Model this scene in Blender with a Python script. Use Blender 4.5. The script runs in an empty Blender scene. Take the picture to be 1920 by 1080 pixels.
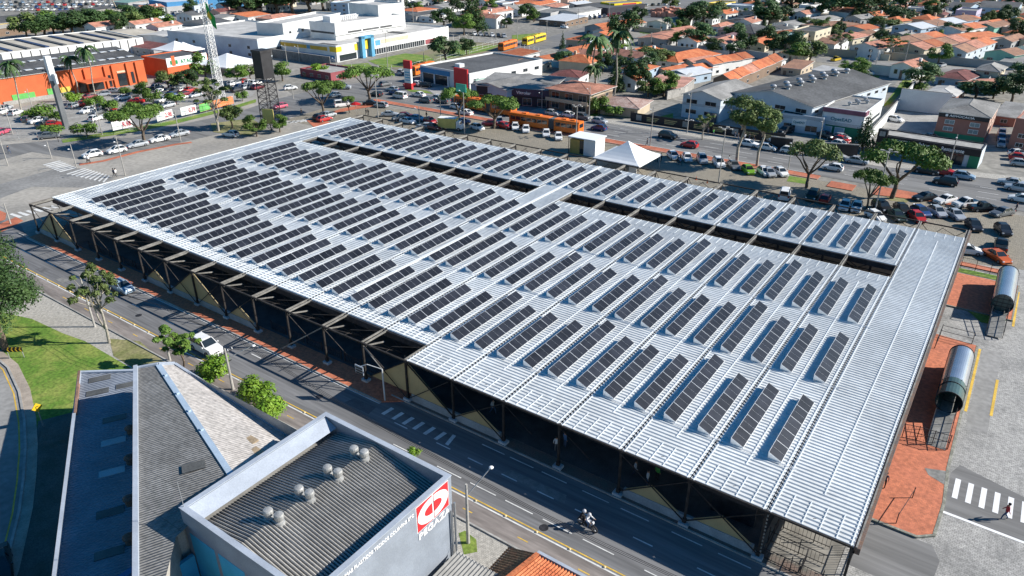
import bpy, math, random
from mathutils import Vector, Matrix
random.seed(11)
S = bpy.context.scene
COL = S.collection
# ---------------- camera, sky, sun, exposure ----------------
CX, CY, FOC, CAMH = 960.0, 540.0, 1357.0, 44.0
RW = ((0.81928683, -0.25838466, 0.51186567), (0.5733839, 0.36919619, -0.73138573), (0.0, 0.89271022, 0.45063117))
cd = bpy.data.cameras.new('camera'); cam = bpy.data.objects.new('camera', cd); COL.objects.link(cam)
mw = Matrix(RW).to_4x4(); mw.translation = Vector((0, 0, CAMH)); cam.matrix_world = mw
cd.sensor_width = 36; cd.lens = 36 * FOC / 1920; cd.clip_start = 0.5; cd.clip_end = 5000
S.camera = cam
SUN_AZ, SUN_EL = math.radians(35.5), math.radians(31)
W = bpy.data.worlds.new('World'); S.world = W; W.use_nodes = True
wn = W.node_tree; wn.nodes.clear()
sk = wn.nodes.new('ShaderNodeTexSky'); sk.sky_type = 'NISHITA'; sk.sun_disc = False
sk.sun_elevation = SUN_EL; sk.sun_rotation = math.radians(90) - SUN_AZ; sk.air_density = 1.2; sk.ozone_density = 3.5; sk.dust_density = 0.4
bg = wn.nodes.new('ShaderNodeBackground'); bg.inputs[1].default_value = 0.066
wo = wn.nodes.new('ShaderNodeOutputWorld')
hsv = wn.nodes.new('ShaderNodeHueSaturation'); hsv.inputs['Saturation'].default_value = 1.45; wn.links.new(sk.outputs[0], hsv.inputs['Color']); wn.links.new(hsv.outputs[0], bg.inputs[0]); wn.links.new(bg.outputs[0], wo.inputs[0])
sl = bpy.data.lights.new('sun', 'SUN'); sl.energy = 4.8; sl.angle = math.radians(0.5); sl.color = (1.0, 0.95, 0.87)
so = bpy.data.objects.new('sun', sl); COL.objects.link(so)
sd = Vector((math.cos(SUN_AZ) * math.cos(SUN_EL), math.sin(SUN_AZ) * math.cos(SUN_EL), math.sin(SUN_EL)))
so.rotation_euler = sd.to_track_quat('Z', 'Y').to_euler(); so.location = (0, 0, 200)
S.view_settings.view_transform = 'Standard'; S.view_settings.look = 'None'
S.view_settings.exposure = 0.72; S.view_settings.gamma = 1
S.cycles.max_bounces = 5; S.cycles.transparent_max_bounces = 6
S.cycles.volume_bounces = 0

def G(px, py, z=0.0):
    """ground point (x, y) in metres that the survey photograph shows at this pixel, at height z"""
    a, b, c = px - CX, -(py - CY), -FOC
    d = [RW[i][0] * a + RW[i][1] * b + RW[i][2] * c for i in range(3)]
    t = (z - CAMH) / d[2]
    return (d[0] * t, d[1] * t)

# ---------------- materials ----------------
MATS = {}
def mat(name, col, rough=0.75, metal=0.0, var=0.12, scale=0.6, fine=9.0, bump=0.0, rnd=0.0, col2=None, spec=0.4, local=False, emit=None, thresh=(0.4, 0.62), aniso=None):
    if name in MATS: return MATS[name]
    m = bpy.data.materials.new(name); m.use_nodes = True
    n = m.node_tree.nodes; l = m.node_tree.links
    b = n['Principled BSDF']
    b.inputs['Roughness'].default_value = rough; b.inputs['Metallic'].default_value = metal
    b.inputs['Specular IOR Level'].default_value = spec
    if local:
        tc = n.new('ShaderNodeTexCoord'); P = tc.outputs['Object']
    else:
        ge = n.new('ShaderNodeNewGeometry'); P = ge.outputs['Position']
    if aniso:
        vm = n.new('ShaderNodeVectorMath'); vm.operation = 'MULTIPLY'; vm.inputs[1].default_value = aniso; l.new(P, vm.inputs[0]); P = vm.outputs[0]
    no = n.new('ShaderNodeTexNoise'); no.inputs['Scale'].default_value = scale; no.inputs['Detail'].default_value = 5; no.inputs['Roughness'].default_value = .6
    l.new(P, no.inputs['Vector'])
    nf = n.new('ShaderNodeTexNoise'); nf.inputs['Scale'].default_value = fine; nf.inputs['Detail'].default_value = 3
    l.new(P, nf.inputs['Vector'])
    cr = n.new('ShaderNodeValToRGB')
    c2 = col2 if col2 else tuple(min(1, c * (1 + var)) for c in col)
    c1 = col if col2 else tuple(c * (1 - var) for c in col)
    cr.color_ramp.elements[0].position = thresh[0]; cr.color_ramp.elements[0].color = (*c1, 1)
    cr.color_ramp.elements[1].position = thresh[1]; cr.color_ramp.elements[1].color = (*c2, 1)
    l.new(no.outputs['Fac'], cr.inputs['Fac'])
    hs = n.new('ShaderNodeHueSaturation'); l.new(cr.outputs['Color'], hs.inputs['Color'])
    mr = n.new('ShaderNodeMapRange'); mr.inputs[1].default_value = .3; mr.inputs[2].default_value = .7
    mr.inputs[3].default_value = 1 - var; mr.inputs[4].default_value = 1 + var
    l.new(nf.outputs['Fac'], mr.inputs[0])
    if rnd:
        oi = n.new('ShaderNodeObjectInfo')
        m2 = n.new('ShaderNodeMapRange'); m2.inputs[3].default_value = 1 - rnd; m2.inputs[4].default_value = 1 + rnd
        l.new(oi.outputs['Random'], m2.inputs[0])
        mu = n.new('ShaderNodeMath'); mu.operation = 'MULTIPLY'
        l.new(mr.outputs[0], mu.inputs[0]); l.new(m2.outputs[0], mu.inputs[1]); l.new(mu.outputs[0], hs.inputs['Value'])
    else:
        l.new(mr.outputs[0], hs.inputs['Value'])
    l.new(hs.outputs['Color'], b.inputs['Base Color'])
    if bump:
        bu = n.new('ShaderNodeBump'); bu.inputs['Strength'].default_value = bump; bu.inputs['Distance'].default_value = 0.05
        l.new(nf.outputs['Fac'], bu.inputs['Height']); l.new(bu.outputs[0], b.inputs['Normal'])
    MATS[name] = m
    m['hs'] = hs.name
    return m

def cobble(name, c1, c2, size, stain=None, ssc=0.12, mortar=None):
    """setts: brick pattern with stains"""
    if name in MATS: return MATS[name]
    m = bpy.data.materials.new(name); m.use_nodes = True
    n = m.node_tree.nodes; l = m.node_tree.links; b = n['Principled BSDF']; b.inputs['Roughness'].default_value = .85
    ge = n.new('ShaderNodeNewGeometry')
    br = n.new('ShaderNodeTexBrick'); br.inputs['Scale'].default_value = 1.0
    br.inputs['Brick Width'].default_value = size * 1.6; br.inputs['Row Height'].default_value = size
    br.inputs['Mortar Size'].default_value = size * .09
    br.inputs['Color1'].default_value = (*c1, 1); br.inputs['Color2'].default_value = (*c2, 1)
    mc = mortar or tuple(x * .45 for x in c1)
    br.inputs['Mortar'].default_value = (*mc, 1)
    nd = n.new('ShaderNodeTexNoise'); nd.inputs['Scale'].default_value = .7
    l.new(ge.outputs['Position'], nd.inputs['Vector'])
    ad = n.new('ShaderNodeVectorMath'); ad.operation = 'MULTIPLY_ADD'
    ad.inputs[1].default_value = (.35, .35, 0); l.new(nd.outputs['Color'], ad.inputs[0]); l.new(ge.outputs['Position'], ad.inputs[2])
    l.new(ad.outputs[0], br.inputs['Vector'])
    no = n.new('ShaderNodeTexNoise'); no.inputs['Scale'].default_value = ssc; no.inputs['Detail'].default_value = 8; no.inputs['Roughness'].default_value = .65
    l.new(ge.outputs['Position'], no.inputs['Vector'])
    cr = n.new('ShaderNodeValToRGB'); cr.color_ramp.elements[0].position = .45; cr.color_ramp.elements[1].position = .66
    l.new(no.outputs['Fac'], cr.inputs[0])
    mx = n.new('ShaderNodeMix'); mx.data_type = 'RGBA'
    l.new(cr.outputs[0], mx.inputs[0]); l.new(br.outputs['Color'], mx.inputs[6])
    s = stain or tuple(x * .6 for x in c1)
    mx.inputs[7].default_value = (*s, 1)
    fa = n.new('ShaderNodeMath'); fa.operation = 'MULTIPLY'; fa.inputs[1].default_value = .75
    l.new(cr.outputs[0], fa.inputs[0]); l.new(fa.outputs[0], mx.inputs[0])
    nf = n.new('ShaderNodeTexNoise'); nf.inputs['Scale'].default_value = 3; nf.inputs['Detail'].default_value = 6
    l.new(ge.outputs['Position'], nf.inputs['Vector'])
    hs = n.new('ShaderNodeHueSaturation'); mr = n.new('ShaderNodeMapRange'); mr.inputs[1].default_value = .3; mr.inputs[2].default_value = .7; mr.inputs[3].default_value = .72; mr.inputs[4].default_value = 1.25
    l.new(nf.outputs['Fac'], mr.inputs[0]); l.new(mr.outputs[0], hs.inputs['Value']); l.new(mx.outputs[2], hs.inputs['Color'])
    l.new(hs.outputs[0], b.inputs['Base Color'])
    MATS[name] = m; return m

ASPH = mat('asphalt', (.17, .168, .165), .85, var=.17, scale=.5, fine=2.2, aniso=(.06, 1, 1))
ASPH_D = mat('dark_asphalt', (.155, .155, .158), .85, var=.2, scale=.8, fine=3.5, aniso=(.05, 1, 1))
ASPH_L = mat('pale_asphalt', (.24, .235, .225), .85, var=.18, scale=.09, fine=1.7)
LANE = mat('cycle_lane_asphalt', (.21, .185, .17), .85, var=.2, scale=.7, fine=3, aniso=(.15, 1, 1))
CONC = mat('concrete', (.33, .32, .30), .85, var=.16, scale=.3, fine=2.5)
CONC_D = mat('worn_concrete', (.20, .20, .19), .85, var=.25, scale=.35, fine=3, thresh=(.35, .7))
WHITE = mat('white_paint', (.78, .78, .78), .6, var=.05)
ROADW = mat('road_paint_white', (.62, .62, .60), .8, var=.12, fine=5)
YELLOWP = mat('road_paint_yellow', (.62, .40, .06), .8, var=.15, fine=5)
STEEL = mat('galvanised_steel', (.42, .43, .44), .45, .6, var=.1)
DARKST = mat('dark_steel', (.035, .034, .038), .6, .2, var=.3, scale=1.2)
RUST = mat('rusty_steel', (.16, .095, .065), .8, 0, var=.4, scale=1.5, col2=(.10, .085, .08))
TANB = mat('pale_beam', (.21, .20, .18), .8, 0, var=.25, scale=1.0)
TANP = mat('ochre_panel', (.42, .34, .18), .85, var=.06)
REDP = mat('red_paving', (.42, .135, .075), .85, var=.18, scale=.35, fine=4)
BLACK = mat('black_rubber', (.018, .018, .02), .8, var=.1)
GLASS = mat('dark_glass', (.02, .028, .035), .12, 0, var=.1, spec=.6)
ROOFW = mat("white_roof_sheet", (.665, .68, .67), .55, .05, var=.09, scale=.12, fine=1.2)
ROOFJ = mat('white_lap_strip', (.74, .77, .78), .5, var=.04)
PANEL = mat('solar_cell', (.020, .022, .029), .35, .0, var=.2, scale=.35, fine=1.5, rnd=.3, spec=.35)
ALU = mat('aluminium_frame', (.72, .74, .76), .4, .3, var=.04)
TANCOB = cobble('tan_setts', (.30, .265, .205), (.24, .215, .17), .35, stain=(.20, .18, .14))
GREYCOB = cobble('grey_setts', (.42, .41, .385), (.34, .33, .315), .2, stain=(.15, .15, .145), ssc=.22)
SETTS = cobble('worn_setts', (.36, .345, .315), (.28, .27, .25), .30, stain=(.17, .165, .155), ssc=.18)
BRICKRED = cobble('red_brick_paving', (.54, .175, .085), (.49, .155, .075), .18, stain=(.46, .15, .085), ssc=.2, mortar=(.38, .13, .08))

# ---------------- mesh builder ----------------
class MB:
    def __init__(s): s.v = []; s.f = []; s.m = []
    def face(s, idx, mi=0): s.f.append(idx); s.m.append(mi)
    def poly(s, pts, mi=0):
        k = len(s.v); s.v += [tuple(p) for p in pts]; s.face(list(range(k, k + len(pts))), mi); return s
    def box(s, x0, y0, z0, x1, y1, z1, mi=0, top=None):
        k = len(s.v)
        if x0 > x1: x0, x1 = x1, x0
        if y0 > y1: y0, y1 = y1, y0
        s.v += [(x0, y0, z0), (x1, y0, z0), (x1, y1, z0), (x0, y1, z0), (x0, y0, z1), (x1, y0, z1), (x1, y1, z1), (x0, y1, z1)]
        for q in ((0, 3, 2, 1), (0, 1, 5, 4), (1, 2, 6, 5), (2, 3, 7, 6), (3, 0, 4, 7)): s.face([k + i for i in q], mi)
        s.face([k + 4, k + 5, k + 6, k + 7], mi if top is None else top); return s
    def prism(s, pts, z0, z1, mi=0, top=None):
        a = sum(pts[i][0] * pts[(i + 1) % len(pts)][1] - pts[(i + 1) % len(pts)][0] * pts[i][1] for i in range(len(pts)))
        if a < 0: pts = pts[::-1]
        n = len(pts); k = len(s.v)
        s.v += [(p[0], p[1], z0) for p in pts] + [(p[0], p[1], z1) for p in pts]
        for i in range(n): j = (i + 1) % n; s.face([k + i, k + j, k + n + j, k + n + i], mi)
        s.face([k + n + i for i in range(n)], mi if top is None else top)
        s.face([k + i for i in range(n)][::-1], mi); return s
    def bar(s, p, q, w=.1, h=None, mi=0):
        h = h or w; p = Vector(p); q = Vector(q); d = (q - p)
        if d.length < 1e-6: return s
        d.normalize(); up = Vector((0, 0, 1)) if abs(d.z) < .95 else Vector((1, 0, 0))
        a = d.cross(up).normalized(); b = a.cross(d).normalized()
        k = len(s.v)
        for c in (p, q):
            for (i, j) in ((-1, -1), (1, -1), (1, 1), (-1, 1)): s.v.append(tuple(c + a * i * w / 2 + b * j * h / 2))
        for qd in ((0, 1, 2, 3), (7, 6, 5, 4), (0, 4, 5, 1), (1, 5, 6, 2), (2, 6, 7, 3), (3, 7, 4, 0)): s.face([k + i for i in qd], mi)
        return s
    def cyl(s, p, q, r0, r1=None, n=8, mi=0, cap=True):
        r1 = r0 if r1 is None else r1; p = Vector(p); q = Vector(q); d = (q - p).normalized()
        up = Vector((0, 0, 1)) if abs(d.z) < .95 else Vector((1, 0, 0))
        a = d.cross(up).normalized(); b = a.cross(d).normalized(); k = len(s.v)
        for c, r in ((p, r0), (q, r1)):
            for i in range(n):
                t = 2 * math.pi * i / n; s.v.append(tuple(c + a * math.cos(t) * r + b * math.sin(t) * r))
        for i in range(n): j = (i + 1) % n; s.face([k + i, k + j, k + n + j, k + n + i], mi)
        if cap: s.face([k + i for i in range(n)][::-1], mi); s.face([k + n + i for i in range(n)], mi)
        return s
    def lathe(s, prof, n=12, mi=0, c=(0, 0)):
        k = len(s.v)
        for (r, z) in prof:
            for i in range(n): t = 2 * math.pi * i / n; s.v.append((c[0] + r * math.cos(t), c[1] + r * math.sin(t), z))
        for a in range(len(prof) - 1):
            for i in range(n): j = (i + 1) % n; s.face([k + a * n + i, k + a * n + j, k + (a + 1) * n + j, k + (a + 1) * n + i], mi)
        s.face([k + (len(prof) - 1) * n + i for i in range(n)], mi); return s
    def blob(s, c, r, mi=0, sq=1.0, n=7, m=5, jit=0.0):
        k = len(s.v)
        for a in range(1, m):
            ph = math.pi * a / m
            for i in range(n):
                t = 2 * math.pi * i / n; j = 1 + random.uniform(-jit, jit)
                s.v.append((c[0] + r * j * math.sin(ph) * math.cos(t), c[1] + r * j * math.sin(ph) * math.sin(t), c[2] + r * sq * j * math.cos(ph)))
        s.v.append((c[0], c[1], c[2] + r * sq)); s.v.append((c[0], c[1], c[2] - r * sq))
        T = k + (m - 1) * n; B = T + 1
        for a in range(m - 2):
            for i in range(n): j = (i + 1) % n; s.face([k + a * n + i, k + (a + 1) * n + i, k + (a + 1) * n + j, k + a * n + j], mi)
        for i in range(n):
            j = (i + 1) % n; s.face([T, k + i, k + j], mi); s.face([B, k + (m - 2) * n + j, k + (m - 2) * n + i], mi)
        return s
    def mesh(s, name, mats, off=(0, 0, 0), smooth=False):
        me = bpy.data.meshes.new(name)
        o = off
        me.from_pydata([(v[0] - o[0], v[1] - o[1], v[2] - o[2]) for v in s.v], [], s.f)
        for m in (mats if isinstance(mats, (list, tuple)) else [mats]): me.materials.append(m)
        me.polygons.foreach_set('material_index', s.m)
        if smooth: me.polygons.foreach_set('use_smooth', [True] * len(s.f))
        me.update(); return me
    def build(s, name, mats, parent=None, smooth=False, loc=None, world=True):
        """links the collected faces as one object; world=True means the vertices are in world metres"""
        off = (0, 0, 0)
        if world and parent is not None:
            q = parent; t = Vector((0, 0, 0))
            while q: t += q.location; q = q.parent
            off = tuple(t)
        if parent is None and loc is not None: off = loc
        o = bpy.data.objects.new(name, s.mesh(name, mats, off, smooth)); COL.objects.link(o)
        if parent is not None: o.parent = parent
        elif loc is not None: o.location = loc
        return o

def tag(o, label=None, cat=None, group=None, kind=None):
    if label: o['label'] = label
    if cat: o['category'] = cat
    if group: o['group'] = group
    if kind: o['kind'] = kind
    return o
def thing(name, label, cat, loc=(0, 0, 0), rz=0.0, group=None):
    o = bpy.data.objects.new(name, None); COL.objects.link(o); o.location = loc; o.rotation_euler.z = rz
    o.empty_display_size = .3
    return tag(o, label, cat, group)
def struct(o): o['kind'] = 'structure'; return o
def dup(src, loc, rz=0.0, label=None, group=None, scale=None, recolor=None):
    def cp(o, par):
        c = o.copy(); COL.objects.link(c); c.parent = par
        if recolor and c.type == 'MESH' and c.data.materials and c.data.materials[0] and c.data.materials[0].name.startswith('car_paint'):
            c.material_slots[0].link = 'OBJECT'; c.material_slots[0].material = recolor
        for ch in o.children: cp(ch, c)
        return c
    r = cp(src, None); r.location = loc; r.rotation_euler = (0, 0, rz)
    if scale is not None: r.scale = scale if hasattr(scale, '__len__') else (scale,) * 3
    if label: r['label'] = label
    if group: r['group'] = group
    return r
ORD = ['first', 'second', 'third', 'fourth', 'fifth', 'sixth', 'seventh', 'eighth', 'ninth', 'tenth', 'eleventh', 'twelfth', 'thirteenth', 'fourteenth', 'fifteenth', 'sixteenth', 'seventeenth', 'eighteenth', 'nineteenth', 'twentieth', 'twenty-first', 'twenty-second', 'twenty-third', 'twenty-fourth', 'twenty-fifth', 'twenty-sixth', 'twenty-seventh', 'twenty-eighth', 'twenty-ninth', 'thirtieth', 'thirty-first', 'thirty-second', 'thirty-third', 'thirty-fourth', 'thirty-fifth', 'thirty-sixth', 'thirty-seventh', 'thirty-eighth', 'thirty-ninth', 'fortieth']
def sheet(name, pts, z, m, kind='structure', z0=None):
    """flat ground sheet; pts in metres"""
    mb = MB()
    a = sum(pts[i][0] * pts[(i + 1) % len(pts)][1] - pts[(i + 1) % len(pts)][0] * pts[i][1] for i in range(len(pts)))
    if a < 0: pts = pts[::-1]
    if z0 is not None: mb.prism(pts, z0, z)
    else: mb.poly([(p[0], p[1], z) for p in pts])
    o = mb.build(name, m); o['kind'] = kind
    return o
def PX(*pp): return [G(a, b) for (a, b) in pp]
def fit_width(o, w):
    xs = [v.co.x for v in o.data.vertices]; f = w / (max(xs) - min(xs)); o.data.transform(Matrix.Diagonal((f, 1, 1, 1)))
def text_mesh(txt, size, m, name, ext=0.02, align='LEFT'):
    c = bpy.data.curves.new(name, 'FONT'); c.body = txt; c.size = size; c.extrude = ext; c.align_x = align; c.align_y = 'BOTTOM_BASELINE'
    c.offset = size * .018
    o = bpy.data.objects.new(name, c); COL.objects.link(o)
    dg = bpy.context.evaluated_depsgraph_get()
    me = bpy.data.meshes.new_from_object(o.evaluated_get(dg)); bpy.data.objects.remove(o)
    me.materials.clear(); me.materials.append(m)
    o = bpy.data.objects.new(name, me); COL.objects.link(o); return o
def place_text(txt, size, m, name, parent, pos, along, facing, xs=1.0, align='LEFT', width=None):
    """lettering on a wall: along = reading direction (2D), facing = outward normal (2D), pos = baseline start in world metres"""
    o = text_mesh(txt, size, m, name, align=align)
    if width: fit_width(o, width)
    a = Vector((along[0], along[1], 0)).normalized(); n = Vector((facing[0], facing[1], 0)).normalized()
    M = Matrix(((a.x * xs, 0, n.x, 0), (a.y * xs, 0, n.y, 0), (0, 1, 0, 0), (0, 0, 0, 1)))
    o.data.transform(M)
    if parent is not None:
        o.parent = parent; q = parent; t = Vector((0, 0, 0))
        while q: t += q.location; q = q.parent
        o.location = Vector(pos) - t
    else: o.location = pos
    return o
def corrugated(mb, P0, U, Vv, w, h, pitch, amp, mi=0, prof='sin', trough=None):
    """sheet spanning w along U (across the ribs) and h along Vv (along the ribs)"""
    P0 = Vector(P0); U = Vector(U).normalized(); Vv = Vector(Vv).normalized(); N = U.cross(Vv).normalized()
    if N.z < 0: N = -N
    ts = []
    n = max(1, int(round(w / pitch))); pt = w / n
    for i in range(n):
        if prof == 'sin': ts += [(i * pt, amp), (i * pt + pt * .25, 0), (i * pt + pt * .5, -amp), (i * pt + pt * .75, 0)]
        else: ts += [(i * pt, 0), (i * pt + pt * .22, amp), (i * pt + pt * .42, amp), (i * pt + pt * .62, 0)]
    ts.append((w, ts[0][1])); k = len(mb.v)
    for (t, z) in ts:
        a = P0 + U * t + N * z; mb.v.append(tuple(a)); mb.v.append(tuple(a + Vv * h))
    for i in range(len(ts) - 1): mb.face([k + 2 * i, k + 2 * i + 2, k + 2 * i + 3, k + 2 * i + 1], mi if trough is None or i % 4 not in (1, 2) else trough)

def add_corr(m, d, pitch, strength=.6, dark=.75):
    """corrugations: a sine ridge running across direction d"""
    n = m.node_tree.nodes; l = m.node_tree.links; b = n['Principled BSDF']
    ge = n.new('ShaderNodeNewGeometry'); vm = n.new('ShaderNodeVectorMath'); vm.operation = 'DOT_PRODUCT'; L = math.hypot(*d); vm.inputs[1].default_value = (d[0] / L * 6.2832 / pitch, d[1] / L * 6.2832 / pitch, 0)
    l.new(ge.outputs['Position'], vm.inputs[0]); si = n.new('ShaderNodeMath'); si.operation = 'SINE'; l.new(vm.outputs['Value'], si.inputs[0])
    bu = n.new('ShaderNodeBump'); bu.inputs['Strength'].default_value = strength; bu.inputs['Distance'].default_value = pitch * .25; l.new(si.outputs[0], bu.inputs['Height']); l.new(bu.outputs[0], b.inputs['Normal'])
# ================= the bus terminal =================
BAY, NB = 6.04, 20
TX0 = -122.5
YN, YF, YT0, YT1 = 47.7, 112.3, 44.2, 115.8       # sheet edges, outer truss lines
GAP0, GAP1, ZR = 92.8, 96.9, 4.83
def bx(k): return TX0 + BAY * k
term = thing('bus_terminal', 'very large open bus terminal under white corrugated roofing sheets with steel space-frame edges', 'bus terminal', (bx(10), 80, 0))
term['category'] = 'bus terminal'
def roof_part(b, y0, y1):
    x0, x1 = bx(b - 1) + .09, bx(b) - .09
    mb = MB()
    if b == NB: x1 = bx(b) + .05
    if b == 1: x0 = bx(0) - .35
    corrugated(mb, (x0, y0, ZR), (0, 1, 0), (1, 0, 0), y1 - y0, x1 - x0, .45, .085, 0, 'trap')
    zt = ZR + .085
    def strip(x, a, c, w=.10): mb.box(x - w / 2, a, zt - .02, x + w / 2, c, zt + .018, 1)
    xm = (x0 + x1) / 2
    long_in = 4.2
    strip(xm, y0 + (long_in if y1 - y0 > 20 else 2), y1 - (3.6 if y1 - y0 > 20 else 2), .085)
    strip(x0 + .18, y0, y1, .09); strip(x1 - .18, y0, y1, .09)
    for f in (.2, .4, .6, .8):
        x = x0 + (x1 - x0) * f
        if y1 - y0 > 20: strip(x, y0 + .1, y0 + 2.9, .065 if b > 13 else .035)
        strip(x, y1 - 2.2, y1 - .1, .05)
    if b <= 13 and y1 - y0 > 20:
        for j in range(1, 8): strip(x0 + (x1 - x0) * j / 8, y0 + .1, y0 + 2.6, .03)
        mb.box(x0, y0 + 2.64, zt - .01, x1, y0 + 2.70, zt + .015, 1)
    if b == 1:
        mb.box(x0 - .02, y0, ZR - .15, x0 + .06, y1, zt + .04, 1)
        for t in range(1, 14): strip(x0 + (x1 - x0) * (.25 if t % 2 else .75), y0 + t * 4.6, y0 + t * 4.6 + 2.8, .09)
    mb.build('roof_sheet', [ROOFW, ROOFJ], term)
for b in range(1, NB + 1):
    y0 = YN if b <= 13 else YT0
    if b in (1, 11, NB): roof_part(b, y0, YF)
    else: roof_part(b, y0, GAP0); roof_part(b, GAP1, YF)
# white ridge cap along one bay
mb = MB(); mb.box(-59.3, 52, ZR + .07, -58.85, 112.2, ZR + .15); mb.build('ridge_cap', ROOFJ, term)
# gutters/beams between bays
for k in range(0, NB + 1):
    mb = MB(); x = bx(k)
    ya = YT0 if k >= 13 else YN
    mb.box(x - .17, ya, ZR - .55, x + .17, YT1 - .1, ZR - .22, 0); mb.box(x - .42, ya + .1, ZR - .22, x + .42, GAP0 - .3, ZR - .16, 0); mb.box(x - .42, GAP1 + .3, ZR - .22, x + .42, YF - .2, ZR - .16, 0)
    for s in (-1, 1):
        mb.box(x + s * .10 - .05, GAP0 - .3, ZR - .22, x + s * .10 + .05, GAP1 + .3, ZR + .02, 1)
        mb.box(x + s * .11 - .06, YF - .1, ZR - .22, x + s * .11 + .06, YT1, ZR + .05, 1)
        if k < 13 or k == 13: mb.box(x + s * .24 - .055, YT0, ZR - .16, x + s * .24 + .055, YN + .1, ZR + .03, 1)
    # beads: folded sheet ends standing over the gutter
    if 0 < k < NB:
        y = ya + .2
        while y < YF:
            if not (GAP0 - .2 < y < GAP1 + .1) or k in (10,): mb.box(x - .03, y, ZR - .06, x + .02, y + .3, ZR - .01, 2)
            y += .45
    mb.build('gutter_beam', [DARKST, TANB, mat('grey_zinc', (.62, .64, .65), .6, .2, var=.15)], term)
# edge beams
mb = MB()
for (ya, w) in ((YN - .12, .2), (YF + .12, .2), (GAP0 + .1, .16), (GAP1 - .1, .16)):
    mb.box(bx(0) - .2, ya - w / 2, ZR - .75, bx(20) + .1, ya + w / 2, ZR - .04, 0)
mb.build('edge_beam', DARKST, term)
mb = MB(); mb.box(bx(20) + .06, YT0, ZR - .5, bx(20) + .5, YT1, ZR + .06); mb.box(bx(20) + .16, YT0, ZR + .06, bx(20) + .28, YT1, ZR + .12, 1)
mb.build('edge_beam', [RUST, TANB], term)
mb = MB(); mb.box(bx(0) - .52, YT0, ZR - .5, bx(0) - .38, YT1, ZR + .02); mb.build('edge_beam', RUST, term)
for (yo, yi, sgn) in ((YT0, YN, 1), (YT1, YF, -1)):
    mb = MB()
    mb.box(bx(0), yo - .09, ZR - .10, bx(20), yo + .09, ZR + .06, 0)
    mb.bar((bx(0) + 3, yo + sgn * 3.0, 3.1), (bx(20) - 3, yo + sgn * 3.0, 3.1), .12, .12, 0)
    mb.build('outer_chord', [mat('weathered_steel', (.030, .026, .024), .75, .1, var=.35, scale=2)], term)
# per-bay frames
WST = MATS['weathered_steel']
def frame(k, yo, sgn, near):
    x = bx(k); mb = MB(); lo = yo + sgn * 3.0
    if k < NB:
        xm = x + BAY / 2
        for (a, b2) in ((x, yo), (x + BAY, yo), (x, yo + sgn * 3.5), (x + BAY, yo + sgn * 3.5)):
            mb.bar((a, b2, ZR - .1), (xm, lo, 3.1), .07, .07, 0)
        mb.bar((xm - 1.9, lo, 3.1), (xm, yo + sgn * .3, ZR - .2), .06, .06, 0)
        mb.bar((xm, yo + sgn * 1.2, ZR + .0), (xm + 2.4, yo + sgn * 3.2, ZR - .3), .05, .05, 0)
    if near and k <= 13: # pale raking strut under the twin beams
        mb.bar((x + .25, yo + .2, ZR - .35), (x + .55, yo + 2.6, ZR - .95), .13, .13, 1)
    if mb.v: mb.build('truss_frame', [WST, TANB], term)
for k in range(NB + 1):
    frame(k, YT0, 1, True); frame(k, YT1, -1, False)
    for (yo, near) in ((YT0, True), (YT1, False)):
        x = bx(k); mb = MB()
        mb.box(x - .09, yo - .09, .3, x + .09, yo + .09, ZR - .1, 0); mb.box(x - .15, yo - .15, .3, x + .15, yo + .15, .8, 0)
        mb2 = MB(); mb2.box(x - .42, yo - .32, 0, x + .42, yo + .32, .36)
        if near and k == 19: 
            for j in range(12): mb.box(x + .1, yo - .13, .5 + j * .36, x + .2, yo - .08, .68 + j * .36, 1)
        _c = mb.build('column', [WST, TANB], term); mb2.build('column_base', mat('column_base', (.42, .45, .48), .8, var=.15), _c)
for k in range(0, NB + 1, 1):
    for yy in (GAP0 - 1.6, GAP1 + .6, 61.5, 77.0):
        if k % 2 and yy in (61.5, 77.0): continue
        mb = MB(); x = bx(k) + (3.0 if yy == GAP1 + .6 else 0)
        if x > bx(20): continue
        mb.box(x - .14, yy - .14, .0, x + .14, yy + .14, ZR - .5); mb.build('inner_column', DARKST, term)
    if k < NB:
        mb = MB(); x = bx(k)
        mb.bar((x, GAP1 - .1, ZR - .5), (x + 1.5, GAP1 + .2, 3.4), .09); mb.bar((x + 1.5, GAP1 + .2, 3.4), (x + 3, GAP1 - .1, ZR - .5), .09)
        mb.bar((x, GAP1 + .2, 3.4), (x + BAY, GAP1 + .2, 3.4), .09)
        if k % 4 == 2: mb.bar((x, GAP1 + .4, 3.6), (x + BAY, GAP1 + .4, .6), .1); mb.bar((x + BAY, GAP1 + .4, 3.6), (x, GAP1 + .4, .6), .1)
        mb.build('gap_truss', DARKST, term)
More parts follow.
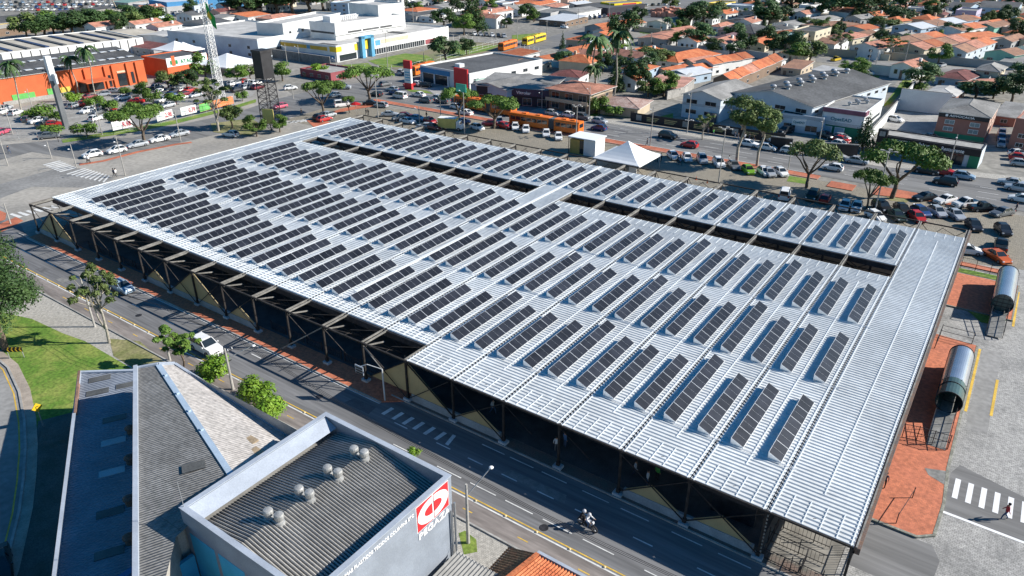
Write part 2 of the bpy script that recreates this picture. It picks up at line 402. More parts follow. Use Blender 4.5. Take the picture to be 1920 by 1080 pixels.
# facade: ochre gables, low walls, wind braces
LOWW = mat('bluish_low_wall', (.28, .33, .36), .85, var=.12)
for (k0, k1) in ((0, 2), (5, 9), (13, 15), (17, 20)):
    mb = MB(); x1 = bx(k1) - .45 if k1 < 20 else bx(19) - .45
    mb.box(bx(k0) + .45, YT0 + .06, 0, x1, YT0 + .34, .95); mb.build('low_wall', LOWW, term)
for k in (1, 7, 13):
    mb = MB(); x = bx(k)
    for yy, ny in ((YT0 + .02, 0),):
        kk = len(mb.v)
        mb.prism([(0, 0), (1, 0), (0, 1)], 0, 0) if False else None
        a, b2, c = (x - BAY * .86, .96), (x + BAY * .86, .96), (x, ZR - .15)
        mb.v += [(a[0], YT0 + .12, a[1]), (b2[0], YT0 + .12, b2[1]), (c[0], YT0 + .12, c[1]), (a[0], YT0 + .18, a[1]), (b2[0], YT0 + .18, b2[1]), (c[0], YT0 + .18, c[1])]
        for q in ((0, 1, 2), (5, 4, 3), (0, 3, 4, 1), (1, 4, 5, 2), (2, 5, 3, 0)): mb.face([kk + i for i in q])
    mb.build('facade_panel', TANP, term)
    mb = MB(); yy = YT0 - .02
    for s in (-1, 1):
        mb.bar((x + s * BAY, yy, .5), (x + s * .1, yy, ZR - .2), .1, .1); mb.bar((x + s * BAY * .93, yy - .1, ZR - .3), (x + s * .2, yy - .1, .4), .07, .07)
    mb.build('wind_brace', WST, term)
for k in (5, 8, 14, 17, 18):
    mb = MB(); x = bx(k) + BAY / 2; kk = 0; hw = BAY * .40
    mb.v += [(x - hw, YT0 + .12, .96), (x + hw, YT0 + .12, .96), (x - .15, YT0 + .12, 2.5), (x - hw, YT0 + .18, .96), (x + hw, YT0 + .18, .96), (x - .15, YT0 + .18, 2.5)]
    for q in ((0, 1, 2), (5, 4, 3), (0, 3, 4, 1), (1, 4, 5, 2), (2, 5, 3, 0)): mb.face([kk + i for i in q])
    mb.build('facade_panel', TANP, term)
    mb = MB(); x = bx(k); yy = YT0 - .02
    mb.bar((x, yy, .5), (x + BAY, yy, ZR - .2), .08); mb.bar((x + BAY, yy - .1, .5), (x, yy - .1, ZR - .2), .08); mb.build('wind_brace', WST, term)
for k in (3, 10, 11, 12, 15, 16):
    mb = MB(); x = bx(k)
    mb.bar((x, YT0, ZR - .2), (x + (1 if k % 2 else 1) * BAY * .5, YT0 + .3, 2.2), .07); mb.build('wind_brace', WST, term)
# railing behind the open bays
for (k0, k1) in ((2, 5), (9, 13)):
    mb = MB(); x = bx(k0) + .8
    while x < bx(k1) - .8:
        xe = min(x + 2.6, bx(k1) - .5)
        for (z) in (.25, .95, 1.15): mb.bar((x, 45.6, z), (xe, 45.6, z), .05)
        t = x
        while t < xe: mb.bar((t, 45.6, 0), (t, 45.6, 1.15), .035); t += .3
        for e in (x, xe): mb.bar((e, 45.6, 0), (e, 45.6, 1.35), .09)
        x = xe + .55
    mb.build('railing', DARKST, term)
# floor and platforms inside
FLOOR = mat('terminal_floor', (.27, .21, .165), .85, var=.2, scale=.3, fine=2)
mb = MB(); mb.box(bx(0), 56, 0, bx(20) - 6.3, 115.0, .14); mb.build('floor_slab', FLOOR, term)
mb = MB(); mb.box(bx(0), 45.2, 0, bx(20) - 6.3, 55.9, .13); mb.build('floor_slab', mat('dark_floor', (.07, .075, .08), .9, var=.2), term)  # near floor coloured darker to deepen the shade inside the open front
for (a, c) in ((56, 63), (72, 79), (86, 91)):
    mb = MB(); mb.box(bx(1), a, .14, bx(18), c, .34); mb.build('platform', CONC_D, term)
# office box near the right end, under the roof (two pale steel beams seen lying inside)
mb = MB(); mb.box(-12.6, 47.0, 0, -9.0, 47.25, 3.2); mb.box(-13.4, 45.6, 3.2, -8.9, 46.0, 3.5); mb.build('ticket_booth', DARKST, term)
# railings in the open end bay
mb = MB()
for (a, c) in (((-7.6, 44.4), (-1.9, 44.4)), ((-7.6, 46.4), (-3.2, 46.4)), ((-1.75, 44.2), (-1.75, 50)), ((-7.0, 48.4), (-3.4, 48.4)), ((-7.4, 44.6), (-7.4, 48.4)), ((-4.6, 44.6), (-4.6, 46.4))):
    L = math.dist(a, c); n = int(L / .28)
    for z in (.2, 1.1): mb.bar((*a, z), (*c, z), .05)
    for i in range(n + 1): t = i / n; q = (a[0] + (c[0] - a[0]) * t, a[1] + (c[1] - a[1]) * t); mb.bar((*q, 0), (*q, 1.1 if i % 8 else 1.5), .025 if i % 8 else .07)
mb.build('railing', DARKST, term)

# ================= solar arrays =================
def make_array(n):
    r = thing('solar_array', 'x', 'solar array')
    zh, zl, wx = .58, .05, 1.12
    for i in range(n):
        mb = MB(); y0 = i * 2.0 + .012; y1 = y0 + 1.976
        def q(x, y, up): return (x, y, zh + (zl - zh) * x / wx + up)
        k = len(mb.v)
        for up in (0, .035):
            for (x, y) in ((0, y0), (wx, y0), (wx, y1), (0, y1)): mb.v.append(q(x, y, up))
        for f in ((3, 2, 1, 0), (4, 5, 6, 7), (0, 1, 5, 4), (1, 2, 6, 5), (2, 3, 7, 6), (3, 0, 4, 7)): mb.face([k + j for j in f], 0)
        e = .022; ym = (y0 + y1) / 2
        for (a, c) in ((y0 + e, ym - .008), (ym + .008, y1 - e)):
            mb.poly([q(e, a, .04), q(wx - e, a, .04), q(wx - e, c, .04), q(e, c, .04)], 1)
        mb.build('panel', [ALU, PANEL], r, world=False)
    mb = MB(); L = n * 2.0
    for y in (-.02, L):
        k = len(mb.v); mb.v += [(0, y, -.02), (wx, y, -.02), (wx, y, zl), (0, y, zh), (0, y + .03, -.02), (wx, y + .03, -.02), (wx, y + .03, zl), (0, y + .03, zh)]
        for f in ((0, 1, 2, 3), (7, 6, 5, 4), (0, 3, 7, 4), (1, 5, 6, 2), (0, 4, 5, 1), (3, 2, 6, 7)): mb.face([k + j for j in f])
    for i in range(n + 1):
        y = min(max(i * 2.0, .05), L - .05)
        mb.bar((.02, y, 0), (.02, y, zh - .01), .04); mb.bar((.0, y, .0), (wx, y, .0), .04)
    mb.bar((.1, 0, zh - .08), (.1, L, zh - .08), .05)
    mb.build('support_frame', ALU, r, world=False)
    mb = MB(); mb.box(-.85, -.16, -.015, 2.4, -.10, .03); mb.build('cable_tray', ALU, r, world=False)
    return r
ZA = ZR + .10
protoS, protoL = make_array(5), make_array(6)
used = {5: False, 6: False}
rown = ['row nearest the road', 'second row from road', 'third row from road', 'row beyond roof opening']
for ri, y0 in enumerate((50.15, 63.95, 77.9, 98.7)):
    idx = 0
    for b in range(2, 20):
        for sl_, dx in ((0, 1.05), (1, 4.2)):
            n = 6 if (b % 2 == 0 and sl_ == 0) else 5
            lab = '%s %s-panel solar array from the left in the %s' % (ORD[idx], 'six' if n == 6 else 'five', rown[ri])
            lab = 'array of %s solar panels, %s from the left, %s' % ('six' if n == 6 else 'five', ORD[idx], rown[ri])
            loc = (bx(b - 1) + dx, y0 + random.uniform(-.08, .08), ZA); src = protoL if n == 6 else protoS
            if not used[n]: used[n] = True; src.location = loc; src['label'] = lab; src['group'] = 'solar arrays on the terminal roof'
            else: dup(src, loc, 0, lab, 'solar arrays on the terminal roof')
            idx += 1
# ================= ground =================
TOWN = mat('town_ground', (.20, .19, .17), .9, var=.3, scale=.02, fine=.6, col2=(.27, .255, .225))
GRASS = mat('grass', (.10, .19, .022), .95, var=.35, scale=.35, fine=3, col2=(.27, .29, .07), bump=.5, thresh=(.42, .75))
GRASS_D = mat('dry_grass', (.16, .17, .06), .95, var=.3, scale=.3, fine=3, col2=(.28, .25, .13))
SIDEW = cobble('pavement_slabs', (.46, .435, .385), (.40, .38, .34), .14, stain=(.33, .31, .27))
sheet('ground', [(-1500, -300), (1200, -300), (1200, 1800), (-1500, 1800)], -.03, TOWN)
# near road, cycle lane, walkway
sheet('near_road', [(-175, 36.5), (30, 36.5), (30, 44.0), (-44, 44.0), (-46, 42.2), (-122, 42.2), (-128, 44), (-175, 46)], 0, ASPH_D)
sheet('cycle_lane', [(-175, 34.4), (30, 34.4), (30, 36.5), (-175, 36.5)], .004, LANE)
sheet('verge_pavement', [(-100, 27.5), (30, 27.5), (30, 34.3), (-103, 34.3)], .006, SIDEW)
mb = MB(); mb.box(-125, 42.2, 0, -46, 42.36, .13); mb.box(-46, 43.75, 0, -3, 43.9, .13); mb.box(-150, 34.2, 0, 30, 34.36, .12)
struct(mb.build('kerb', CONC))
mb = MB()
mb.prism([(-122, 42.36), (-46, 42.36), (-44, 43.9), (-44, 45.6), (-122, 45.6)], 0, .10); struct(mb.build('brick_walkway', BRICKRED))
mb = MB(); mb.prism([(-44, 43.9), (-3, 43.9), (-3, 45.3), (-44, 45.3)], 0, .10); struct(mb.build('station_walkway', mat('mottled_walkway', (.17, .12, .10), .9, var=.3, scale=.5, col2=(.12, .12, .105))))  # mottled paving; its dark colour carries the shade at the roof edge
mb = MB()
def hb(x0, y0, x1, y1, z=.012): mb.poly([(x0, y0, z), (x1, y0, z), (x1, y1, z), (x0, y1, z)])
hb(-160, 36.42, 30, 36.56)
hb(-122, 42.02, -46, 42.14)
x = -118.0
while x < 20:
    yl = 39.5 if x < -70 else 40.65
    if x < -62 or x > -44: hb(x, yl - .06, x + (3.2 if x < -90 else 1.7), yl + .06)
    if x > -44: hb(x + 2.2, 38.1, x + 5.0, 38.2)
    x += 7.6 if x < -70 else 3.8 if int(x) % 2 else 5.4
for x in (-33.5, -30.3, -26.8, -22.6, -18.9, -14.3, -10.4, -6.4): hb(x, 42.9, x + 2.6, 43.0)
for i in range(6): x = -44.7 + i * 1.38; mb.poly([(x, 40.95, .012), (x + .42, 40.95, .012), (x + .55, 42.3, .012), (x + .1, 42.3, .012)])
mb.poly([(-36.4, 40.95, .012), (-36.0, 40.95, .012), (-36.3, 42.5, .012), (-36.7, 42.5, .012)])
struct(mb.build('road_markings', ROADW))
mb = MB(); mb.poly([(-160, 36.72, .012), (30, 36.72, .012), (30, 36.84, .012), (-160, 36.84, .012)])
x = -97
while x < 20: mb.poly([(x, 35.3, .012), (x + 1.0, 35.3, .012), (x + 1.0, 35.4, .012), (x, 35.4, .012)]); x += 5.6
struct(mb.build('yellow_markings', ROADW if False else YELLOWP))
x = -110.0; i = 0
stud = None
while x < 8:
    if stud is None:
        m_ = MB(); m_.lathe([(.11, 0), (.12, .06), (.07, .12), (.0, .13)], 8)
        stud = m_.build('lane_stud', mat('stud_paint', (.6, .5, .3), .6), world=False); tag(stud, 'small round yellow stud beside the white cycle lane line', 'road stud', 'studs along the cycle lane line'); stud.location = (x, 36.64, 0)
    else: dup(stud, (x, 36.64, 0))
    x += 3.1
# left green corner
gp = PX((-60, 560), (0, 585), (60, 598), (118, 625), (160, 640), (245, 690), (262, 700)) + [(-60, 21), (-45, 9), (-42, 2), (-52, 6)] + PX((10, 1060), (44, 940), (70, 830), (60, 770), (42, 720), (20, 690), (-60, 660))
sheet('lawn', gp, .012, GRASS)
for q in (PX((205, 635), (262, 640), (300, 672), (250, 690), (213, 668)), PX((235, 668), (300, 672), (318, 690), (270, 690))): DZ = globals().get('DZ', .020) + .004; sheet('dry_lawn_patch', q, DZ, GRASS_D)
sheet('verge_pavement', PX((-80, 470), (70, 542), (150, 587), (252, 642), (307, 675), (325, 700), (250, 693), (160, 640), (118, 625), (60, 598), (0, 585), (-100, 555)), .009, SIDEW)
crv = [(-120, 640), (-20, 660), (15, 690), (36, 735), (46, 790), (48, 840), (44, 900), (36, 960), (24, 1010), (8, 1075), (-20, 1150)]
road_in = PX(*crv)
sheet('curved_road', road_in + [(-60, 0), (-75, 10), (-100, 18)], .016, ASPH_L)
def offset_line(pts, d):
    out = []
    for i, p in enumerate(pts):
        a = pts[max(0, i - 1)]; b = pts[min(len(pts) - 1, i + 1)]; t = Vector((b[0] - a[0], b[1] - a[1])).normalized()
        out.append((p[0] - t.y * d, p[1] + t.x * d))
    return out
def ribbon(name, pts, d0, d1, z, m, z0=None):
    a = offset_line(pts, d0); b = offset_line(pts, d1); mb = MB()
    for i in range(len(pts) - 1):
        q = [a[i], a[i + 1], b[i + 1], b[i]]
        if z0 is None: 
            ar = sum(q[j][0] * q[(j + 1) % 4][1] - q[(j + 1) % 4][0] * q[j][1] for j in range(4))
            if ar < 0: q = q[::-1]
            mb.poly([(p[0], p[1], z) for p in q])
        else: mb.prism(q, z0, z)
    return struct(mb.build(name, m))
ribbon('curved_pavement', road_in, .0, 1.0, .05, mat('beige_pavement', (.34, .29, .24), .9, var=.15), 0)
ribbon('curved_kerb', road_in, -.1, .12, .12, CONC, 0)
ribbon('yellow_edge_line', road_in, -.55, -.42, .022, YELLOWP)
# right-hand side: forecourt
sheet('forecourt', [(-2.4, 30), (60, 30), (60, 142), (-2.4, 142)], .003, GREYCOB)
sheet('cross_street', PX((1769, 958), (1783, 886), (1800, 872), (1920, 932), (2300, 1130)) + [(40, 55), (9.13, 57.91)], .007, ASPH)
sheet('forecourt_asphalt', [(-2.0, 47.6), (3.6, 47.6), (3.9, 52.0), (3.2, 53.4), (-1.4, 53.6)], .008, ASPH)
sheet('forecourt_asphalt', [(3.6, 72), (5.45, 72), (5.45, 90), (3.6, 90)], .008, ASPH_L)
mb = MB()
for i in range(14):
    x = 3.75 + i * 1.0; mb.poly([(x, 60.4, .016), (x + .42, 60.4, .016), (x + .42, 63.3, .016), (x, 63.3, .016)])
mb.poly([(3.4, 57.9, .016), (40, 57.2, .016), (40, 57.45, .016), (3.4, 58.2, .016)])
for k in range(7): x = -135.7 + k * 1.0; 
struct(mb.build('crosswalk', WHITE))
mb = MB()
for (x, a, c) in ((3.32, 75.0, 89.6), (5.5, 75.6, 83.4), (6.1, 97.9, 109.2)): mb.poly([(x - .13, a, .02), (x + .13, a, .02), (x + .13, c, .02), (x - .13, c, .02)])
struct(mb.build('yellow_lines', YELLOWP))
KERBM = mat('mossy_kerb', (.24, .24, .20), .9, var=.25, scale=2)
isl = [(-3, 53.7), (2.0, 53.7), (3.05, 54.6), (3.2, 59), (2.9, 64), (2.9, 90), (-3, 90.4)]
mb = MB(); mb.prism(isl, 0, .15); struct(mb.build('brick_island', BRICKRED))
ribbon('island_kerb', isl[:-1], -.22, .02, .17, KERBM, 0)
isl2 = [(-2.2, 99.4), (5.8, 99.4), (5.9, 111), (-2.2, 111)]
mb = MB(); mb.prism(isl2, 0, .15); struct(mb.build('brick_island', BRICKRED)); ribbon('island_kerb', isl2[:-1], -.2, .02, .17, KERBM, 0)
sheet('island_lawn', [(.9, 99.5), (5.6, 99.5), (4.0, 97.0), (2.8, 96.8)], .05, GRASS)
sheet('island_lawn', [(-1.4, 111.6), (5.0, 111.6), (5.0, 113.2), (-1.4, 113.2)], .05, GRASS)
mb = MB(); mb.box(-2.2, 114.2, 0, 4.6, 115.6, .15); struct(mb.build('brick_island', BRICKRED))
sheet('garden_bed', PX((1733, 880), (1776, 886), (1776, 915), (1740, 893)), .16, CONC_D)
# terminal north side
sheet('parking_setts', [(-150, 115.2), (-2.4, 115.2), (14, 120), (14, 142.6), (-128, 142.6), (-152, 133)], .004, TANCOB)
sheet('avenue', [(-148, 145.6), (-60, 145.6), (40, 144.9), (160, 140), (160, 160), (40, 166), (4, 163.5), (-20, 158.6), (-60, 158.6), (-148, 161)], .006, ASPH)
mb = MB()
mb.prism([(-148, 143.0), (-128, 143.0), (-72, 142.7), (-28.5, 142.7), (-28.5, 145.3), (-72, 145.5), (-148, 145.6)], 0, .12)
mb.prism([(-26, 139.5), (-21.5, 139.5), (-21.5, 143.2), (-26, 143.2)], 0, .12)
mb.prism([(-18, 139.5), (-10, 141.2), (3.5, 141.5), (3.5, 143.6), (-12, 145.0), (-18, 145.0)], 0, .12)
struct(mb.build('red_path', REDP))
mb = MB(); mb.box(-148, 145.5, 0, -28.5, 145.65, .13); mb.box(-148, 142.85, 0, -28.5, 143.0, .13); struct(mb.build('kerb', CONC))
sheet('far_pavement', [(-105, 158.6), (-20, 158.6), (4, 163.5), (40, 166), (40, 169.5), (4, 167), (-20, 162.4), (-105, 162.6)], .05, SIDEW)
mb = MB()
for yl in (149.2, 152.6, 155.8):
    x = -145
    while x < 30: hb(x, yl - .07, x + 3.2, yl + .07, .016); x += 7.5
hb(-128, 146.05, -30, 146.17, .016); hb(-145, 158.2, -25, 158.32, .016)
struct(mb.build('avenue_markings', ROADW))
# west side: intersection
sheet('west_intersection', [(-260, 38), (-125, 38), (-125, 60), (-123.2, 118), (-150, 125), (-200, 150), (-330, 150), (-330, 38)], -.012, mat('pale_cracked_setts', (.36, .335, .295), .9, var=.16, scale=.08, fine=1.3, col2=(.26, .245, .22)))
sheet('west_street', PX((-120, 330), (-120, 285), (0, 272), (110, 262), (250, 258), (330, 235), (440, 212), (520, 185), (620, 162), (720, 150), (800, 150), (745, 188), (640, 196), (560, 216), (480, 236), (380, 258), (240, 290), (140, 298), (60, 285), (0, 300)), -.004, ASPH)
sheet('west_street', PX((-60, 400), (-60, 345), (0, 345), (90, 320), (130, 310), (215, 335), (170, 352), (60, 350), (0, 372)), -.006, ASPH_L)
sheet('red_corner', PX((0, 395), (12, 400), (10, 412), (-30, 425), (-60, 400)), .03, REDP)
sheet('red_corner', PX((0, 420), (30, 407), (44, 414), (10, 432), (-10, 440)), .03, REDP)
ribbon('red_kerb_strip', PX((150, 310), (195, 303), (260, 286), (330, 272), (360, 268)), 0, 1.1, .05, REDP, 0)
mb = MB()
for k in range(8):
    t = k / 7; mb.poly([(*p, .016) for p in PX((17 + 15 * k, 402 - 3.0 * k), (23 + 15 * k, 400 - 3.0 * k), (43 + 13.5 * k, 406 - 3.4 * k), (36 + 13.5 * k, 409 - 3.6 * k))][::-1])
for k in range(9):
    a = (122 + 5.6 * k * .95, 325.5 - 0 * k); 
    mb.poly([(*p, .016) for p in PX((124 + 8.5 * k, 326 + 1.9 * k), (160 + 5.5 * k, 315 + 1.7 * k), (162 + 5.5 * k, 316 + 1.7 * k), (127 + 8.5 * k, 327.4 + 1.9 * k))])
for k in range(7):
    mb.poly([(*p, .016) for p in PX((80 + 5 * k, 309 + 2.1 * k), (112 + 5 * k, 301 + 2.1 * k), (115 + 5 * k, 302 + 2.1 * k), (83 + 5 * k, 310.3 + 2.1 * k))])
for (a, c) in (((480, 226), (560, 228)),):
    for k in range(6): mb.poly([(*p, .016) for p in PX((520 + 10 * k, 232 - 1.0 * k), (545 + 8 * k, 227 - 1.0 * k), (548 + 8 * k, 228 - 1.0 * k), (524 + 10 * k, 233.4 - 1.0 * k))])
struct(mb.build('crosswalk', ROADW))
sheet('red_path', PX((575, 226), (640, 204), (715, 190), (722, 196), (650, 208), (600, 222), (630, 236), (590, 240)), .05, REDP)
# street running north-east
sheet('north_street', PX((700, 165), (840, 128), (880, 105), (960, 88), (1080, 55), (1190, 22), (1330, -20), (1420, -20), (1220, 40), (1120, 68), (1040, 88), (960, 104), (930, 128), (1000, 160), (1180, 200), (1010, 218), (900, 190), (760, 185)), -.008, ASPH)

# ================= tube stations =================
GLT = mat('tinted_glass', (.07, .11, .10), .15, var=.1, spec=.6)
TUBE = mat('silver_shell', (.52, .54, .57), .25, .75, var=.05)
def tube(xc, y0, ym, y1, label):
    t = thing('tube_station', label, 'bus shelter', (xc, y0, 0)); R_, zc = 1.15, 2.1; RL = 5.4
    def arc(mb, a0, a1, ya, yb, n, mi=0, r=R_):
        for i in range(n):
            p, q = a0 + (a1 - a0) * i / n, a0 + (a1 - a0) * (i + 1) / n
            f = lambda a, y: (xc + r * math.cos(a), y, zc + r * math.sin(a))
            mb.poly([f(p, ya), f(p, yb), f(q, yb), f(q, ya)][::1], mi)
    mb = MB(); arc(mb, math.pi * .02, math.pi * .98, ym, y1, 18); o = mb.build('roof_shell', TUBE, t, smooth=True)
    mb = MB(); arc(mb, -.35 * math.pi, .02 * math.pi, y0, y1, 6); arc(mb, .98 * math.pi, 1.35 * math.pi, y0, y1, 6); arc(mb, .02 * math.pi, .98 * math.pi, y0, ym, 12) if ym - y0 > 1 else None
    k = len(mb.v)
    for yy in (ym, y1):
        mb.poly([(xc + R_ * .97 * math.cos(a * math.pi / 12), yy, zc + R_ * .97 * math.sin(a * math.pi / 12)) for a in range(24)])
    mb.build('glazing', GLT, t)
    mb = MB(); y = y0
    while y <= y1 + .01:
        for i in range(24):
            a, b = i * math.pi / 12, (i + 1) * math.pi / 12
            if y > ym + .1 and y < y1 - .2 and b < math.pi * 1.01: continue
            mb.bar((xc + (R_ + .03) * math.cos(a), y, zc + (R_ + .03) * math.sin(a)), (xc + (R_ + .03) * math.cos(b), y, zc + (R_ + .03) * math.sin(b)), .06)
        y += (y1 - y0) / round((y1 - y0) / 2.0)
    for a in (-.3, -.1, .0, 1.0, 1.1, 1.3): mb.bar((xc + R_ * 1.02 * math.cos(a * math.pi), y0, zc + R_ * 1.02 * math.sin(a * math.pi)), (xc + R_ * 1.02 * math.cos(a * math.pi), y1, zc + R_ * 1.02 * math.sin(a * math.pi)), .05)
    for s in (-.5, 0, .5):
        mb.bar((xc + s * R_, ym - .02, zc - 1.1), (xc + s * R_, ym - .02, zc + 1.1), .05); mb.bar((xc - 1.1, ym - .02, zc + s), (xc + 1.1, ym - .02, zc + s), .05)
    mb.build('hoops', DARKST, t)
    mb = MB(); mb.box(xc - .85, y0, .15, xc + .85, y1, .95); mb.build('platform_base', CONC_D, t)
    mb = MB(); mb.poly([(xc - .8, y0 - RL, .17), (xc + .8, y0 - RL, .17), (xc + .8, y0, .95), (xc - .8, y0, .95)])
    mb.build('ramp', CONC_D, t)
    mb = MB()
    for s in (-1, 1):
        for h in (.5, 1.0): mb.bar((xc + s * .85, y0 - RL, .17 + h), (xc + s * .85, y0, .95 + h), .05)
        for j in range(5): yy = y0 - RL * j / 4; zz = .95 - .78 * j / 4; mb.bar((xc + s * .85, yy, zz), (xc + s * .85, yy, zz + 1), .05)
    mb.build('ramp_rail', DARKST, t)
tube(1.65, 72.2, 75.4, 82.8, 'silver tube-shaped bus shelter with caged ramp on the nearer brick island')
tube(4.35, 98.8, 99.4, 109.6, 'silver tube-shaped bus shelter on the farther brick island by the parked cars')
def fence_line(pts, h, label, cat='fence', m=None, name='mesh_fence', step=2.0, wires=(.1, .55, 1.0), group=None, pk=.28):
    t = thing(name, label, cat, (pts[0][0], pts[0][1], 0), group=group); m = m or DARKST
    mb = MB()
    for a, b in zip(pts[:-1], pts[1:]):
        L = math.dist(a, b); n = max(1, int(L / step))
        for w in wires: mb.bar((*a, h * w), (*b, h * w), .045)
        if pk:
            k = int(L / pk)
            for i in range(k): q = (a[0] + (b[0] - a[0]) * i / k, a[1] + (b[1] - a[1]) * i / k); mb.bar((*q, 0.1), (*q, h), .022)
    mb.build('mesh_panel', m, t)
    mb = MB()
    for a, b in zip(pts[:-1], pts[1:]):
        L = math.dist(a, b); n = max(1, int(L / step))
        for i in range(n + 1): q = (a[0] + (b[0] - a[0]) * i / n, a[1] + (b[1] - a[1]) * i / n); mb.bar((*q, 0), (*q, h + .1), .07)
    mb.build('posts', m, t); return t
fence_line([(-1.2, 66.6), (.0, 66.9), (2.6, 67.1)], 1.7, 'dark mesh fence across the brick island below the caged ramp', step=1.3)
fence_line([(-1.0, 86.5), (-.9, 90.0), (2.4, 90.0)], 1.6, 'thin dark fence at the top end of the nearer brick island', step=3.3, pk=0)
fence_line([(-1.2, 113.4), (4.2, 113.4)], 1.6, 'thin dark fence behind the farther tube shelter', step=1.8, pk=0)
fence_line([(.4, 54.2), (1.0, 58.2)], 1.2, 'thin dark railing on the near corner of the brick island', step=4.0, wires=(.9,), pk=0)

# ================= foreground buildings =================
FIBER = mat('fibre_cement', (.27, .265, .25), .9, var=.14, scale=.25, fine=1.2)
def slab_mat(name, c1, c2, w, h, mort):
    m = cobble(name, c1, c2, h, stain=tuple(x * .72 for x in c1), ssc=.3, mortar=mort)
    for nd in m.node_tree.nodes:
        if nd.type == 'TEX_BRICK': nd.inputs['Brick Width'].default_value = w; nd.inputs['Mortar Size'].default_value = .025
        if nd.type == 'VECT_MATH' : nd.inputs[1].default_value = (.05, .05, 0)
    return m
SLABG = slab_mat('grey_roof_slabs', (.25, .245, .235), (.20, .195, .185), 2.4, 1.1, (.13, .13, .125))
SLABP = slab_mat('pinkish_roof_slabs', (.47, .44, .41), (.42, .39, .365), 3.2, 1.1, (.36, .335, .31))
GREYW = mat('pale_grey_paint', (.25, .28, .325), .7, var=.09, scale=.5)
GREYT = mat('light_coping', (.36, .40, .46), .6, var=.08)
add_corr(SLABG, (22.3, -13, 0)[:2], .24, .9); add_corr(SLABP, (1, 0), .24, .3)
# building with the logo
t = thing('logo_warehouse', 'pale grey warehouse with ribbed gable roof, red and white logo and roof ventilators', 'warehouse', (-32.4, 23.4, 0))
X0, X1, Y0, Y1, HT = -38.7, -26.0, 17.0, 29.7, 9.5
mb = MB()
for (a, b, c, d) in ((X0, Y0, X1, Y0 + .3), (X0, Y1 - .3, X1, Y1), (X0, Y0 + .3, X0 + .3, Y1 - .3), (X1 - .3, Y0 + .3, X1, Y1 - .3)): mb.box(a, b, 0, c, d, HT)
mb.build('walls', GREYW, t)
mb = MB()
for (a, b, c, d) in ((X0 - .04, Y0 - .04, X1 + .04, Y0 + .36), (X0 - .04, Y1 - .36, X1 + .04, Y1 + .04), (X0 - .04, Y0 + .36, X0 + .36, Y1 - .36), (X1 - .36, Y0 + .36, X1 + .04, Y1 - .36)): mb.box(a, b, HT, c, d, HT + .06)
# broad flat flashing along the left parapet
mb.poly([(X0 + .36, Y0 + .36, HT - .05), (X0 + 1.5, Y0 + .36, HT - .62), (X0 + 1.5, Y1 - .36, HT - .62), (X0 + .36, Y1 - .36, HT - .05)])
mb.build('parapet_coping', GREYT, t)
xr, zr, ze = -33.0, 9.25, 8.35
mb = MB(); aw = math.hypot(xr - X0 - 1.4, zr - ze)
corrugated(mb, (xr, Y0 + .35, zr), (0, 1, 0), (X0 + 1.4 - xr, 0, ze - zr), 12.0 - 0, aw, .235, .06, trough=1)
corrugated(mb, (xr, Y0 + .35, zr), (0, 1, 0), (X1 - .75 - xr, 0, ze - .2 - zr), 12.0, math.hypot(X1 - .75 - xr, zr - ze + .2), .235, .06, trough=1)
mb.build('roof', [mat('ribbed_roof', (.43, .405, .365), .85, var=.14, scale=.5), mat('dirty_troughs', (.16, .155, .145), .95, var=.25, scale=.6)], t)  # rib contrast painted into the troughs as a darker colour
mb = MB(); mb.box(X0 + .3, Y0 + .3, 7.9, X1 - .3, Y1 - .3, 8.0); mb.build('gutter_floor', FIBER, t)
for j in range(4):
    for s in (0, 1):
        vx, vy = (-33.42, 20.0 + 2.55 * j) if s == 0 else (-32.52, 20.15 + 2.55 * j)
        mb = MB(); mb.lathe([(.36, 9.0), (.33, 9.28), (.2, 9.32), (.2, 9.4), (.29, 9.46), (.33, 9.62), (.33, 9.82), (.28, 9.92), (.08, 9.97), (.0, 9.97)], 14, c=(vx, vy))
        mb.build('roof_ventilator', mat('dull_aluminium', (.36, .36, .35), .55, .3, var=.15, fine=6), t)
RED = mat('signal_red', (.55, .03, .035), .6, var=.04)
xs = X1 + .012; sc = .958
LY0, LY1, LZ0, LZ1 = 26.05, 29.3, 7.15, 9.32
mb = MB(); mb.box(xs - .01, LY0, LZ0, xs + .02, (LY0 + LY1) / 2 - .07, LZ1, 0); mb.box(xs - .01, (LY0 + LY1) / 2 + .07, LZ0, xs + .02, LY1, LZ1, 0)
mb.box(xs - .012, LY0 - .06, LZ0 - .06, xs - .002, LY1 + .06, LZ1 + .05, 1)
cy = (LY0 + LY1) / 2; cz = (LZ0 + LZ1) / 2
def half(mb, s, ry, rz, mi, xo, base):
    n = 14; k = len(mb.v)
    pts = [(base, cz - rz)] + [(base + s * ry * math.sin(math.pi * i / n), cz - rz * math.cos(math.pi * i / n)) for i in range(n + 1)] + [(base, cz + rz)]
    P = [(xo, a, b) for a, b in pts]
    if s < 0: P = P[::-1]
    mb.poly(P, mi)
for s in (-1, 1):
    half(mb, s, 1.50, 1.0, 1, xs + .03, cy + s * .09); half(mb, s, .80, .44, 0, xs + .04, cy + s * .09)
mb.build('logo', [RED, WHITE], t)
place_text('PEGAZA', .72, WHITE, 'sign_lettering', t, (xs + .01, LY0 + .0, LZ0 - .72), (0, 1), (1, 0), width=3.3)
place_text('ESPUMAS PLASTICOS TECIDOS COURVINS ETC', .36, WHITE, 'sign_lettering', t, (xs + .01, 18.95, 8.85), (0, 1), (1, 0), width=6.8)
mb = MB(); mb.cyl((X1 + .12, Y1 + .1, 0), (X1 + .12, Y1 + .1, 7), .09, n=8); mb.cyl((X1 + .12, Y1 - .3, 0), (X1 + .12, Y1 - .3, 6.6), .07, n=8); mb.build('drain_pipe', STEEL, t)
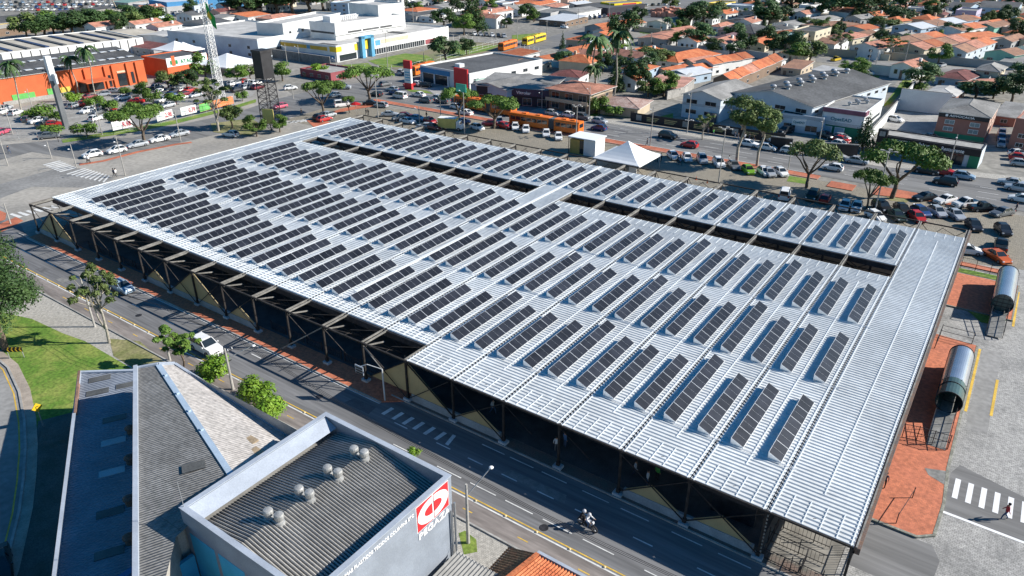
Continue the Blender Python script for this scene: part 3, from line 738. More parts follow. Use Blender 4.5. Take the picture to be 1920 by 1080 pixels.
CYAN = mat('cyan_paint', (.05, .38, .60), .7, var=.05); BLUEP = mat('blue_paint', (.05, .17, .36), .7, var=.06)
mb = MB()
for i in range(4): mb.box(X0 + .5 + i * 3.1, Y0 - .02, 3.4, X0 + 3.2 + i * 3.1, Y0 - .001, 7.6)
mb.build('wall_panel', CYAN, t)
mb = MB(); mb.cyl((X0 + .2, Y0 + .2, HT), (X0 + .2, Y0 + .2, HT + 2.2), .025, n=6); mb.build('antenna', STEEL, t)
# annex
t = thing('blue_annex', 'low blue and cyan annex in shade between the two foreground roofs', 'building', (-38, 14, 0))
mb = MB(); mb.box(-40.8, 8, 0, -28, 17.0, 3.0, 0, 1); mb.build('walls', [CYAN, CONC_D], t)
mb = MB(); mb.box(-41.2, 8, 3.0, -40.7, 17.0, 5.2); mb.box(-40.7, 15.8, 3.0, -38.7, 16.2, 4.9); mb.build('parapet', BLUEP, t)
mb = MB(); mb.box(-38.5, 13.2, 3.0, -38.2, 16.9, 5.6); mb.build('dividing_wall', CYAN, t)
mb = MB(); mb.box(-37.6, 15.9, 3.9, -36.7, 16.02, 4.5); mb.build('window', GLASS, t)
# wedge-shaped warehouse
t = thing('wedge_warehouse', 'wedge-shaped warehouse with grey and pinkish slab roof planes meeting at a pale blue ridge', 'warehouse', (-50, 20, 0))
A = (-59.57, 25.74, 8.0); B = (-37.29 + 3.0, 12.8 - 1.75, 8.0); Bx = (-30.0, 8.6, 8.0)
R0 = (-58.2, 27.1, 8.25); R1 = (-39.3, 21.4, 8.25); E0 = (-57.78, 28.35, 7.7); E1 = (-39.0, 28.4, 7.7)
mb = MB()
dl = (Vector(Bx) - Vector(A)).normalized(); nl = Vector((-dl.y, dl.x, 0))
def hz(p): return (p[0], p[1], 8.0 + .07 * (Vector((p[0], p[1], 8.0)) - Vector(A)).dot(nl))
R0 = hz(R0); R1 = hz((-38.9, 21.3)); nn = (Vector(R1) - Vector(R0)).cross(Vector((E0[0], E0[1], R0[2] - .45)) - Vector(R0)); E0 = (E0[0], E0[1], R0[2] - .45)
E1 = (E1[0], E1[1], R0[2] - (nn.x * (E1[0] - R0[0]) + nn.y * (E1[1] - R0[1])) / nn.z)
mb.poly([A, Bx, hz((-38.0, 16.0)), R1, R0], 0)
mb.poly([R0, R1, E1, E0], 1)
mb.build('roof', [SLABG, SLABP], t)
mb = MB()
fp = [(A[0], A[1]), (E0[0], E0[1]), (E1[0], E1[1]), (-39, 16.5), (Bx[0], Bx[1])]
for i in range(len(fp)):
    a, b = fp[i], fp[(i + 1) % len(fp)]; mb.poly([(*a, 0), (*b, 0), (*b, 7.65), (*a, 7.65)][::-1])
mb.build('walls', mat('dirty_cream_wall', (.42, .40, .36), .85, var=.15), t)
mb = MB()
mb.bar((A[0], A[1], 7.95), (Bx[0], Bx[1], 7.95), .34, .75, 0)
mb.bar((A[0], A[1], 7.9), R0, .28, .4, 0); mb.bar(R0, E0, .28, .4, 0); mb.bar((E0[0], E0[1] + .05, E0[2] - .05), (E1[0], E1[1] + .05, E1[2] - .05), .25, .35, 0)
mb.build('coping', GREYT, t)
mb = MB(); mb.bar(R0, R1, .45, .16, 0)
d = Vector(R1) - Vector(R0)
for f in (.12, .3, .46, .62): 
    p = Vector(R0) + d * f; mb.box(p.x - .12, p.y - .12, p.z, p.x + .12, p.y + .12, p.z + .2)
mb.build('ridge_flashing', mat('pale_blue_metal', (.42, .52, .62), .5, .2, var=.08), t)
dl = (Vector(Bx) - Vector(A)).normalized(); nl = Vector((-dl.y, dl.x, 0))
def onroof(f, s, z): p = Vector(A).lerp(Vector(Bx), f) + nl * s; return (p.x, p.y, z)
def quadp(f, s, L, Wd, z):
    p = Vector(A) + dl * f + nl * s; a, b = dl * L, nl * Wd
    return [tuple(Vector((p.x, p.y, z))), tuple(Vector((p.x, p.y, z)) + a), tuple(Vector((p.x, p.y, z)) + a + b), tuple(Vector((p.x, p.y, z)) + b)]
mb = MB(); mb.poly(quadp(16.4, 3.1, 1.0, 1.6, 8.36)); 
mb.build('skylight', mat('dusty_skylight', (.10, .10, .095), .5, var=.2), t)
for (a, b) in ((470, 815), (480, 838)):
    x, y = G(a, b, 7.9); mb = MB(); zq = R0[2] - (nn.x * (x - R0[0]) + nn.y * (y - R0[1])) / nn.z; mb.bar((x - .5, y, zq + .04), (x + .5, y, zq + .04), .6, .1); mb.build('skylight', mat('tan_skylight', (.34, .26, .17), .6, var=.2), t)
# lower grey roof to its left
t = thing('low_warehouse', 'long low warehouse with blue-grey roof lying in the shade of the wedge roof', 'warehouse', (-62, 20, 0))
zl = 4.5
a0 = (-68.96, 24.56); a1 = (-45.35 + 4.2, 10.94 - 2.4); b0 = (A[0] - .2, A[1] - .1 + .0); 
_bm = mat('blue_grey_sheet', (.24, .27, .32), .8, var=.12, scale=.4, fine=4); add_corr(_bm, (22.3, -13), .3, 1.0)
K = [a0, (A[0] - 3.6, A[1] + 3.4), (A[0] - .15, A[1] - .2), (Bx[0], Bx[1] - .2), (-38.6, 7.0)]
mb = MB(); mb.poly([(p[0], p[1], zl) for p in K][::-1]); mb.build('roof', SLABG if False else mat('blue_grey_sheet', (.24, .27, .32), .8, var=.12, scale=.4, fine=4), t)
mb = MB()
for i in range(len(K)):
    a, b = K[i], K[(i + 1) % len(K)]; mb.bar((*a, zl / 2), (*b, zl / 2), .16, zl - .1) if i in (0, 1, 4) else None
mb.build('walls', MATS['dirty_cream_wall'], t)
mb = MB(); mb.bar((*a0, zl + .05), (-38.6, 7.0, zl + .05), .26, .5); mb.bar((*K[0], zl + .02), (*K[1], zl + .02), .3, .4); mb.build('coping', GREYT, t)
mb = MB(); mb.bar((*a0, zl + .05), (a0[0] + 6.6, a0[1] - 3.7, zl + .1), .2, .6); mb.build('rusty_flashing', mat('brown_flashing', (.24, .14, .10), .8, var=.3), t)
for (px, py, w) in ((187, 682 + 28, 0), (183, 735, 0), (238, 722, 0), (215, 785, 0), (213, 828, 1), (210, 885, 1), (207, 961, 0), (205, 1037, 0)):
    x, y = G(px, py, zl); mb = MB(); q = [Vector((x, y, zl + .02)) + dl * u * .42 + nl * v * .95 for u, v in ((-1, -1), (1, -1), (1, 1), (-1, 1))]
    mb.prism([(p.x, p.y) for p in q], zl - .02, zl + .05); mb.build('skylight', mat('pale_skylight', (.38, .42, .45), .5) if w else MATS['dusty_skylight'], t)
for (px, py) in ((246, 812), (245, 868), (244, 945), (244, 1018)):
    x, y = G(px, py, zl); mb = MB(); mb.lathe([(.32, zl), (.3, zl + .5), (.42, zl + .5), (.42, zl + .62), (.2, zl + .78), (0, zl + .8)], 12, c=(x, y)); mb.build('roof_vent', RUST, t)
# bottom edge: tiled house, canopy
TILE = mat('orange_tiles', (.40, .105, .04), .85, var=.28, scale=.5, fine=5, bump=.4, rnd=.25, col2=(.50, .17, .07))
t = thing('tiled_house', 'orange tiled hip roof rising into the bottom edge of the picture', 'house', (-17, 26, 0))
z0 = 3.4
ax, ay = G(1008, 1040, z0)
zx, zy = G(1000, 1036, z0)
mb = MB(); corrugated(mb, (ax, ay, z0), (1, 0, 0), (0, -1, .28), 7.0, 5.0, .24, .05); 
q = MB(); P0 = Vector((ax, ay, z0))
mb.build('roof', TILE, t)
mb = MB(); corrugated(mb, (ax - .15, ay, z0), (0, -1, 0), (-1, 0, -.35), 5.0, 2.6, .24, .05); mb.build('roof', mat('mossy_tiles', (.33, .18, .10), .9, var=.4, scale=1.5, col2=(.20, .15, .09)), t)
mb = MB(); mb.box(ax - .1, ay + .05, 0, ax + 7.2, ay + .3, z0 + .12); mb.build('boundary_parapet', GREYT, t)
mb = MB(); mb.bar((ax, ay, z0 + .1), (ax, ay - 5, z0 + 1.5), .3, .15); mb.build('hip_tiles', TILE, t)
mb = MB(); mb.box(ax - 2.4, ay - 6, 0, ax + 7, ay - .1, 2.6); mb.build('walls', MATS['dirty_cream_wall'], t)
t = thing('driveway_canopy', 'low ribbed grey metal canopy beside the logo warehouse', 'canopy', (-23, 29, 0))
x0, y0 = G(858, 1035, 2.8); x1, y1 = G(935, 1078, 2.8)
mb = MB(); corrugated(mb, (x0, y0 - 6, 2.8), (1, 0, 0), (0, 1, .02), x1 - x0 + .5, 6.0, .3, .05); mb.build('roof', FIBER, t)
mb = MB(); mb.box(x0, y0 - .2, 0, x1 + .5, y0, 2.65); mb.build('gate', DARKST, t)
sheet('painted_shade_strip', PX((72, 790), (148, 770), (140, 860), (100, 1090), (12, 1090), (48, 930)), .03, mat('shade_toned_ground', (.11, .12, .11), .95, var=.3, scale=.4, col2=(.07, .085, .07)))  # dark sheet that paints the wedge wall's shadow onto the lawn
PT1 = mat('old_patch', (.115, .115, .118), .9, var=.15, scale=1.5); PT2 = mat('new_patch', (.20, .198, .19), .9, var=.15, scale=1.5)
rp = random.Random(4)
for i in range(26):
    if i % 2: x, y, w, d = rp.uniform(-110, 5), rp.uniform(37.2, 41), rp.uniform(1, 7), rp.uniform(.4, 1.3)
    else: x, y, w, d = rp.uniform(-120, 5), rp.uniform(146.5, 157), rp.uniform(2, 9), rp.uniform(.5, 1.6)
    k = rp.uniform(-.15, .15); sheet('road_patch', [(x, y), (x + w, y + k), (x + w * .95, y + d), (x + w * .1, y + d * .9)], .0085 + i * .00008, PT1 if i % 3 else PT2)
for i, (x, y) in enumerate(((-84, 38.3), (-52, 39.4), (-23, 37.4), (-66, 33.2), (-96, 40.1))):
    mb = MB(); mb.cyl((x, y, 0), (x, y, .022), .38, n=16); o = mb.build('manhole_cover', DARKST); tag(o, '%s round iron manhole cover from the right' % ORD[[2, 2, 0, 3, 4][i] if i != 1 else 1], 'manhole cover', 'manhole covers')
sheet('verge_lawn', PX((860, 1000), (872, 995), (893, 1012), (895, 1035), (870, 1040)), .02, GRASS)
# ================= vehicles =================
PAINT = {}
for n_, c_ in dict(white=(.74, .74, .73), silver=(.42, .44, .46), grey=(.15, .16, .17), black=(.018, .019, .022), red=(.42, .02, .02), blue=(.03, .07, .20), lightblue=(.30, .40, .50), green=(.20, .42, .03), darkgreen=(.03, .055, .045), orange=(.62, .12, .02), darkred=(.17, .015, .025), yellow=(.65, .45, .03), pink=(.55, .10, .16), brown=(.12, .06, .04)).items():
    PAINT[n_] = mat('car_paint_' + n_, c_, .3, .0 if n_ in ('white', 'red', 'black') else .25, var=.04, spec=.6)
HEADL = mat('headlamp', (.75, .76, .78), .15, var=.02); TAILL = mat('tail_lamp', (.35, .01, .01), .25, var=.02)
RIM = mat('wheel_rim', (.35, .36, .38), .35, .7, var=.05)
SPECS = {  # stations (x, ztop, halfwidth), belt frame of the cabin, roof height
 'hatchback': ([(-1.92, .62, .70), (-1.86, .93, .80), (.75, .96, .84), (1.2, .90, .83), (1.78, .74, .78), (1.95, .52, .68)], (-1.80, .98, -1.25, .15, 1.47), .84, (-1.22, 1.25), .30),
 'sedan': ([(-2.22, .60, .70), (-2.16, .88, .80), (-1.35, .95, .84), (.85, .95, .85), (1.4, .88, .84), (2.05, .74, .79), (2.22, .52, .68)], (-1.55, 1.0, -.95, .2, 1.43), .85, (-1.35, 1.4), .31),
 'suv': ([(-2.1, .72, .76), (-2.05, 1.05, .87), (.85, 1.07, .90), (1.35, 1.02, .89), (1.95, .90, .85), (2.12, .60, .76)], (-2.0, 1.1, -1.6, .35, 1.68), .90, (-1.3, 1.32), .36),
 'van': ([(-2.15, .8, .84), (-2.12, 1.1, .92), (1.45, 1.08, .92), (1.85, .98, .88), (2.1, .62, .8)], (-2.1, 1.6, -1.95, .85, 1.88), .92, (-1.35, 1.4), .33),
 'pickup': ([(-2.4, .80, .80), (-2.36, .95, .86), (-.75, .97, .88), (.95, 1.0, .88), (1.5, .95, .87), (2.15, .84, .83), (2.32, .58, .74)], (-.8, 1.15, -.6, .4, 1.62), .88, (-1.45, 1.45), .35),
}
def car_parts(kind):
    st, (rb, fb, rt, ft, H), hw, wx, wr = SPECS[kind]
    body, glass = MB(), MB()
    k = 0; z0 = .24
    for i, (x, zt, w) in enumerate(st):
        body.v += [(x, -w, z0), (x, -w - .02, zt * .62), (x, -w + .07, zt), (x, w - .07, zt), (x, w + .02, zt * .62), (x, w, z0)]
    for i in range(len(st) - 1):
        a, b = i * 6, i * 6 + 6
        for j in range(5): body.face([a + j, a + j + 1, b + j + 1, b + j][::-1])
    body.face([0, 1, 2, 3, 4, 5]); L = (len(st) - 1) * 6; body.face([L + j for j in (5, 4, 3, 2, 1, 0)])
    def belt(x):
        for (p, q) in zip(st[:-1], st[1:]):
            if p[0] <= x <= q[0]: return p[1] + (q[1] - p[1]) * (x - p[0]) / (q[0] - p[0])
        return st[-1][1]
    zr, zf = belt(rb) - .02, belt(fb) - .02; wb, wt = hw - .09, hw - .24
    g = [(rb, -wb, zr), (fb, -wb, zf), (fb, wb, zf), (rb, wb, zr), (rt, -wt, H - .05), (ft, -wt, H - .05), (ft, wt, H - .05), (rt, wt, H - .05)]
    glass.v += g
    for f in ((0, 1, 5, 4), (1, 2, 6, 5), (2, 3, 7, 6), (3, 0, 4, 7), (4, 5, 6, 7)): glass.face(list(f))
    kk = len(body.v); e = .015
    body.v += [(rt - .03, -wt - e, H - .07), (ft + .05, -wt - e, H - .07), (ft + .05, wt + e, H - .07), (rt - .03, wt + e, H - .07), (rt + .12, -wt + .1, H), (ft - .15, -wt + .1, H), (ft - .15, wt - .1, H), (rt + .12, wt - .1, H)]
    for f in ((0, 1, 5, 4), (1, 2, 6, 5), (2, 3, 7, 6), (3, 0, 4, 7), (4, 5, 6, 7)): body.face([kk + j for j in f])
    for s in (-1, 1):
        body.bar((rb + .02, s * wb, zr), (rt, s * wt, H - .06), .12, .07); body.bar((fb, s * wb, zf), (ft, s * wt, H - .06), .07, .06)
        xm = (rb + fb) / 2 * .6 + (rt + ft) / 2 * .4; body.bar((xm, s * (wb + .01), zr), (xm, s * (wt + .01), H - .06), .08, .05)
        if kind == 'van': body.box(-2.0, s * wb, 1.05, -.2, s * (wb + .02), 1.7) if False else None
    for s in (-1, 1): body.box(ft + .55, s * (hw + .02), belt(.6), ft + .68, s * (hw + .16), belt(.6) + .12)
    if kind == 'pickup': glass.box(-2.28, -.68, .96, -.92, .68, .985)
    return body, glass, wx, wr, hw, st
def wheel_mb(x, y, r, s):
    m = MB(); m.cyl((x, y - .10, r), (x, y + .10, r), r, n=12, mi=0); m.cyl((x, y + s * .101, r), (x, y + s * .115, r), r * .6, n=8, mi=1); return m
def wheel(x, y, r, s, t):
    m = MB(); m.cyl((x, y - .10, r), (x, y + .10, r), r, n=12); w = m.build('wheel', BLACK, t, world=False)
    m = MB(); m.cyl((x, y + s * .101, r), (x, y + s * .115, r), r * .6, n=8); m.build('rim', RIM, w, world=False)
def make_car(kind, parts=True):
    body, glass, wx, wr, hw, st = car_parts(kind)
    t = thing('car' if kind != 'van' else 'van', 'x', kind if kind in ('van', 'pickup', 'suv') else 'car')
    if kind == 'pickup': t.name = 'pickup_truck'
    xf, zf = st[-2][0], st[-2][1]; xr, zr_ = st[0][0], st[1][1]
    if not parts:
        o = t; bpy.data.objects.remove(t); m = MB()
        def merge(src, mi):
            k = len(m.v); m.v += src.v
            for f in src.f: m.face([i + k for i in f], mi)
        merge(body, 0); merge(glass, 1)
        for x in wx:
            for s in (-1, 1): w = MB(); w.cyl((x, s * (hw - .12) - .1, wr), (x, s * (hw - .12) + .1, wr), wr, n=8); merge(w, 2)
        o = m.build('parked_car', [PAINT['white'], GLASS, BLACK], world=False); return o
    body.build('body', PAINT['white'], t, world=False); glass.build('windows', GLASS, t, world=False)
    for x in wx:
        for s in (-1, 1): wheel(x, s * (hw - .09), wr, s, t)
    for s in (-1, 1):
        w = st[-2][2]; a = MB(); a.box(xf - .1, s * (w - .28), zf * .72, xf + .14, s * (w - .02), zf * .93); a.build('headlight', HEADL, t, world=False)
        a = MB(); a.box(xr - .02, s * (st[0][2] - .18), zr_ * .68, xr + .16, s * (st[0][2] + .07), zr_ * .95); a.build('tail_light', TAILL, t, world=False)
    a = MB(); a.box(xf - .02, -.35, zf * .5, xf + .185, .35, zf * .66); a.build('grille', BLACK, t, world=False)
    return t
protos = {}
pending = []
def car(px, py, d, kind, colour, ctx, det=True):
    """px, py: where the middle of the car stands in the survey photo; d: heading in degrees or image vector of its nose"""
    x, y = G(px, py)
    if isinstance(d, tuple):
        a = G(px + d[0], py + d[1]); rz = math.atan2(a[1] - y, a[0] - x)
    else: rz = math.radians(d)
    pending.append((ctx, colour, kind, px, x, y, rz, det))
CTX = {'lot': ('parked on the setts beyond the terminal', 'cars parked on the setts beyond the terminal'),
 'ave': ('on the wide avenue', 'vehicles on the wide avenue'), 'front': ('parked at the shops across the avenue', 'cars parked at the shops across the avenue'),
 'market': ('in the orange supermarket car park', 'cars in the supermarket car park'), 'junction': ('at the busy junction', 'cars at the junction'),
 'west': ('along the street left of the terminal', 'cars on the street left of the terminal'), 'town': ('among the houses far behind', 'cars among the houses'),
 'mast': ('near the white lattice mast', 'cars near the lattice mast'), 'yard': ('in the far scrap yard', 'cars in the scrap yard'), 'dealer': ('by the far yellow shop', 'cars by the far yellow shop'), 'bus': ('beside the white school fence', 'cars beside the school fence')}
def flush_cars():
    cnt = {}; tot = {}
    CN = {'lightblue': 'light blue', 'darkgreen': 'dark green', 'darkred': 'dark red', 'grey': 'dark grey'}
    for p in pending: tot[(p[0], p[1], p[2])] = tot.get((p[0], p[1], p[2]), 0) + 1
    for (ctx, colour, kind, px, x, y, rz, det) in sorted(pending, key=lambda p: p[3]):
        k = (ctx, colour, kind); i = cnt.get(k, 0); cnt[k] = i + 1
        cn = CN.get(colour, colour); kn = {'suv': 'tall estate car', 'pickup': 'pickup truck'}.get(kind, kind)
        lab = '%s %s %s' % (cn, kn, CTX[ctx][0]) if tot[k] == 1 else '%s %s %s, %s such from left' % (cn, kn, CTX[ctx][0], ORD[i])
        key = (kind, det)
        if key not in protos: protos[key] = [make_car(kind, det), False]
        pr = protos[key]
        if not det: 
            lab2 = lab; o = pr[0] if not pr[1] else dup(pr[0], (0, 0, 0))
            pr[1] = True; o.location = (x, y, 0.02); o.rotation_euler.z = rz
            o.material_slots[0].link = 'OBJECT'; o.material_slots[0].material = PAINT[colour]
        else:
            o = pr[0] if not pr[1] else dup(pr[0], (0, 0, 0)); pr[1] = True; o.location = (x, y, 0.02); o.rotation_euler.z = rz
            for ch in o.children:
                if ch.name.split('.')[0] == 'body': ch.material_slots[0].link = 'OBJECT'; ch.material_slots[0].material = PAINT[colour]
        o['label'] = lab; o['group'] = CTX[ctx][1]; o['category'] = {'hatchback': 'car', 'sedan': 'car', 'suv': 'car', 'van': 'van', 'pickup': 'pickup truck'}[kind]
H_, S_, U_, V_, K_ = 'hatchback', 'sedan', 'suv', 'van', 'pickup'
# foreground
car(388, 657, (10, 5.3), U_, 'white', 'west'); pending[-1] = ('fg',) + pending[-1][1:]
car(231, 545, (10, 5.0), H_, 'lightblue', 'west'); pending[-1] = ('fg',) + pending[-1][1:]
car(2, 1072, (1, 10), S_, 'black', 'west'); pending[-1] = ('fg',) + pending[-1][1:]
CTX['fg'] = ('on the road in the foreground', 'cars on the foreground roads')
for a in ((966, 242, (1, 10), H_, 'white'), (986, 247, (0, 10), H_, 'white'), (1024, 255, (0, 10), H_, 'white'), (1047, 261, (1, 10), H_, 'white'),
          (1262, 297, (5, 4), H_, 'white'), (1288, 301, (3, 5), H_, 'white'), (1316, 304, (3, 5), U_, 'silver'), (1347, 311, (6, 7), U_, 'white'), (1375, 315, (6, 6), S_, 'grey'), (1402, 324, (6, 5), H_, 'green'), (1432, 327, (8, 6), H_, 'white'),
          (1441, 329, (8, 6), H_, 'silver'), (1463, 328, (8, 5), H_, 'white'), (1470, 371, (3, -9), V_, 'white'), (1522, 373, (-6, 8), U_, 'darkgreen'), (1546, 378, (5, -8), H_, 'red'), (1583, 391, (-5, 9), H_, 'white'), (1605, 394, (-3, 9), H_, 'white'),
          (1652, 394, (9, 6), U_, 'black'), (1680, 410, (9, 7), S_, 'darkgreen'), (1690, 398, (9, 7), H_, 'black'), (1725, 402, (9, 5), H_, 'blue'), (1718, 413, (9, 7), H_, 'red'), (1756, 403, (9, 6), H_, 'silver'), (1789, 408, (9, 6), S_, 'silver'),
          (1824, 429, (8, 8), H_, 'black'), (1879, 437, (8, 8), H_, 'black'), (1733, 375, (-10, 1), S_, 'black'), (1771, 380, (-10, 2), S_, 'white'), (1809, 387, (-10, 1), K_, 'white'), (1842, 395, (10, 0), K_, 'black'), (1877, 404, (-10, 2), S_, 'grey'),
          (1640, 411, (9, 5), H_, 'white'), (1812, 475, (9, 1), H_, 'white'), (1875, 466, (1, -10), K_, 'black'), (1868, 487, (10, 6), S_, 'orange'),
          (642, 200, (10, -1), V_, 'white'), (696, 197, (10, 0), S_, 'black'), (715, 201, (-10, -1), H_, 'silver'), (731, 218, (10, 0), S_, 'silver'), (761, 221, (10, 0), H_, 'darkred'), (750, 225, (-8, 1), H_, 'grey'), (783, 226, (10, 1), H_, 'lightblue'),
          (807, 231, (10, 3), H_, 'red'), (797, 241, (-10, 0), S_, 'silver'), (813, 243, (10, 2), H_, 'darkred'), (765, 231, (10, 2), S_, 'white'), (865, 233, (-8, 1), S_, 'blue'), (895, 243, (10, 3), H_, 'white'), (946, 240, (10, 2), H_, 'red'), (917, 236, (-10, 0), H_, 'darkred'), (1010, 268 - 30 + 12, (1, 10), H_, 'silver') if False else (936, 231, (1, 9), H_, 'silver')):
    car(*a, 'lot')
for a in ((1123, 244, 180, H_, 'blue'), (1124, 231, 0, H_, 'silver'), (1252, 259, 0, U_, 'black'), (1292, 276, 180, H_, 'red'), (1092, 224, 0, U_, 'grey'), (1403, 274, 0, S_, 'white'), (1438, 281, 0, H_, 'white'),
          (1569, 298, 0, H_, 'silver'), (1606, 306, 0, S_, 'silver'), (1735, 325, 0, K_, 'black'), (1766, 327, 0, U_, 'red'), (1806, 335, 0, H_, 'lightblue'), (1771, 346, 180, U_, 'black'), (1894, 347, 180, S_, 'silver'), (1909, 358, 180, K_, 'silver'), (1912, 378, 180, H_, 'white'), (1561, 319, 180, H_, 'white'), (1447, 280, 0, H_, 'white') if False else (1480, 287, 0, H_, 'white')):
    car(*a, 'ave')
for a in ((1472, 250, (-9, 2), U_, 'black'), (1577, 262, (9, 2), H_, 'silver'), (1578, 267, (9, 2), H_, 'red'), (1575, 275, (9, 2), H_, 'white'), (1455, 268, (9, 2), K_, 'white'), (1548, 258, (9, 3), S_, 'black'), (1877, 254, (0, 9), H_, 'white'), (1876, 274, (0, 9), H_, 'silver'), (1876, 263, (0, 9), S_, 'blue'),
          (1908, 292, (9, 0), H_, 'white'), (1910, 300, (9, 1), H_, 'red'), (1912, 311, (9, 1), H_, 'silver'), (1678, 228, (10, 2), H_, 'white'), (1036, 216, 0, H_, 'silver'), (1068, 220, 0, H_, 'white'), (1745, 262, (10, 2), S_, 'grey')):
    car(*a, 'front')
for a in ((545, 168, (10, -1), H_, 'white'), (645, 167, (10, 0), U_, 'silver'), (627, 182, (-10, 1), H_, 'silver'), (722, 161, (10, -2), H_, 'grey'), (736, 171, 180, H_, 'silver'), (741, 177, 180, H_, 'blue'), (706, 180, 180, H_, 'black'), (750, 184, 180, V_, 'white'), (785, 181, 180, S_, 'white'), (799, 192, 180, U_, 'grey'), (818, 187, 180, H_, 'silver'), (831, 193, 180, U_, 'grey'),
          (784, 161, (10, 1), H_, 'white'), (798, 163, (10, 0), H_, 'black'), (770, 162, (10, -1), S_, 'red'), (752, 139, (8, -5), U_, 'silver'), (815, 128, (10, -2), H_, 'grey'), (526, 203, (-10, 2), H_, 'pink'), (600, 223, (9, -3), H_, 'black'), (609, 227, (9, -2), H_, 'red'), (617, 219, (9, -2), H_, 'silver'), (857, 204, 0, H_, 'white'), (872, 215, 180, S_, 'white')):
    car(*a, 'junction')
for a in ((215, 174, (10, 0), S_, 'silver'), (195, 180, (-10, 1), H_, 'silver'), (170, 185, (10, -2), S_, 'darkred'), (231, 187, (-10, 2), S_, 'white'), (251, 182, (9, -2), H_, 'black'), (256, 193, (-10, 0), S_, 'red'), (161, 198, (9, -3), H_, 'red'), (165, 211, (-10, 3), S_, 'white'), (187, 213, (-10, 3), S_, 'grey'), (204, 221, (-10, 2), S_, 'white'), (221, 214, (9, -2), H_, 'red'), (225, 228, (9, -2), H_, 'darkred'), (193, 203, (9, -3), H_, 'grey'),
          (54, 227, (9, -4), H_, 'grey'), (73, 230, (-10, 2), S_, 'white'), (100, 237, (10, -1), S_, 'red'), (84, 238, (10, -2), H_, 'grey'), (307, 191, (-9, 2), H_, 'white'), (316, 201, (-9, 2), H_, 'silver'), (367, 182, (-9, 2), H_, 'silver'), (304, 175, (9, -2), H_, 'white'), (317, 174, (9, -2), S_, 'black'), (331, 174, (9, -2), S_, 'black'), (344, 172, (9, -2), H_, 'white'), (358, 172, (9, -2), S_, 'red'), (284, 172, (9, -3), H_, 'grey'),
          (296, 166, (9, -2), H_, 'silver'), (330, 166, (9, -2), H_, 'white'), (308, 181, (9, -2), S_, 'grey'), (325, 181, (9, -2), H_, 'blue'), (340, 186, (9, -2), H_, 'white'), (375, 202, (9, -2), S_, 'grey'), (6, 251, (9, -3), H_, 'pink'), (12, 206, (9, -3), H_, 'silver'), (30, 215, (9, -3), H_, 'white'), (3, 214, (9, -3), H_, 'white'), (180, 226, (9, -3), H_, 'white'), (140, 202, (9, -3), H_, 'silver'), (348, 179, (9, -2), H_, 'darkred')):
    car(*a, 'market')
for a in ((93, 259, (10, -1), S_, 'grey'), (174, 294, (-10, 2), H_, 'white'), (220, 286, (-10, 2), H_, 'white'), (259, 275, (-10, 2), S_, 'silver'), (300, 265, (-10, 2), S_, 'white'), (337, 255, (-10, 2), S_, 'silver'), (433, 256, (-10, -1), H_, 'white')):
    car(*a, 'west')
for i, (px, py, c) in enumerate(((438, 160, 'white'), (449, 158, 'silver'), (460, 156, 'red'), (470, 158, 'white'), (452, 166, 'blue'), (463, 167, 'silver'), (474, 166, 'grey'), (445, 172, 'black'), (430, 170, 'grey'), (480, 159, 'white'), (484, 167, 'darkred'))):
    car(px, py, (9, -2), H_, c, 'mast', False)
for i in range(9): car(1106 + i * 9, 36 - i * 1.2, (2, 6), H_, ['grey', 'black', 'blue', 'grey', 'red', 'red', 'darkred', 'silver', 'black'][i], 'dealer', False)
for i in range(8): car(1112 + i * 10, 30 - i * 1.5, (2, 6), H_, ['white', 'silver', 'black', 'grey', 'red', 'white', 'black', 'silver'][i], 'dealer', False)
for i in range(7): car(1200 + i * 12, 12 - i * .6, (9, -3), H_, ['white', 'silver', 'black', 'grey', 'white', 'red', 'silver'][i], 'dealer', False)
for i in range(6): car(890 + i * 11, 66 + i * .8, (6, 4), H_, ['white', 'silver', 'grey', 'white', 'black', 'silver'][i], 'bus', False)
for a in ((1058, 53, (9, 1), H_, 'white'), (1627, 140, (8, 1), H_, 'white'), (1765, 125, (8, -2), S_, 'silver'), (1723, 127, (9, -1), V_, 'white'), (1567, 114, (9, -2), K_, 'yellow'), (1290, 150, (9, 2), H_, 'silver'), (975, 0, (9, -4), H_, 'white'), (1325, 14, (9, -4), H_, 'silver'), (1350, 8, (9, -4), H_, 'black')):
    car(*a, 'town', a[2][0] < 0)
rs = random.Random(5); yardn = 0
for (x0, x1, ya, yb, n) in ((2, 215, 3, 22, 70), (238, 425, 13, 33, 64)):
    for i in range(n):
        px = x0 + (x1 - x0) * ((i * .618) % 1); rr = i % 4; py = ya + (yb - ya) * (rr + .5) / 4 + rs.uniform(-.8, .8)
        if yardn >= 134: break
        yardn += 1; car(px, py, (rs.choice((-5, 5)), rs.choice((-2, 2))), H_, rs.choice(['white', 'silver', 'grey', 'black', 'red', 'white', 'silver', 'lightblue', 'blue']), 'yard', False)
# junk-yard cars differ by row rather than number: give them labels by row and place
flush_cars()
yc = [o for o in COL.objects if o.get('group') == 'cars in the scrap yard' and o.parent is None]
yc.sort(key=lambda o: o.location.x)
for o in yc:
    cn = o['label'].split(' hatchback')[0]; o['label'] = '%s car packed among the many in the distant scrap yard' % cn
    o['group'] = '%s cars in the scrap yard' % cn

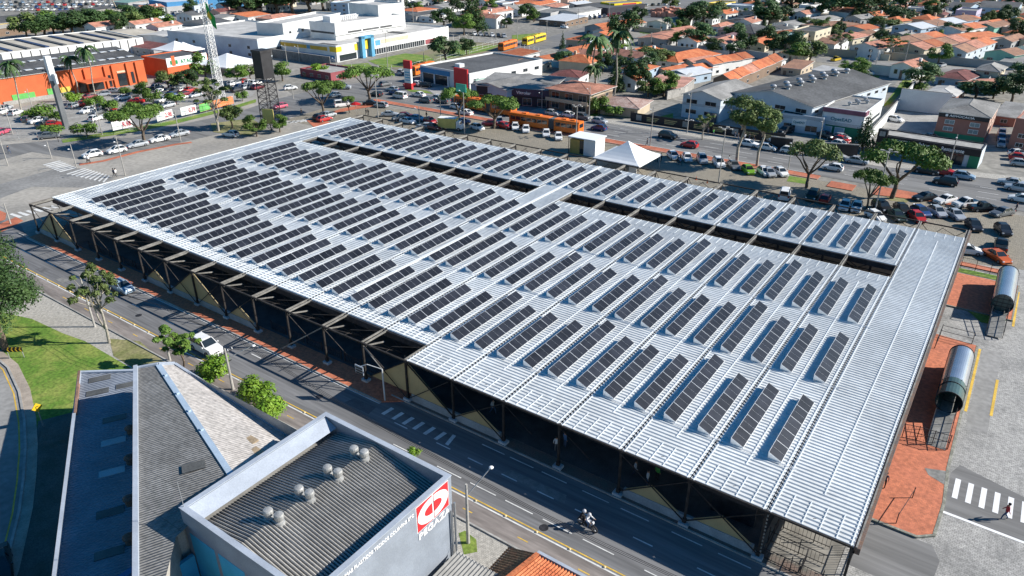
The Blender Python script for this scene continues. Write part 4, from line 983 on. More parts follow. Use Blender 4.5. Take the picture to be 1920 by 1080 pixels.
def make_bus(colour, cname, artic, L1=11.0, L2=6.6):
    t = thing('articulated_bus' if artic else 'bus', 'x', 'bus'); m = mat('bus_paint_' + cname, colour, .45, var=.05)
    Hh, Wd = 3.05, 1.27
    def section(x0, x1):
        mb = MB(); prof = [(-Wd, .35), (-Wd, 2.6), (-Wd + .15, 2.95), (-Wd + .5, Hh), (Wd - .5, Hh), (Wd - .15, 2.95), (Wd, 2.6), (Wd, .35)]
        k = len(mb.v)
        for x in (x0, x1): mb.v += [(x, a, b) for a, b in prof]
        for i in range(8): j = (i + 1) % 8; mb.face([k + i, k + j, k + 8 + j, k + 8 + i][::-1])
        mb.face([k + i for i in range(8)]); mb.face([k + 8 + i for i in range(8)][::-1])
        for h in (.3, .65): xx = x0 + (x1 - x0) * h; mb.box(xx - .6, -.55, Hh, xx + .6, .55, Hh + .18)
        mb.build('body', m, t, world=False)
        n = int((x1 - x0 - .6) / 1.35)
        for s in (-1, 1):
            for i in range(n):
                a = x0 + .35 + i * (x1 - x0 - .6) / n
                w = MB(); w.box(a, s * (Wd - .01), 1.45, a + (x1 - x0 - .6) / n - .16, s * (Wd + .018), 2.35); w.build('window', GLASS, t, world=False)
        for xx in ((x0 + 1.6, x1 - 2.4) if x1 - x0 > 8 else (x0 + 2.2,)):
            for s in (-1, 1): wheel(xx, s * (Wd - .14), .48, s, t)
    if artic:
        section(-L1 / 2 + 3, L1 / 2 + 3); section(-L1 / 2 + 3 - 1.5 - L2, -L1 / 2 + 3 - 1.5)
        mb = MB()
        for i in range(6): x = -L1 / 2 + 3 - 1.5 + i * .25; mb.box(x, -1.18 + .06 * (i % 2), .5, x + .25, 1.18 - .06 * (i % 2), 2.95 - .05 * (i % 2))
        mb.build('bellows', mat('grey_bellows', (.10, .10, .105), .9), t, world=False); xf, xb = L1 / 2 + 3, -L1 / 2 + 3 - 1.5 - L2
    else: section(-L1 / 2, L1 / 2); xf, xb = L1 / 2, -L1 / 2
    mb = MB(); mb.box(xf - .02, -1.1, 1.2, xf + .03, 1.1, 2.6); mb.build('windscreen', GLASS, t, world=False)
    mb = MB(); mb.box(xb - .03, -.9, 1.6, xb + .02, .9, 2.5); mb.build('rear_window', GLASS, t, world=False)
    for s in (-1, 1):
        mb = MB(); mb.box(xf - .02, s * .8, .6, xf + .04, s * 1.1, .8); mb.build('headlight', HEADL, t, world=False)
    return t
b1 = make_bus((.72, .17, .02), 'orange', True); x, y = G(1017, 240); b1.location = (x, 147.5 if False else y - .3, 0); b1.rotation_euler.z = math.pi + math.radians(2); b1['label'] = 'long orange articulated bus on the avenue beside the small parked cars'; b1['group'] = 'orange articulated buses'
x, y = G(903, 207); dup(b1, (x, y, 0), math.radians(178), 'orange articulated bus half hidden behind umbrella-shaped trees')
b2 = make_bus((.72, .19, .02), 'orange', False, 11.5); x, y = G(792, 137); b2.location = (x, y, 0); a = G(812, 131); b2.rotation_euler.z = math.atan2(a[1] - y, a[0] - x); b2['label'] = 'orange bus at the junction behind the tall red and white sign'
x, y = G(952, 92); a = G(972, 86); dup(b2, (x, y, 0), math.atan2(a[1] - y, a[0] - x), 'orange bus on the side street above the white bank')
b3 = make_bus((.72, .50, .03), 'yellow', True, 10, 6); x, y = G(1003, 80); a = G(1023, 74); b3.location = (x, y, 0); b3.rotation_euler.z = math.atan2(a[1] - y, a[0] - x); b3['label'] = 'yellow articulated bus on the side street behind the orange bus'
t = thing('delivery_truck', 'small truck with white box roof parked beyond the terminal edge', 'truck', (*G(842, 243), 0), math.radians(20))
mb = MB(); mb.box(-2.4, -1.1, .6, 2.0, 1.1, 2.9, 0, 1); mb.build('cargo_box', [mat('pale_yellow_paint', (.6, .5, .15), .6), WHITE], t, world=False)
mb = MB(); mb.box(2.1, -1.0, .5, 3.5, 1.0, 1.4); mb.box(2.1, -.95, 1.4, 3.0, .95, 2.2); mb.build('cab', WHITE, t, world=False)
mb = MB(); mb.box(2.95, -.85, 1.45, 3.04, .85, 2.05); mb.build('windscreen', GLASS, t, world=False)
for xx in (-1.5, 2.7):
    for s in (-1, 1): wheel(xx, s * .95, .42, s, t)

# ================= people =================
SKIN = mat('skin', (.42, .24, .16), .6, var=.05)
CLOTH = {k: mat('cloth_' + k, c, .9, var=.1) for k, c in dict(white=(.7, .7, .7), blue=(.10, .20, .38), navy=(.02, .03, .06), black=(.02, .02, .022), red=(.35, .03, .04), green=(.10, .4, .08), pale=(.45, .50, .55), denim=(.06, .10, .18), grey=(.15, .15, .16)).items()}
def skin_person(name, J, E, shirt_z, legs_z):
    """J: joints {name: (x, y, z, r)}; E: edges; grown as one continuous surface"""
    names = list(J); me = bpy.data.meshes.new(name)
    me.from_pydata([J[n][:3] for n in names], [(names.index(a), names.index(b)) for a, b in E], [])
    o = bpy.data.objects.new(name, me); COL.objects.link(o)
    md = o.modifiers.new('s', 'SKIN')
    if not me.skin_vertices: me.skin_vertices.new() if hasattr(me.skin_vertices, 'new') else None
    for i, n in enumerate(names):
        me.skin_vertices[0].data[i].radius = (J[n][3], J[n][3] * (J[n][4] if len(J[n]) > 4 else 1)); me.skin_vertices[0].data[i].use_root = (i == 0)
    o.modifiers.new('u', 'SUBSURF').levels = 1
    dg = bpy.context.evaluated_depsgraph_get(); nm = bpy.data.meshes.new_from_object(o.evaluated_get(dg)); bpy.data.objects.remove(o)
    return nm
STAND = dict(pel=(0, 0, .95, .13), chest=(0, 0, 1.30, .155), neck=(0, 0, 1.48, .06), head=(.02, 0, 1.62, .10), top=(.01, 0, 1.72, .08),
  ls=(0, .19, 1.42, .055), le=(-.03, .26, 1.14, .045), lw=(.05, .27, .90, .034), lh=(.08, .27, .80, .04), rs=(0, -.19, 1.42, .055), re=(-.03, -.26, 1.14, .045), rw=(.05, -.27, .90, .034), rh=(.08, -.27, .80, .04),
  lhp=(0, .10, .88, .09), lk=(.03, .12, .50, .065), la=(-.02, .12, .09, .045), lf=(.15, .13, .04, .04), rhp=(0, -.10, .88, .09), rk=(.03, -.12, .50, .065), ra=(-.02, -.12, .09, .045), rf=(.15, -.13, .04, .04))
EDG = [('pel', 'chest'), ('chest', 'neck'), ('neck', 'head'), ('head', 'top'), ('chest', 'ls'), ('ls', 'le'), ('le', 'lw'), ('lw', 'lh'), ('chest', 'rs'), ('rs', 're'), ('re', 'rw'), ('rw', 'rh'), ('pel', 'lhp'), ('lhp', 'lk'), ('lk', 'la'), ('la', 'lf'), ('pel', 'rhp'), ('rhp', 'rk'), ('rk', 'ra'), ('ra', 'rf')]
WALK = dict(STAND); WALK.update(lk=(.22, .11, .52, .065), la=(.28, .12, .10, .045), lf=(.44, .12, .06, .04), rk=(-.06, -.11, .50, .065), ra=(-.30, -.11, .14, .045), rf=(-.18, -.12, .05, .04), lw=(-.14, .26, .92, .034), lh=(-.18, .25, .83, .04), rw=(.20, -.26, .94, .034), rh=(.26, -.25, .86, .04))
RIDE = dict(pel=(0, 0, .88, .14), chest=(.16, 0, 1.20, .16), neck=(.24, 0, 1.38, .06), head=(.30, 0, 1.50, .12), top=(.30, 0, 1.60, .11),
  ls=(.18, .20, 1.32, .06), le=(.38, .30, 1.12, .048), lw=(.62, .30, 1.06, .036), lh=(.70, .30, 1.05, .04), rs=(.18, -.20, 1.32, .06), re=(.38, -.30, 1.12, .048), rw=(.62, -.30, 1.06, .036), rh=(.70, -.30, 1.05, .04),
  lhp=(.04, .12, .84, .10), lk=(.42, .22, .74, .07), la=(.28, .20, .34, .05), lf=(.44, .20, .30, .04), rhp=(.04, -.12, .84, .10), rk=(.42, -.22, .74, .07), ra=(.28, -.20, .34, .05), rf=(.44, -.20, .30, .04))
BASEM = {'stand': skin_person('person_body', STAND, EDG, 0, 0), 'walk': skin_person('person_body', WALK, EDG, 0, 0), 'ride': skin_person('person_body', RIDE, EDG, 0, 0)}
def person(pose, shirt, trousers, loc, rz, label, hair='black', group=None, helmet=None):
    me = BASEM[pose].copy(); me.materials.clear()
    for m in (CLOTH[shirt], CLOTH[trousers], SKIN, BLACK): me.materials.append(m)
    for p in me.polygons:
        c = p.center; p.use_smooth = True
        hx = .0 if pose != 'ride' else .24
        if pose == 'ride': p.material_index = 2 if c.z > 1.37 or (c.x > .60 and c.z > .95) else (0 if c.z > .93 and c.x < .6 and not (c.z < .96 and c.x > .2) else 1)
        else: p.material_index = 2 if (c.z > 1.47 or (abs(c.y) > .2 and c.z < .95 and c.z > .7)) else 0 if c.z > .93 else 1 if c.z > .1 else 3
    o = bpy.data.objects.new('person', me); COL.objects.link(o); o.location = loc; o.rotation_euler.z = rz
    tag(o, label, 'person', group)
    h = MB(); hx, hz_ = (.0, 1.66) if pose != 'ride' else (.29, 1.53)
    h.blob((hx - .01, 0, hz_ + .02), .125 if not helmet else .17, sq=.95, n=10, m=7)
    hh = h.build('hair' if not helmet else 'helmet', CLOTH[hair] if not helmet else helmet, o, smooth=True, world=False)
    return o
def pp(pose, shirt, tr, px, py, deg, label, group=None, z=0.0):
    x, y = G(px, py, z); return person(pose, shirt, tr, (x, y, z), math.radians(deg), label, group=group)
pp('walk', 'red', 'denim', 1882, 974, 200, 'person in red top walking on the zebra crossing')
pp('stand', 'navy', 'black', 1655, 915, 90, 'person in dark clothes by the terminal edge on the red paving', z=.15)
pp('stand', 'white', 'grey', 1043, 846, 120, 'person in white shirt standing just inside the open terminal side', z=.14)
pp('stand', 'blue', 'denim', 1059, 838, 60, 'person in blue standing right of the one in white inside the terminal', z=.14)
pp('walk', 'pale', 'denim', 924, 775, 0, 'person in pale top walking inside the terminal behind the ochre gable', z=.14)
pp('walk', 'pale', 'navy', 1190, 892, 20, 'person in light blue shirt inside the terminal near the middle column', z=.14)
pp('stand', 'white', 'denim', 1213, 910, 20, 'person leaning in white top under the roof right of the others', z=.14)
pp('stand', 'green', 'black', 1231, 900, 70, 'rightmost person inside the shaded terminal front', z=.14)
pp('walk', 'white', 'black', 165, 306, 30, 'person in white waiting at the corner by the white hatchback')
pp('walk', 'white', 'black', 168, 306, 200, 'person in white shirt just right of another at the corner')
pp('walk', 'navy', 'black', 215, 332, 30, 'person in dark top holding a yellow board at the crossing')
pp('walk', 'white', 'grey', 219, 332, 200, 'person in white beside the yellow board at the crossing')
for i, (px, py, sh) in enumerate(((1226, 303, 'black'), (1232, 304, 'black'), (1239, 303, 'navy'), (1270, 306, 'navy'), (1275, 310, 'blue'), (1213, 300, 'black'), (1206, 302, 'black'), (1215, 306, 'grey'), (1200, 300, 'navy'), (1366, 307, 'pale'), (1275, 305, 'black'))):
    pp('stand' if i % 2 else 'walk', sh, 'black', px, py, 40 * i, '%s person from the left in the crowd beside the white tent' % ORD[i], 'people by the white tent')
for i, (px, py, sh) in enumerate(((1337, 255, 'green'), (1327, 252, 'grey'), (1390, 262, 'black'), (1396, 264, 'white'), (1404, 264, 'navy'), (1412, 267, 'black'), (1430, 270, 'white'), (1377, 261, 'navy'), (1383, 263, 'grey'))):
    pp('walk', sh, 'denim', px, py, 50 * i, '%s person counted on the pavement before the black banner fence' % ORD[i], 'people on the far pavement')
pp('walk', 'navy', 'black', 1903, 398, 200, 'person at the curved end of the row of parked cars')
pp('walk', 'navy', 'black', 1213, 274, 200, 'person at the red path behind the white tent')
pp('walk', 'navy', 'denim', 18, 288, 10, 'cyclist-like walker in light blue far left beside the pole')
for i, (px, py) in enumerate(((687, 216), (691, 217), (566, 216), (800, 222))): pp('walk', 'black', 'black', px, py, 90 * i, '%s dark-clothed person on the setts behind the terminal corner' % ORD[i], 'people behind the terminal corner')
# motorcycle with two riders
def motorcycle(loc, rz, label):
    t = thing('motorcycle', label, 'motorcycle', loc, rz)
    for x in (-.68, .70):
        mb = MB(); n = 16
        for i in range(n):
            a, b = 2 * math.pi * i / n, 2 * math.pi * (i + 1) / n
            mb.bar((x + .29 * math.cos(a), 0, .33 + .29 * math.sin(a)), (x + .29 * math.cos(b), 0, .33 + .29 * math.sin(b)), .10, .08, 0)
        for i in range(6): a = math.pi * i / 6; mb.bar((x - .27 * math.cos(a), 0, .33 - .27 * math.sin(a)), (x + .27 * math.cos(a), 0, .33 + .27 * math.sin(a)), .02, .02, 1)
        mb.build('wheel', [BLACK, RIM], t, world=False)
    mb = MB(); mb.bar((.70, .07, .33), (.46, .07, .98), .05); mb.bar((.70, -.07, .33), (.46, -.07, .98), .05); mb.box(-.2, -.14, .28, .28, .14, .62); mb.bar((-.68, .09, .33), (.0, .09, .45), .06); mb.build('frame', DARKST, t, world=False)
    mb = MB(); mb.bar((.02, 0, .78), (.45, 0, .86), .26, .2); mb.build('fuel_tank', PAINT['white'], t, world=False)
    mb = MB(); mb.bar((-.78, 0, .80), (.06, 0, .78), .24, .1); mb.build('saddle', BLACK, t, world=False)
    mb = MB(); mb.bar((.44, -.34, 1.05), (.44, .34, 1.05), .04); mb.build('handlebar', DARKST, t, world=False)
    mb = MB(); mb.box(.5, -.09, .84, .62, .09, 1.02); mb.build('headlight', HEADL, t, world=False)
    mb = MB(); mb.bar((-.9, -.13, .4), (-.1, -.13, .34), .08); mb.build('exhaust', STEEL, t, world=False)
    return t
mx, my = G(1101, 990); mr = math.atan2(-.15, 1)
motorcycle((mx, my, 0), mr, 'motorcycle carrying two riders along the shaded near road')
HEL = mat('grey_helmet', (.45, .45, .47), .3, var=.03)
c, s = math.cos(mr), math.sin(mr)
person('ride', 'white', 'denim', (mx - .14 * c, my - .14 * s, 0), mr, 'helmeted rider in white shirt steering the motorcycle', helmet=HEL)
person('ride', 'black', 'black', (mx - .66 * c, my - .66 * s, .03), mr, 'passenger in black clothes and helmet behind the motorcycle rider', helmet=HEL)
# ================= trees =================
def leafmat(name, c, c2):
    m = mat(name, c, .6, var=.22, scale=.9, fine=2.5, rnd=.22, col2=c2, spec=.25, thresh=(.38, .66)); return m
LG = [leafmat('leaves_mid', (.06, .125, .018), (.13, .21, .035)), leafmat('leaves_dark', (.024, .055, .016), (.055, .10, .026)), leafmat('leaves_bright', (.09, .19, .015), (.19, .30, .03)), leafmat('leaves_olive', (.075, .12, .03), (.14, .18, .055)), leafmat('leaves_blue', (.04, .09, .03), (.08, .135, .045))]
BARK = mat('bark', (.13, .10, .075), .9, var=.3, scale=3, local=True); BARKP = mat('pale_bark', (.34, .31, .26), .9, var=.2, scale=3, local=True)
def leaves(mb, rng, centres, n, size, flat=.0):
    tot = sum(c[3] ** 2 for c in centres)
    for (cx_, cy_, cz_, r, sq) in [(c[0], c[1], c[2], c[3], c[4]) for c in centres]:
        k = int(n * r * r / tot)
        for _ in range(k):
            a = rng.uniform(0, 2 * math.pi); u = rng.uniform(-.55, 1); rr = r * (rng.random() ** .33) * (1 + rng.uniform(-.08, .14)); w = math.sqrt(max(0, 1 - u * u))
            d = Vector((w * math.cos(a), w * math.sin(a), u * sq)); p = Vector((cx_, cy_, cz_)) + d * rr
            nrm = (d.normalized() * .8 + Vector((rng.uniform(-.6, .6), rng.uniform(-.6, .6), rng.uniform(-.1, .9)))).normalized()
            t = nrm.orthogonal().normalized(); t.rotate(Matrix.Rotation(rng.uniform(0, 6.28), 3, nrm)); b = nrm.cross(t)
            s = size * rng.uniform(.6, 1.25); l = s * rng.uniform(.5, .9)
            mb.poly([tuple(p - t * s * .5), tuple(p - b * l * .35), tuple(p + t * s * .5), tuple(p + b * l * .45)])
def tree_proto(name, kind, seed, n, size, lm, bark=None, H=8.0, R=4.0):
    """a unit tree whose trunk foot is at the origin"""
    rng = random.Random(seed); bark = bark or BARK
    t = thing(name, 'x', 'tree'); tr, cr = MB(), MB()
    def limb(p, q, r0, r1, depth=0):
        P = [Vector(p)]; seg = 3
        for i in range(1, seg + 1):
            v = Vector(p).lerp(Vector(q), i / seg); 
            if i < seg: v += Vector((rng.uniform(-1, 1), rng.uniform(-1, 1), 0)) * (Vector(q) - Vector(p)).length * .06
            P.append(v)
        for i in range(seg): tr.cyl(P[i], P[i + 1], r0 + (r1 - r0) * i / seg, r0 + (r1 - r0) * (i + 1) / seg, 6, cap=False)
    cs = []
    if kind == 'umbrella':
        fk = H * .28; limb((0, 0, 0), (.2, .1, fk), H * .045, H * .035)
        for i in range(6):
            a = i * 1.047 + rng.uniform(-.3, .3); rr = R * rng.uniform(.45, .75); e = (rr * math.cos(a), rr * math.sin(a), H * rng.uniform(.68, .80)); limb((.2, .1, fk), e, H * .024, H * .010)
            for j in range(2): limb(e, (e[0] * 1.25 + rng.uniform(-.6, .6), e[1] * 1.25 + rng.uniform(-.6, .6), e[2] + H * .08), H * .01, H * .004)
        for i in range(15):
            a = rng.uniform(0, 6.28); d = R * math.sqrt(rng.random()) * .82; cs.append((d * math.cos(a), d * math.sin(a), H * (.86 - .16 * (d / R) ** 2 + rng.uniform(-.03, .04)), R * rng.uniform(.24, .36), .50))
    elif kind == 'round':
        limb((0, 0, 0), (0, 0, H * .5), H * .035, H * .02)
        for i in range(5): a = i * 1.26; limb((0, 0, H * .3), (R * .5 * math.cos(a), R * .5 * math.sin(a), H * .66), H * .016, H * .006)
        for i in range(16):
            a = rng.uniform(0, 6.28); u = rng.uniform(-.8, .9); w = math.sqrt(1 - u * u) * R * .62; cs.append((w * math.cos(a), w * math.sin(a), H * .62 + u * (H * .30), R * rng.uniform(.28, .44), .8))
    elif kind == 'bush':
        limb((0, 0, 0), (0, 0, H * .4), H * .04, H * .03)
        for i in range(12):
            a = rng.uniform(0, 6.28); d = R * .6 * rng.random() ** .5; cs.append((d * math.cos(a), d * math.sin(a), H * rng.uniform(.35, .75), R * rng.uniform(.35, .48), .75))
    elif kind == 'loose':
        limb((0, 0, 0), (.3, .2, H * .62), H * .022, H * .012); limb((.1, .1, H * .2), (-.8, .3, H * .7), H * .014, H * .006)
        for i in range(24):
            a = rng.uniform(0, 6.28); d = R * .85 * rng.random() ** .5; e = (d * math.cos(a), d * math.sin(a), H * rng.uniform(.58, .97)); limb((.2, .15, H * rng.uniform(.4, .6)), e, H * .008, H * .003); cs.append((*e, R * rng.uniform(.12, .22), .8))
    elif kind == 'tallround':
        limb((0, 0, 0), (.2, .1, H * .72), H * .020, H * .012)
        for i in range(9): a = i * 2.4; limb((.15, .1, H * (.5 + .02 * i)), (R * .6 * math.cos(a), R * .6 * math.sin(a), H * rng.uniform(.66, .88)), H * .008, H * .003)
        for i in range(22):
            a = rng.uniform(0, 6.28); u = rng.uniform(-.9, .95); w = math.sqrt(1 - u * u) * R * .7 * rng.uniform(.6, 1); cs.append((w * math.cos(a), w * math.sin(a), H * (.77 + .17 * u), R * rng.uniform(.22, .36), .75))
    elif kind == 'cone':
        limb((0, 0, 0), (0, 0, H * .8), H * .022, H * .008)
        for i in range(16):
            z = .12 + .84 * i / 15; d = R * (1 - z) * .5; a = i * 2.4; cs.append((d * math.cos(a), d * math.sin(a), H * z, R * (1.05 - z) * .62, 1.1))
    elif kind == 'palm':
        limb((0, 0, 0), (.3, .1, H), H * .020, H * .014)
        for i in range(26):
            a = i * 2.4; el = rng.uniform(-.2, 1.1); L = R * rng.uniform(.85, 1.1); prev = Vector((.3, .1, H)); steps = 6
            for s in range(steps):
                f = (s + 1) / steps; h = math.cos(el - f * 1.5); 
                nx = prev + Vector((math.cos(a) * abs(h), math.sin(a) * abs(h), math.sin(el - f * 1.7))) * (L / steps)
                side = Vector((-math.sin(a), math.cos(a), 0)) * R * .13 * math.sin(math.pi * min(.95, f * .9 + .08)); dn = Vector((0, 0, -R * .07))
                cr.poly([tuple(prev), tuple(nx), tuple(nx + side + dn), tuple(prev + side + dn)]); cr.poly([tuple(nx), tuple(prev), tuple(prev - side + dn), tuple(nx - side + dn)]); prev = nx
    if cs: leaves(cr, rng, cs, n, size)
    tr.build('trunk', bark, t, smooth=True, world=False); cr.build('crown', lm, t, world=False)
    return [t, False]
TP = {
 'big': [tree_proto('leafy_tree', 'round', 3, 14000, .30, LG[1], H=11, R=5.6)],
 'thin': [tree_proto('thin_tree', 'loose', 4, 2600, .36, LG[3], BARKP, H=9, R=2.8)],
 'street': [tree_proto('street_tree', 'bush', 5, 2600, .36, LG[2], H=3.6, R=2.3), tree_proto('street_tree', 'bush', 15, 2600, .34, LG[2], H=3.6, R=2.3)],
 'streetd': [tree_proto('street_tree', 'loose', 6, 2600, .40, LG[0], H=5, R=2.2)],
 'umb': [tree_proto('umbrella_tree', 'umbrella', 7, 6500, .46, LG[0], H=8, R=6), tree_proto('umbrella_tree', 'umbrella', 8, 6500, .46, LG[0], H=8, R=6), tree_proto('umbrella_tree', 'umbrella', 21, 6500, .46, LG[3], H=8, R=6)],
 'tall': [tree_proto('tall_tree', 'tallround', 9, 5200, .5, LG[3], BARKP, H=16, R=5)],
 'round': [tree_proto('round_tree', 'round', 10, 2400, .55, LG[0], H=7, R=3.5), tree_proto('round_tree', 'round', 11, 2400, .6, LG[1], H=7, R=3.5), tree_proto('round_tree', 'round', 12, 2200, .6, LG[3], H=7, R=3.5)],
 'dark': [tree_proto('dark_tree', 'round', 13, 2600, .75, LG[1], H=11, R=5), tree_proto('dark_tree', 'round', 14, 2600, .75, LG[4], H=11, R=5)],
 'cone': [tree_proto('cypress', 'cone', 16, 1800, .5, LG[1], H=10, R=3)],
 'palm': [tree_proto('palm_tree', 'palm', 17, 0, 0, LG[4], BARKP, H=9, R=3.4)],
 'shrub': [tree_proto('shrub', 'bush', 18, 900, .38, LG[0], H=2.4, R=1.8), tree_proto('shrub', 'bush', 19, 900, .38, LG[2], H=2.4, R=1.8)],
}
DIM = {'big': (11, 5.6), 'thin': (9, 2.8), 'street': (3.6, 2.3), 'streetd': (5, 2.2), 'umb': (8, 6), 'tall': (16, 5), 'round': (7, 3.5), 'dark': (11, 5), 'cone': (10, 3), 'palm': (9, 3.4), 'shrub': (2.4, 1.8)}
_rt = random.Random(9)
GN = {'umb': 'flat-crowned trees around the terminal', 'round': 'round-crowned trees', 'dark': 'dark trees among the houses', 'cone': 'cypresses', 'palm': 'palm trees', 'shrub': 'garden shrubs', 'street': 'bright young trees on the near verge', 'big': 'large trees at the left edge', 'thin': 'thin trees', 'streetd': 'young trees', 'tall': 'tall thin-trunked trees'}
def tree(kind, px, py, H, R, label, var=None):
    ps = TP[kind]; p = ps[(var if var is not None else _rt.randrange(len(ps))) % len(ps)]; x, y = G(px, py); d = DIM[kind]
    o = dup(p[0], (0, 0, 0)) if p[1] else p[0]; p[1] = True
    o.location = (x, y, 0); o.rotation_euler.z = _rt.uniform(0, 6.28); o.scale = (R / d[1], R / d[1], H / d[0]); o['label'] = label; o['group'] = GN[kind]
    if kind == 'shrub': o['category'] = 'shrub'
    return o
tree('big', 10, 655, 11.5, 5.8, 'large leafy tree at the left edge leaning over the lawn')
tree('big', -4, 590, 11, 5.8, 'large leafy tree behind the other at the far left edge')
tree('thin', 205, 643, 9.4, 2.7, 'slim pale-trunked tree on the verge between lawn and near road')
tree('streetd', 345, 690, 4.8, 2.4, 'young tree beside the white van on the near road')
for i, (px, py, H, R) in enumerate(((400, 716, 3.0, 2.3), (478, 760, 3.1, 2.5), (512, 784, 2.8, 2.2))): tree('street', px, py, H, R, ['bright green young tree left of the wires pole on the verge', 'bright green young tree right of the wires pole on the verge', 'bright green bush touching the pinkish roof edge'][i], i)
tree('shrub', 777, 858, 1.1, .8, 'tiny green shrub beside the logo warehouse wall', 1)
U = [(607, 216, 9.0, 5.8, 'flat-crowned tree beside the red path nearest the lattice tower'), (693, 190, 9.5, 7.2, 'widest flat-crowned tree with forking limbs at the busy junction'), (655, 212, 4.5, 2.0, 'small flat-crowned tree between two larger ones at the junction'), (861, 228, 8.5, 4.6, 'flat-crowned tree before the half hidden orange bus'), (926, 241, 8.0, 6.2, 'flat-crowned tree between the two long orange buses'),
     (1512, 352, 8.8, 5.2, 'flat-crowned tree on the setts near the parked white cars'), (1672, 372, 10.5, 7.2, 'large spreading tree on the red path above the black parked cars'), (1625, 392, 7.0, 3.4, 'smaller spreading tree just left of the large one'), (272, 268, 9.0, 6.4, 'broad flat-crowned tree in front of the supermarket banners')]
for i, (px, py, H, R, l) in enumerate(U): tree('umb', px, py, H, R, l, i % 2 if i != 5 else 2)
tree('tall', 1381, 306, 14.0, 5.4, 'tall thin-trunked tree, left of the pair on the red path')
tree('tall', 1419, 312, 12.5, 4.4, 'tall thin-trunked tree, right of the pair on the red path')
tree('thin', 1317, 262, 5.8, 2.4, 'small loose tree on the pavement by the black banner fence')
tree('thin', 410, 246, 12.0, 4.6, 'loose tall tree in front of the white lattice mast')
tree('round', 436, 240, 5.5, 3.2, 'round tree on the traffic island left of the lattice tower')
tree('round', 482, 256, 5.0, 3.0, 'round bushy tree at the foot of the lattice tower'); tree('round', 525, 248, 4.0, 2.4, 'round bushy tree right of the yellow board')
TL = [('shrub', 141, 196, 3.6, 2.6), ('shrub', 80, 222, 3.6, 4.0), ('shrub', 107, 229, 3.0, 2.6), ('shrub', 180, 202, 3.2, 3.0), ('shrub', 207, 210, 3.4, 2.8), ('round', 269, 187, 5, 3), ('shrub', 331, 196, 3.4, 3.0), ('round', 317, 170, 5.5, 4.0), ('round', 352, 168, 5.5, 4.2), ('round', 388, 155, 9, 4.5), ('round', 446, 156, 5.5, 4.2), ('shrub', 164, 256, 3.4, 2.8), ('shrub', 147, 254, 2.6, 1.8), ('shrub', 97, 251, 2.2, 3.4), ('shrub', 238, 180, 2.6, 2.6), ('shrub', 289, 196, 4.0, 2.6), ('shrub', 54, 222, 2.0, 2.0), ('round', 470, 152, 5, 3), ('shrub', 455, 190, 3, 2)]
for i, (k, a, b, H, R) in enumerate(sorted(TL, key=lambda q: q[1])): tree(k, a, b, H, R, '%s small tree from the left around the supermarket car park' % ORD[i])
for i, (bxp, byp, H) in enumerate(((5, 213, 11), (40, 207, 12), (147, 179, 10.5), (179, 181, 13))): tree('palm', bxp, byp, H, 3.6, '%s palm from the left before the orange supermarket' % ORD[i])
tree('palm', 1113, 196, 17, 5.2, 'tall full palm beside the brown balconied building'); tree('palm', 1151, 182, 17, 5.0, 'tall palm right of another by the brown balconied building'); tree('palm', 220, 32, 14, 6, 'lone palm above the distant cream roofs')
tree('palm', 1250, 72, 8, 3, 'small palm amid tiled roofs in the middle distance'); tree('palm', 1110, 196, 10, 3.6, 'shorter palm hugging the tall full palm')
for i, (k, a, b, H, R) in enumerate((('dark', 1168, 92, 15, 7), ('cone', 1153, 172, 11, 3.2), ('cone', 1178, 165, 12, 3.6), ('round', 1196, 168, 8, 5), ('round', 1244, 181, 7, 4.6), ('dark', 1305, 92, 10, 7), ('dark', 1292, 52, 11, 9), ('dark', 1318, 52, 12, 9), ('round', 1207, 120, 6, 5), ('round', 1236, 125, 6, 5.5), ('round', 1337, 102, 6, 4.5), ('round', 1268, 88, 6, 4), ('round', 1197, 46, 8, 5), ('round', 1256, 20, 8, 6), ('round', 1350, 34, 8, 6), ('dark', 1432, 50, 12, 7), ('shrub', 1150, 218, 3, 3.4), ('shrub', 1122, 215, 5, 3), ('round', 1215, 182, 5, 4), ('shrub', 1232, 181, 3, 3))):
    tree(k, a, b, H, R, ['dark araucaria-like tree behind the yellow tower', 'dark narrow conifer right of the two tall palms', 'second dark conifer right of the tall palms', 'bushy green tree beside the dark conifers', 'ball-shaped clipped tree by the pink metal roof', 'dark broad tree beside the purple-brown roofs', 'dark tree left of its twin behind the rubble yard', 'dark tree right of its twin behind the rubble yard', 'green garden tree left of the one beside pinkish roofs', 'green garden tree right of the one beside pinkish roofs', 'small round tree before the long terrace of white houses', 'small round tree by the grey fenced yard', 'round tree between long orange roof and road', 'round tree near the far main road', 'round tree behind the far grey halls', 'dark tree by the grey steep roof', 'clipped shrub in front of the brown-roofed bungalow', 'green shrub at the palm foot', 'leafy garden tree below the blue house', 'low shrub beside the pink roof'][i])
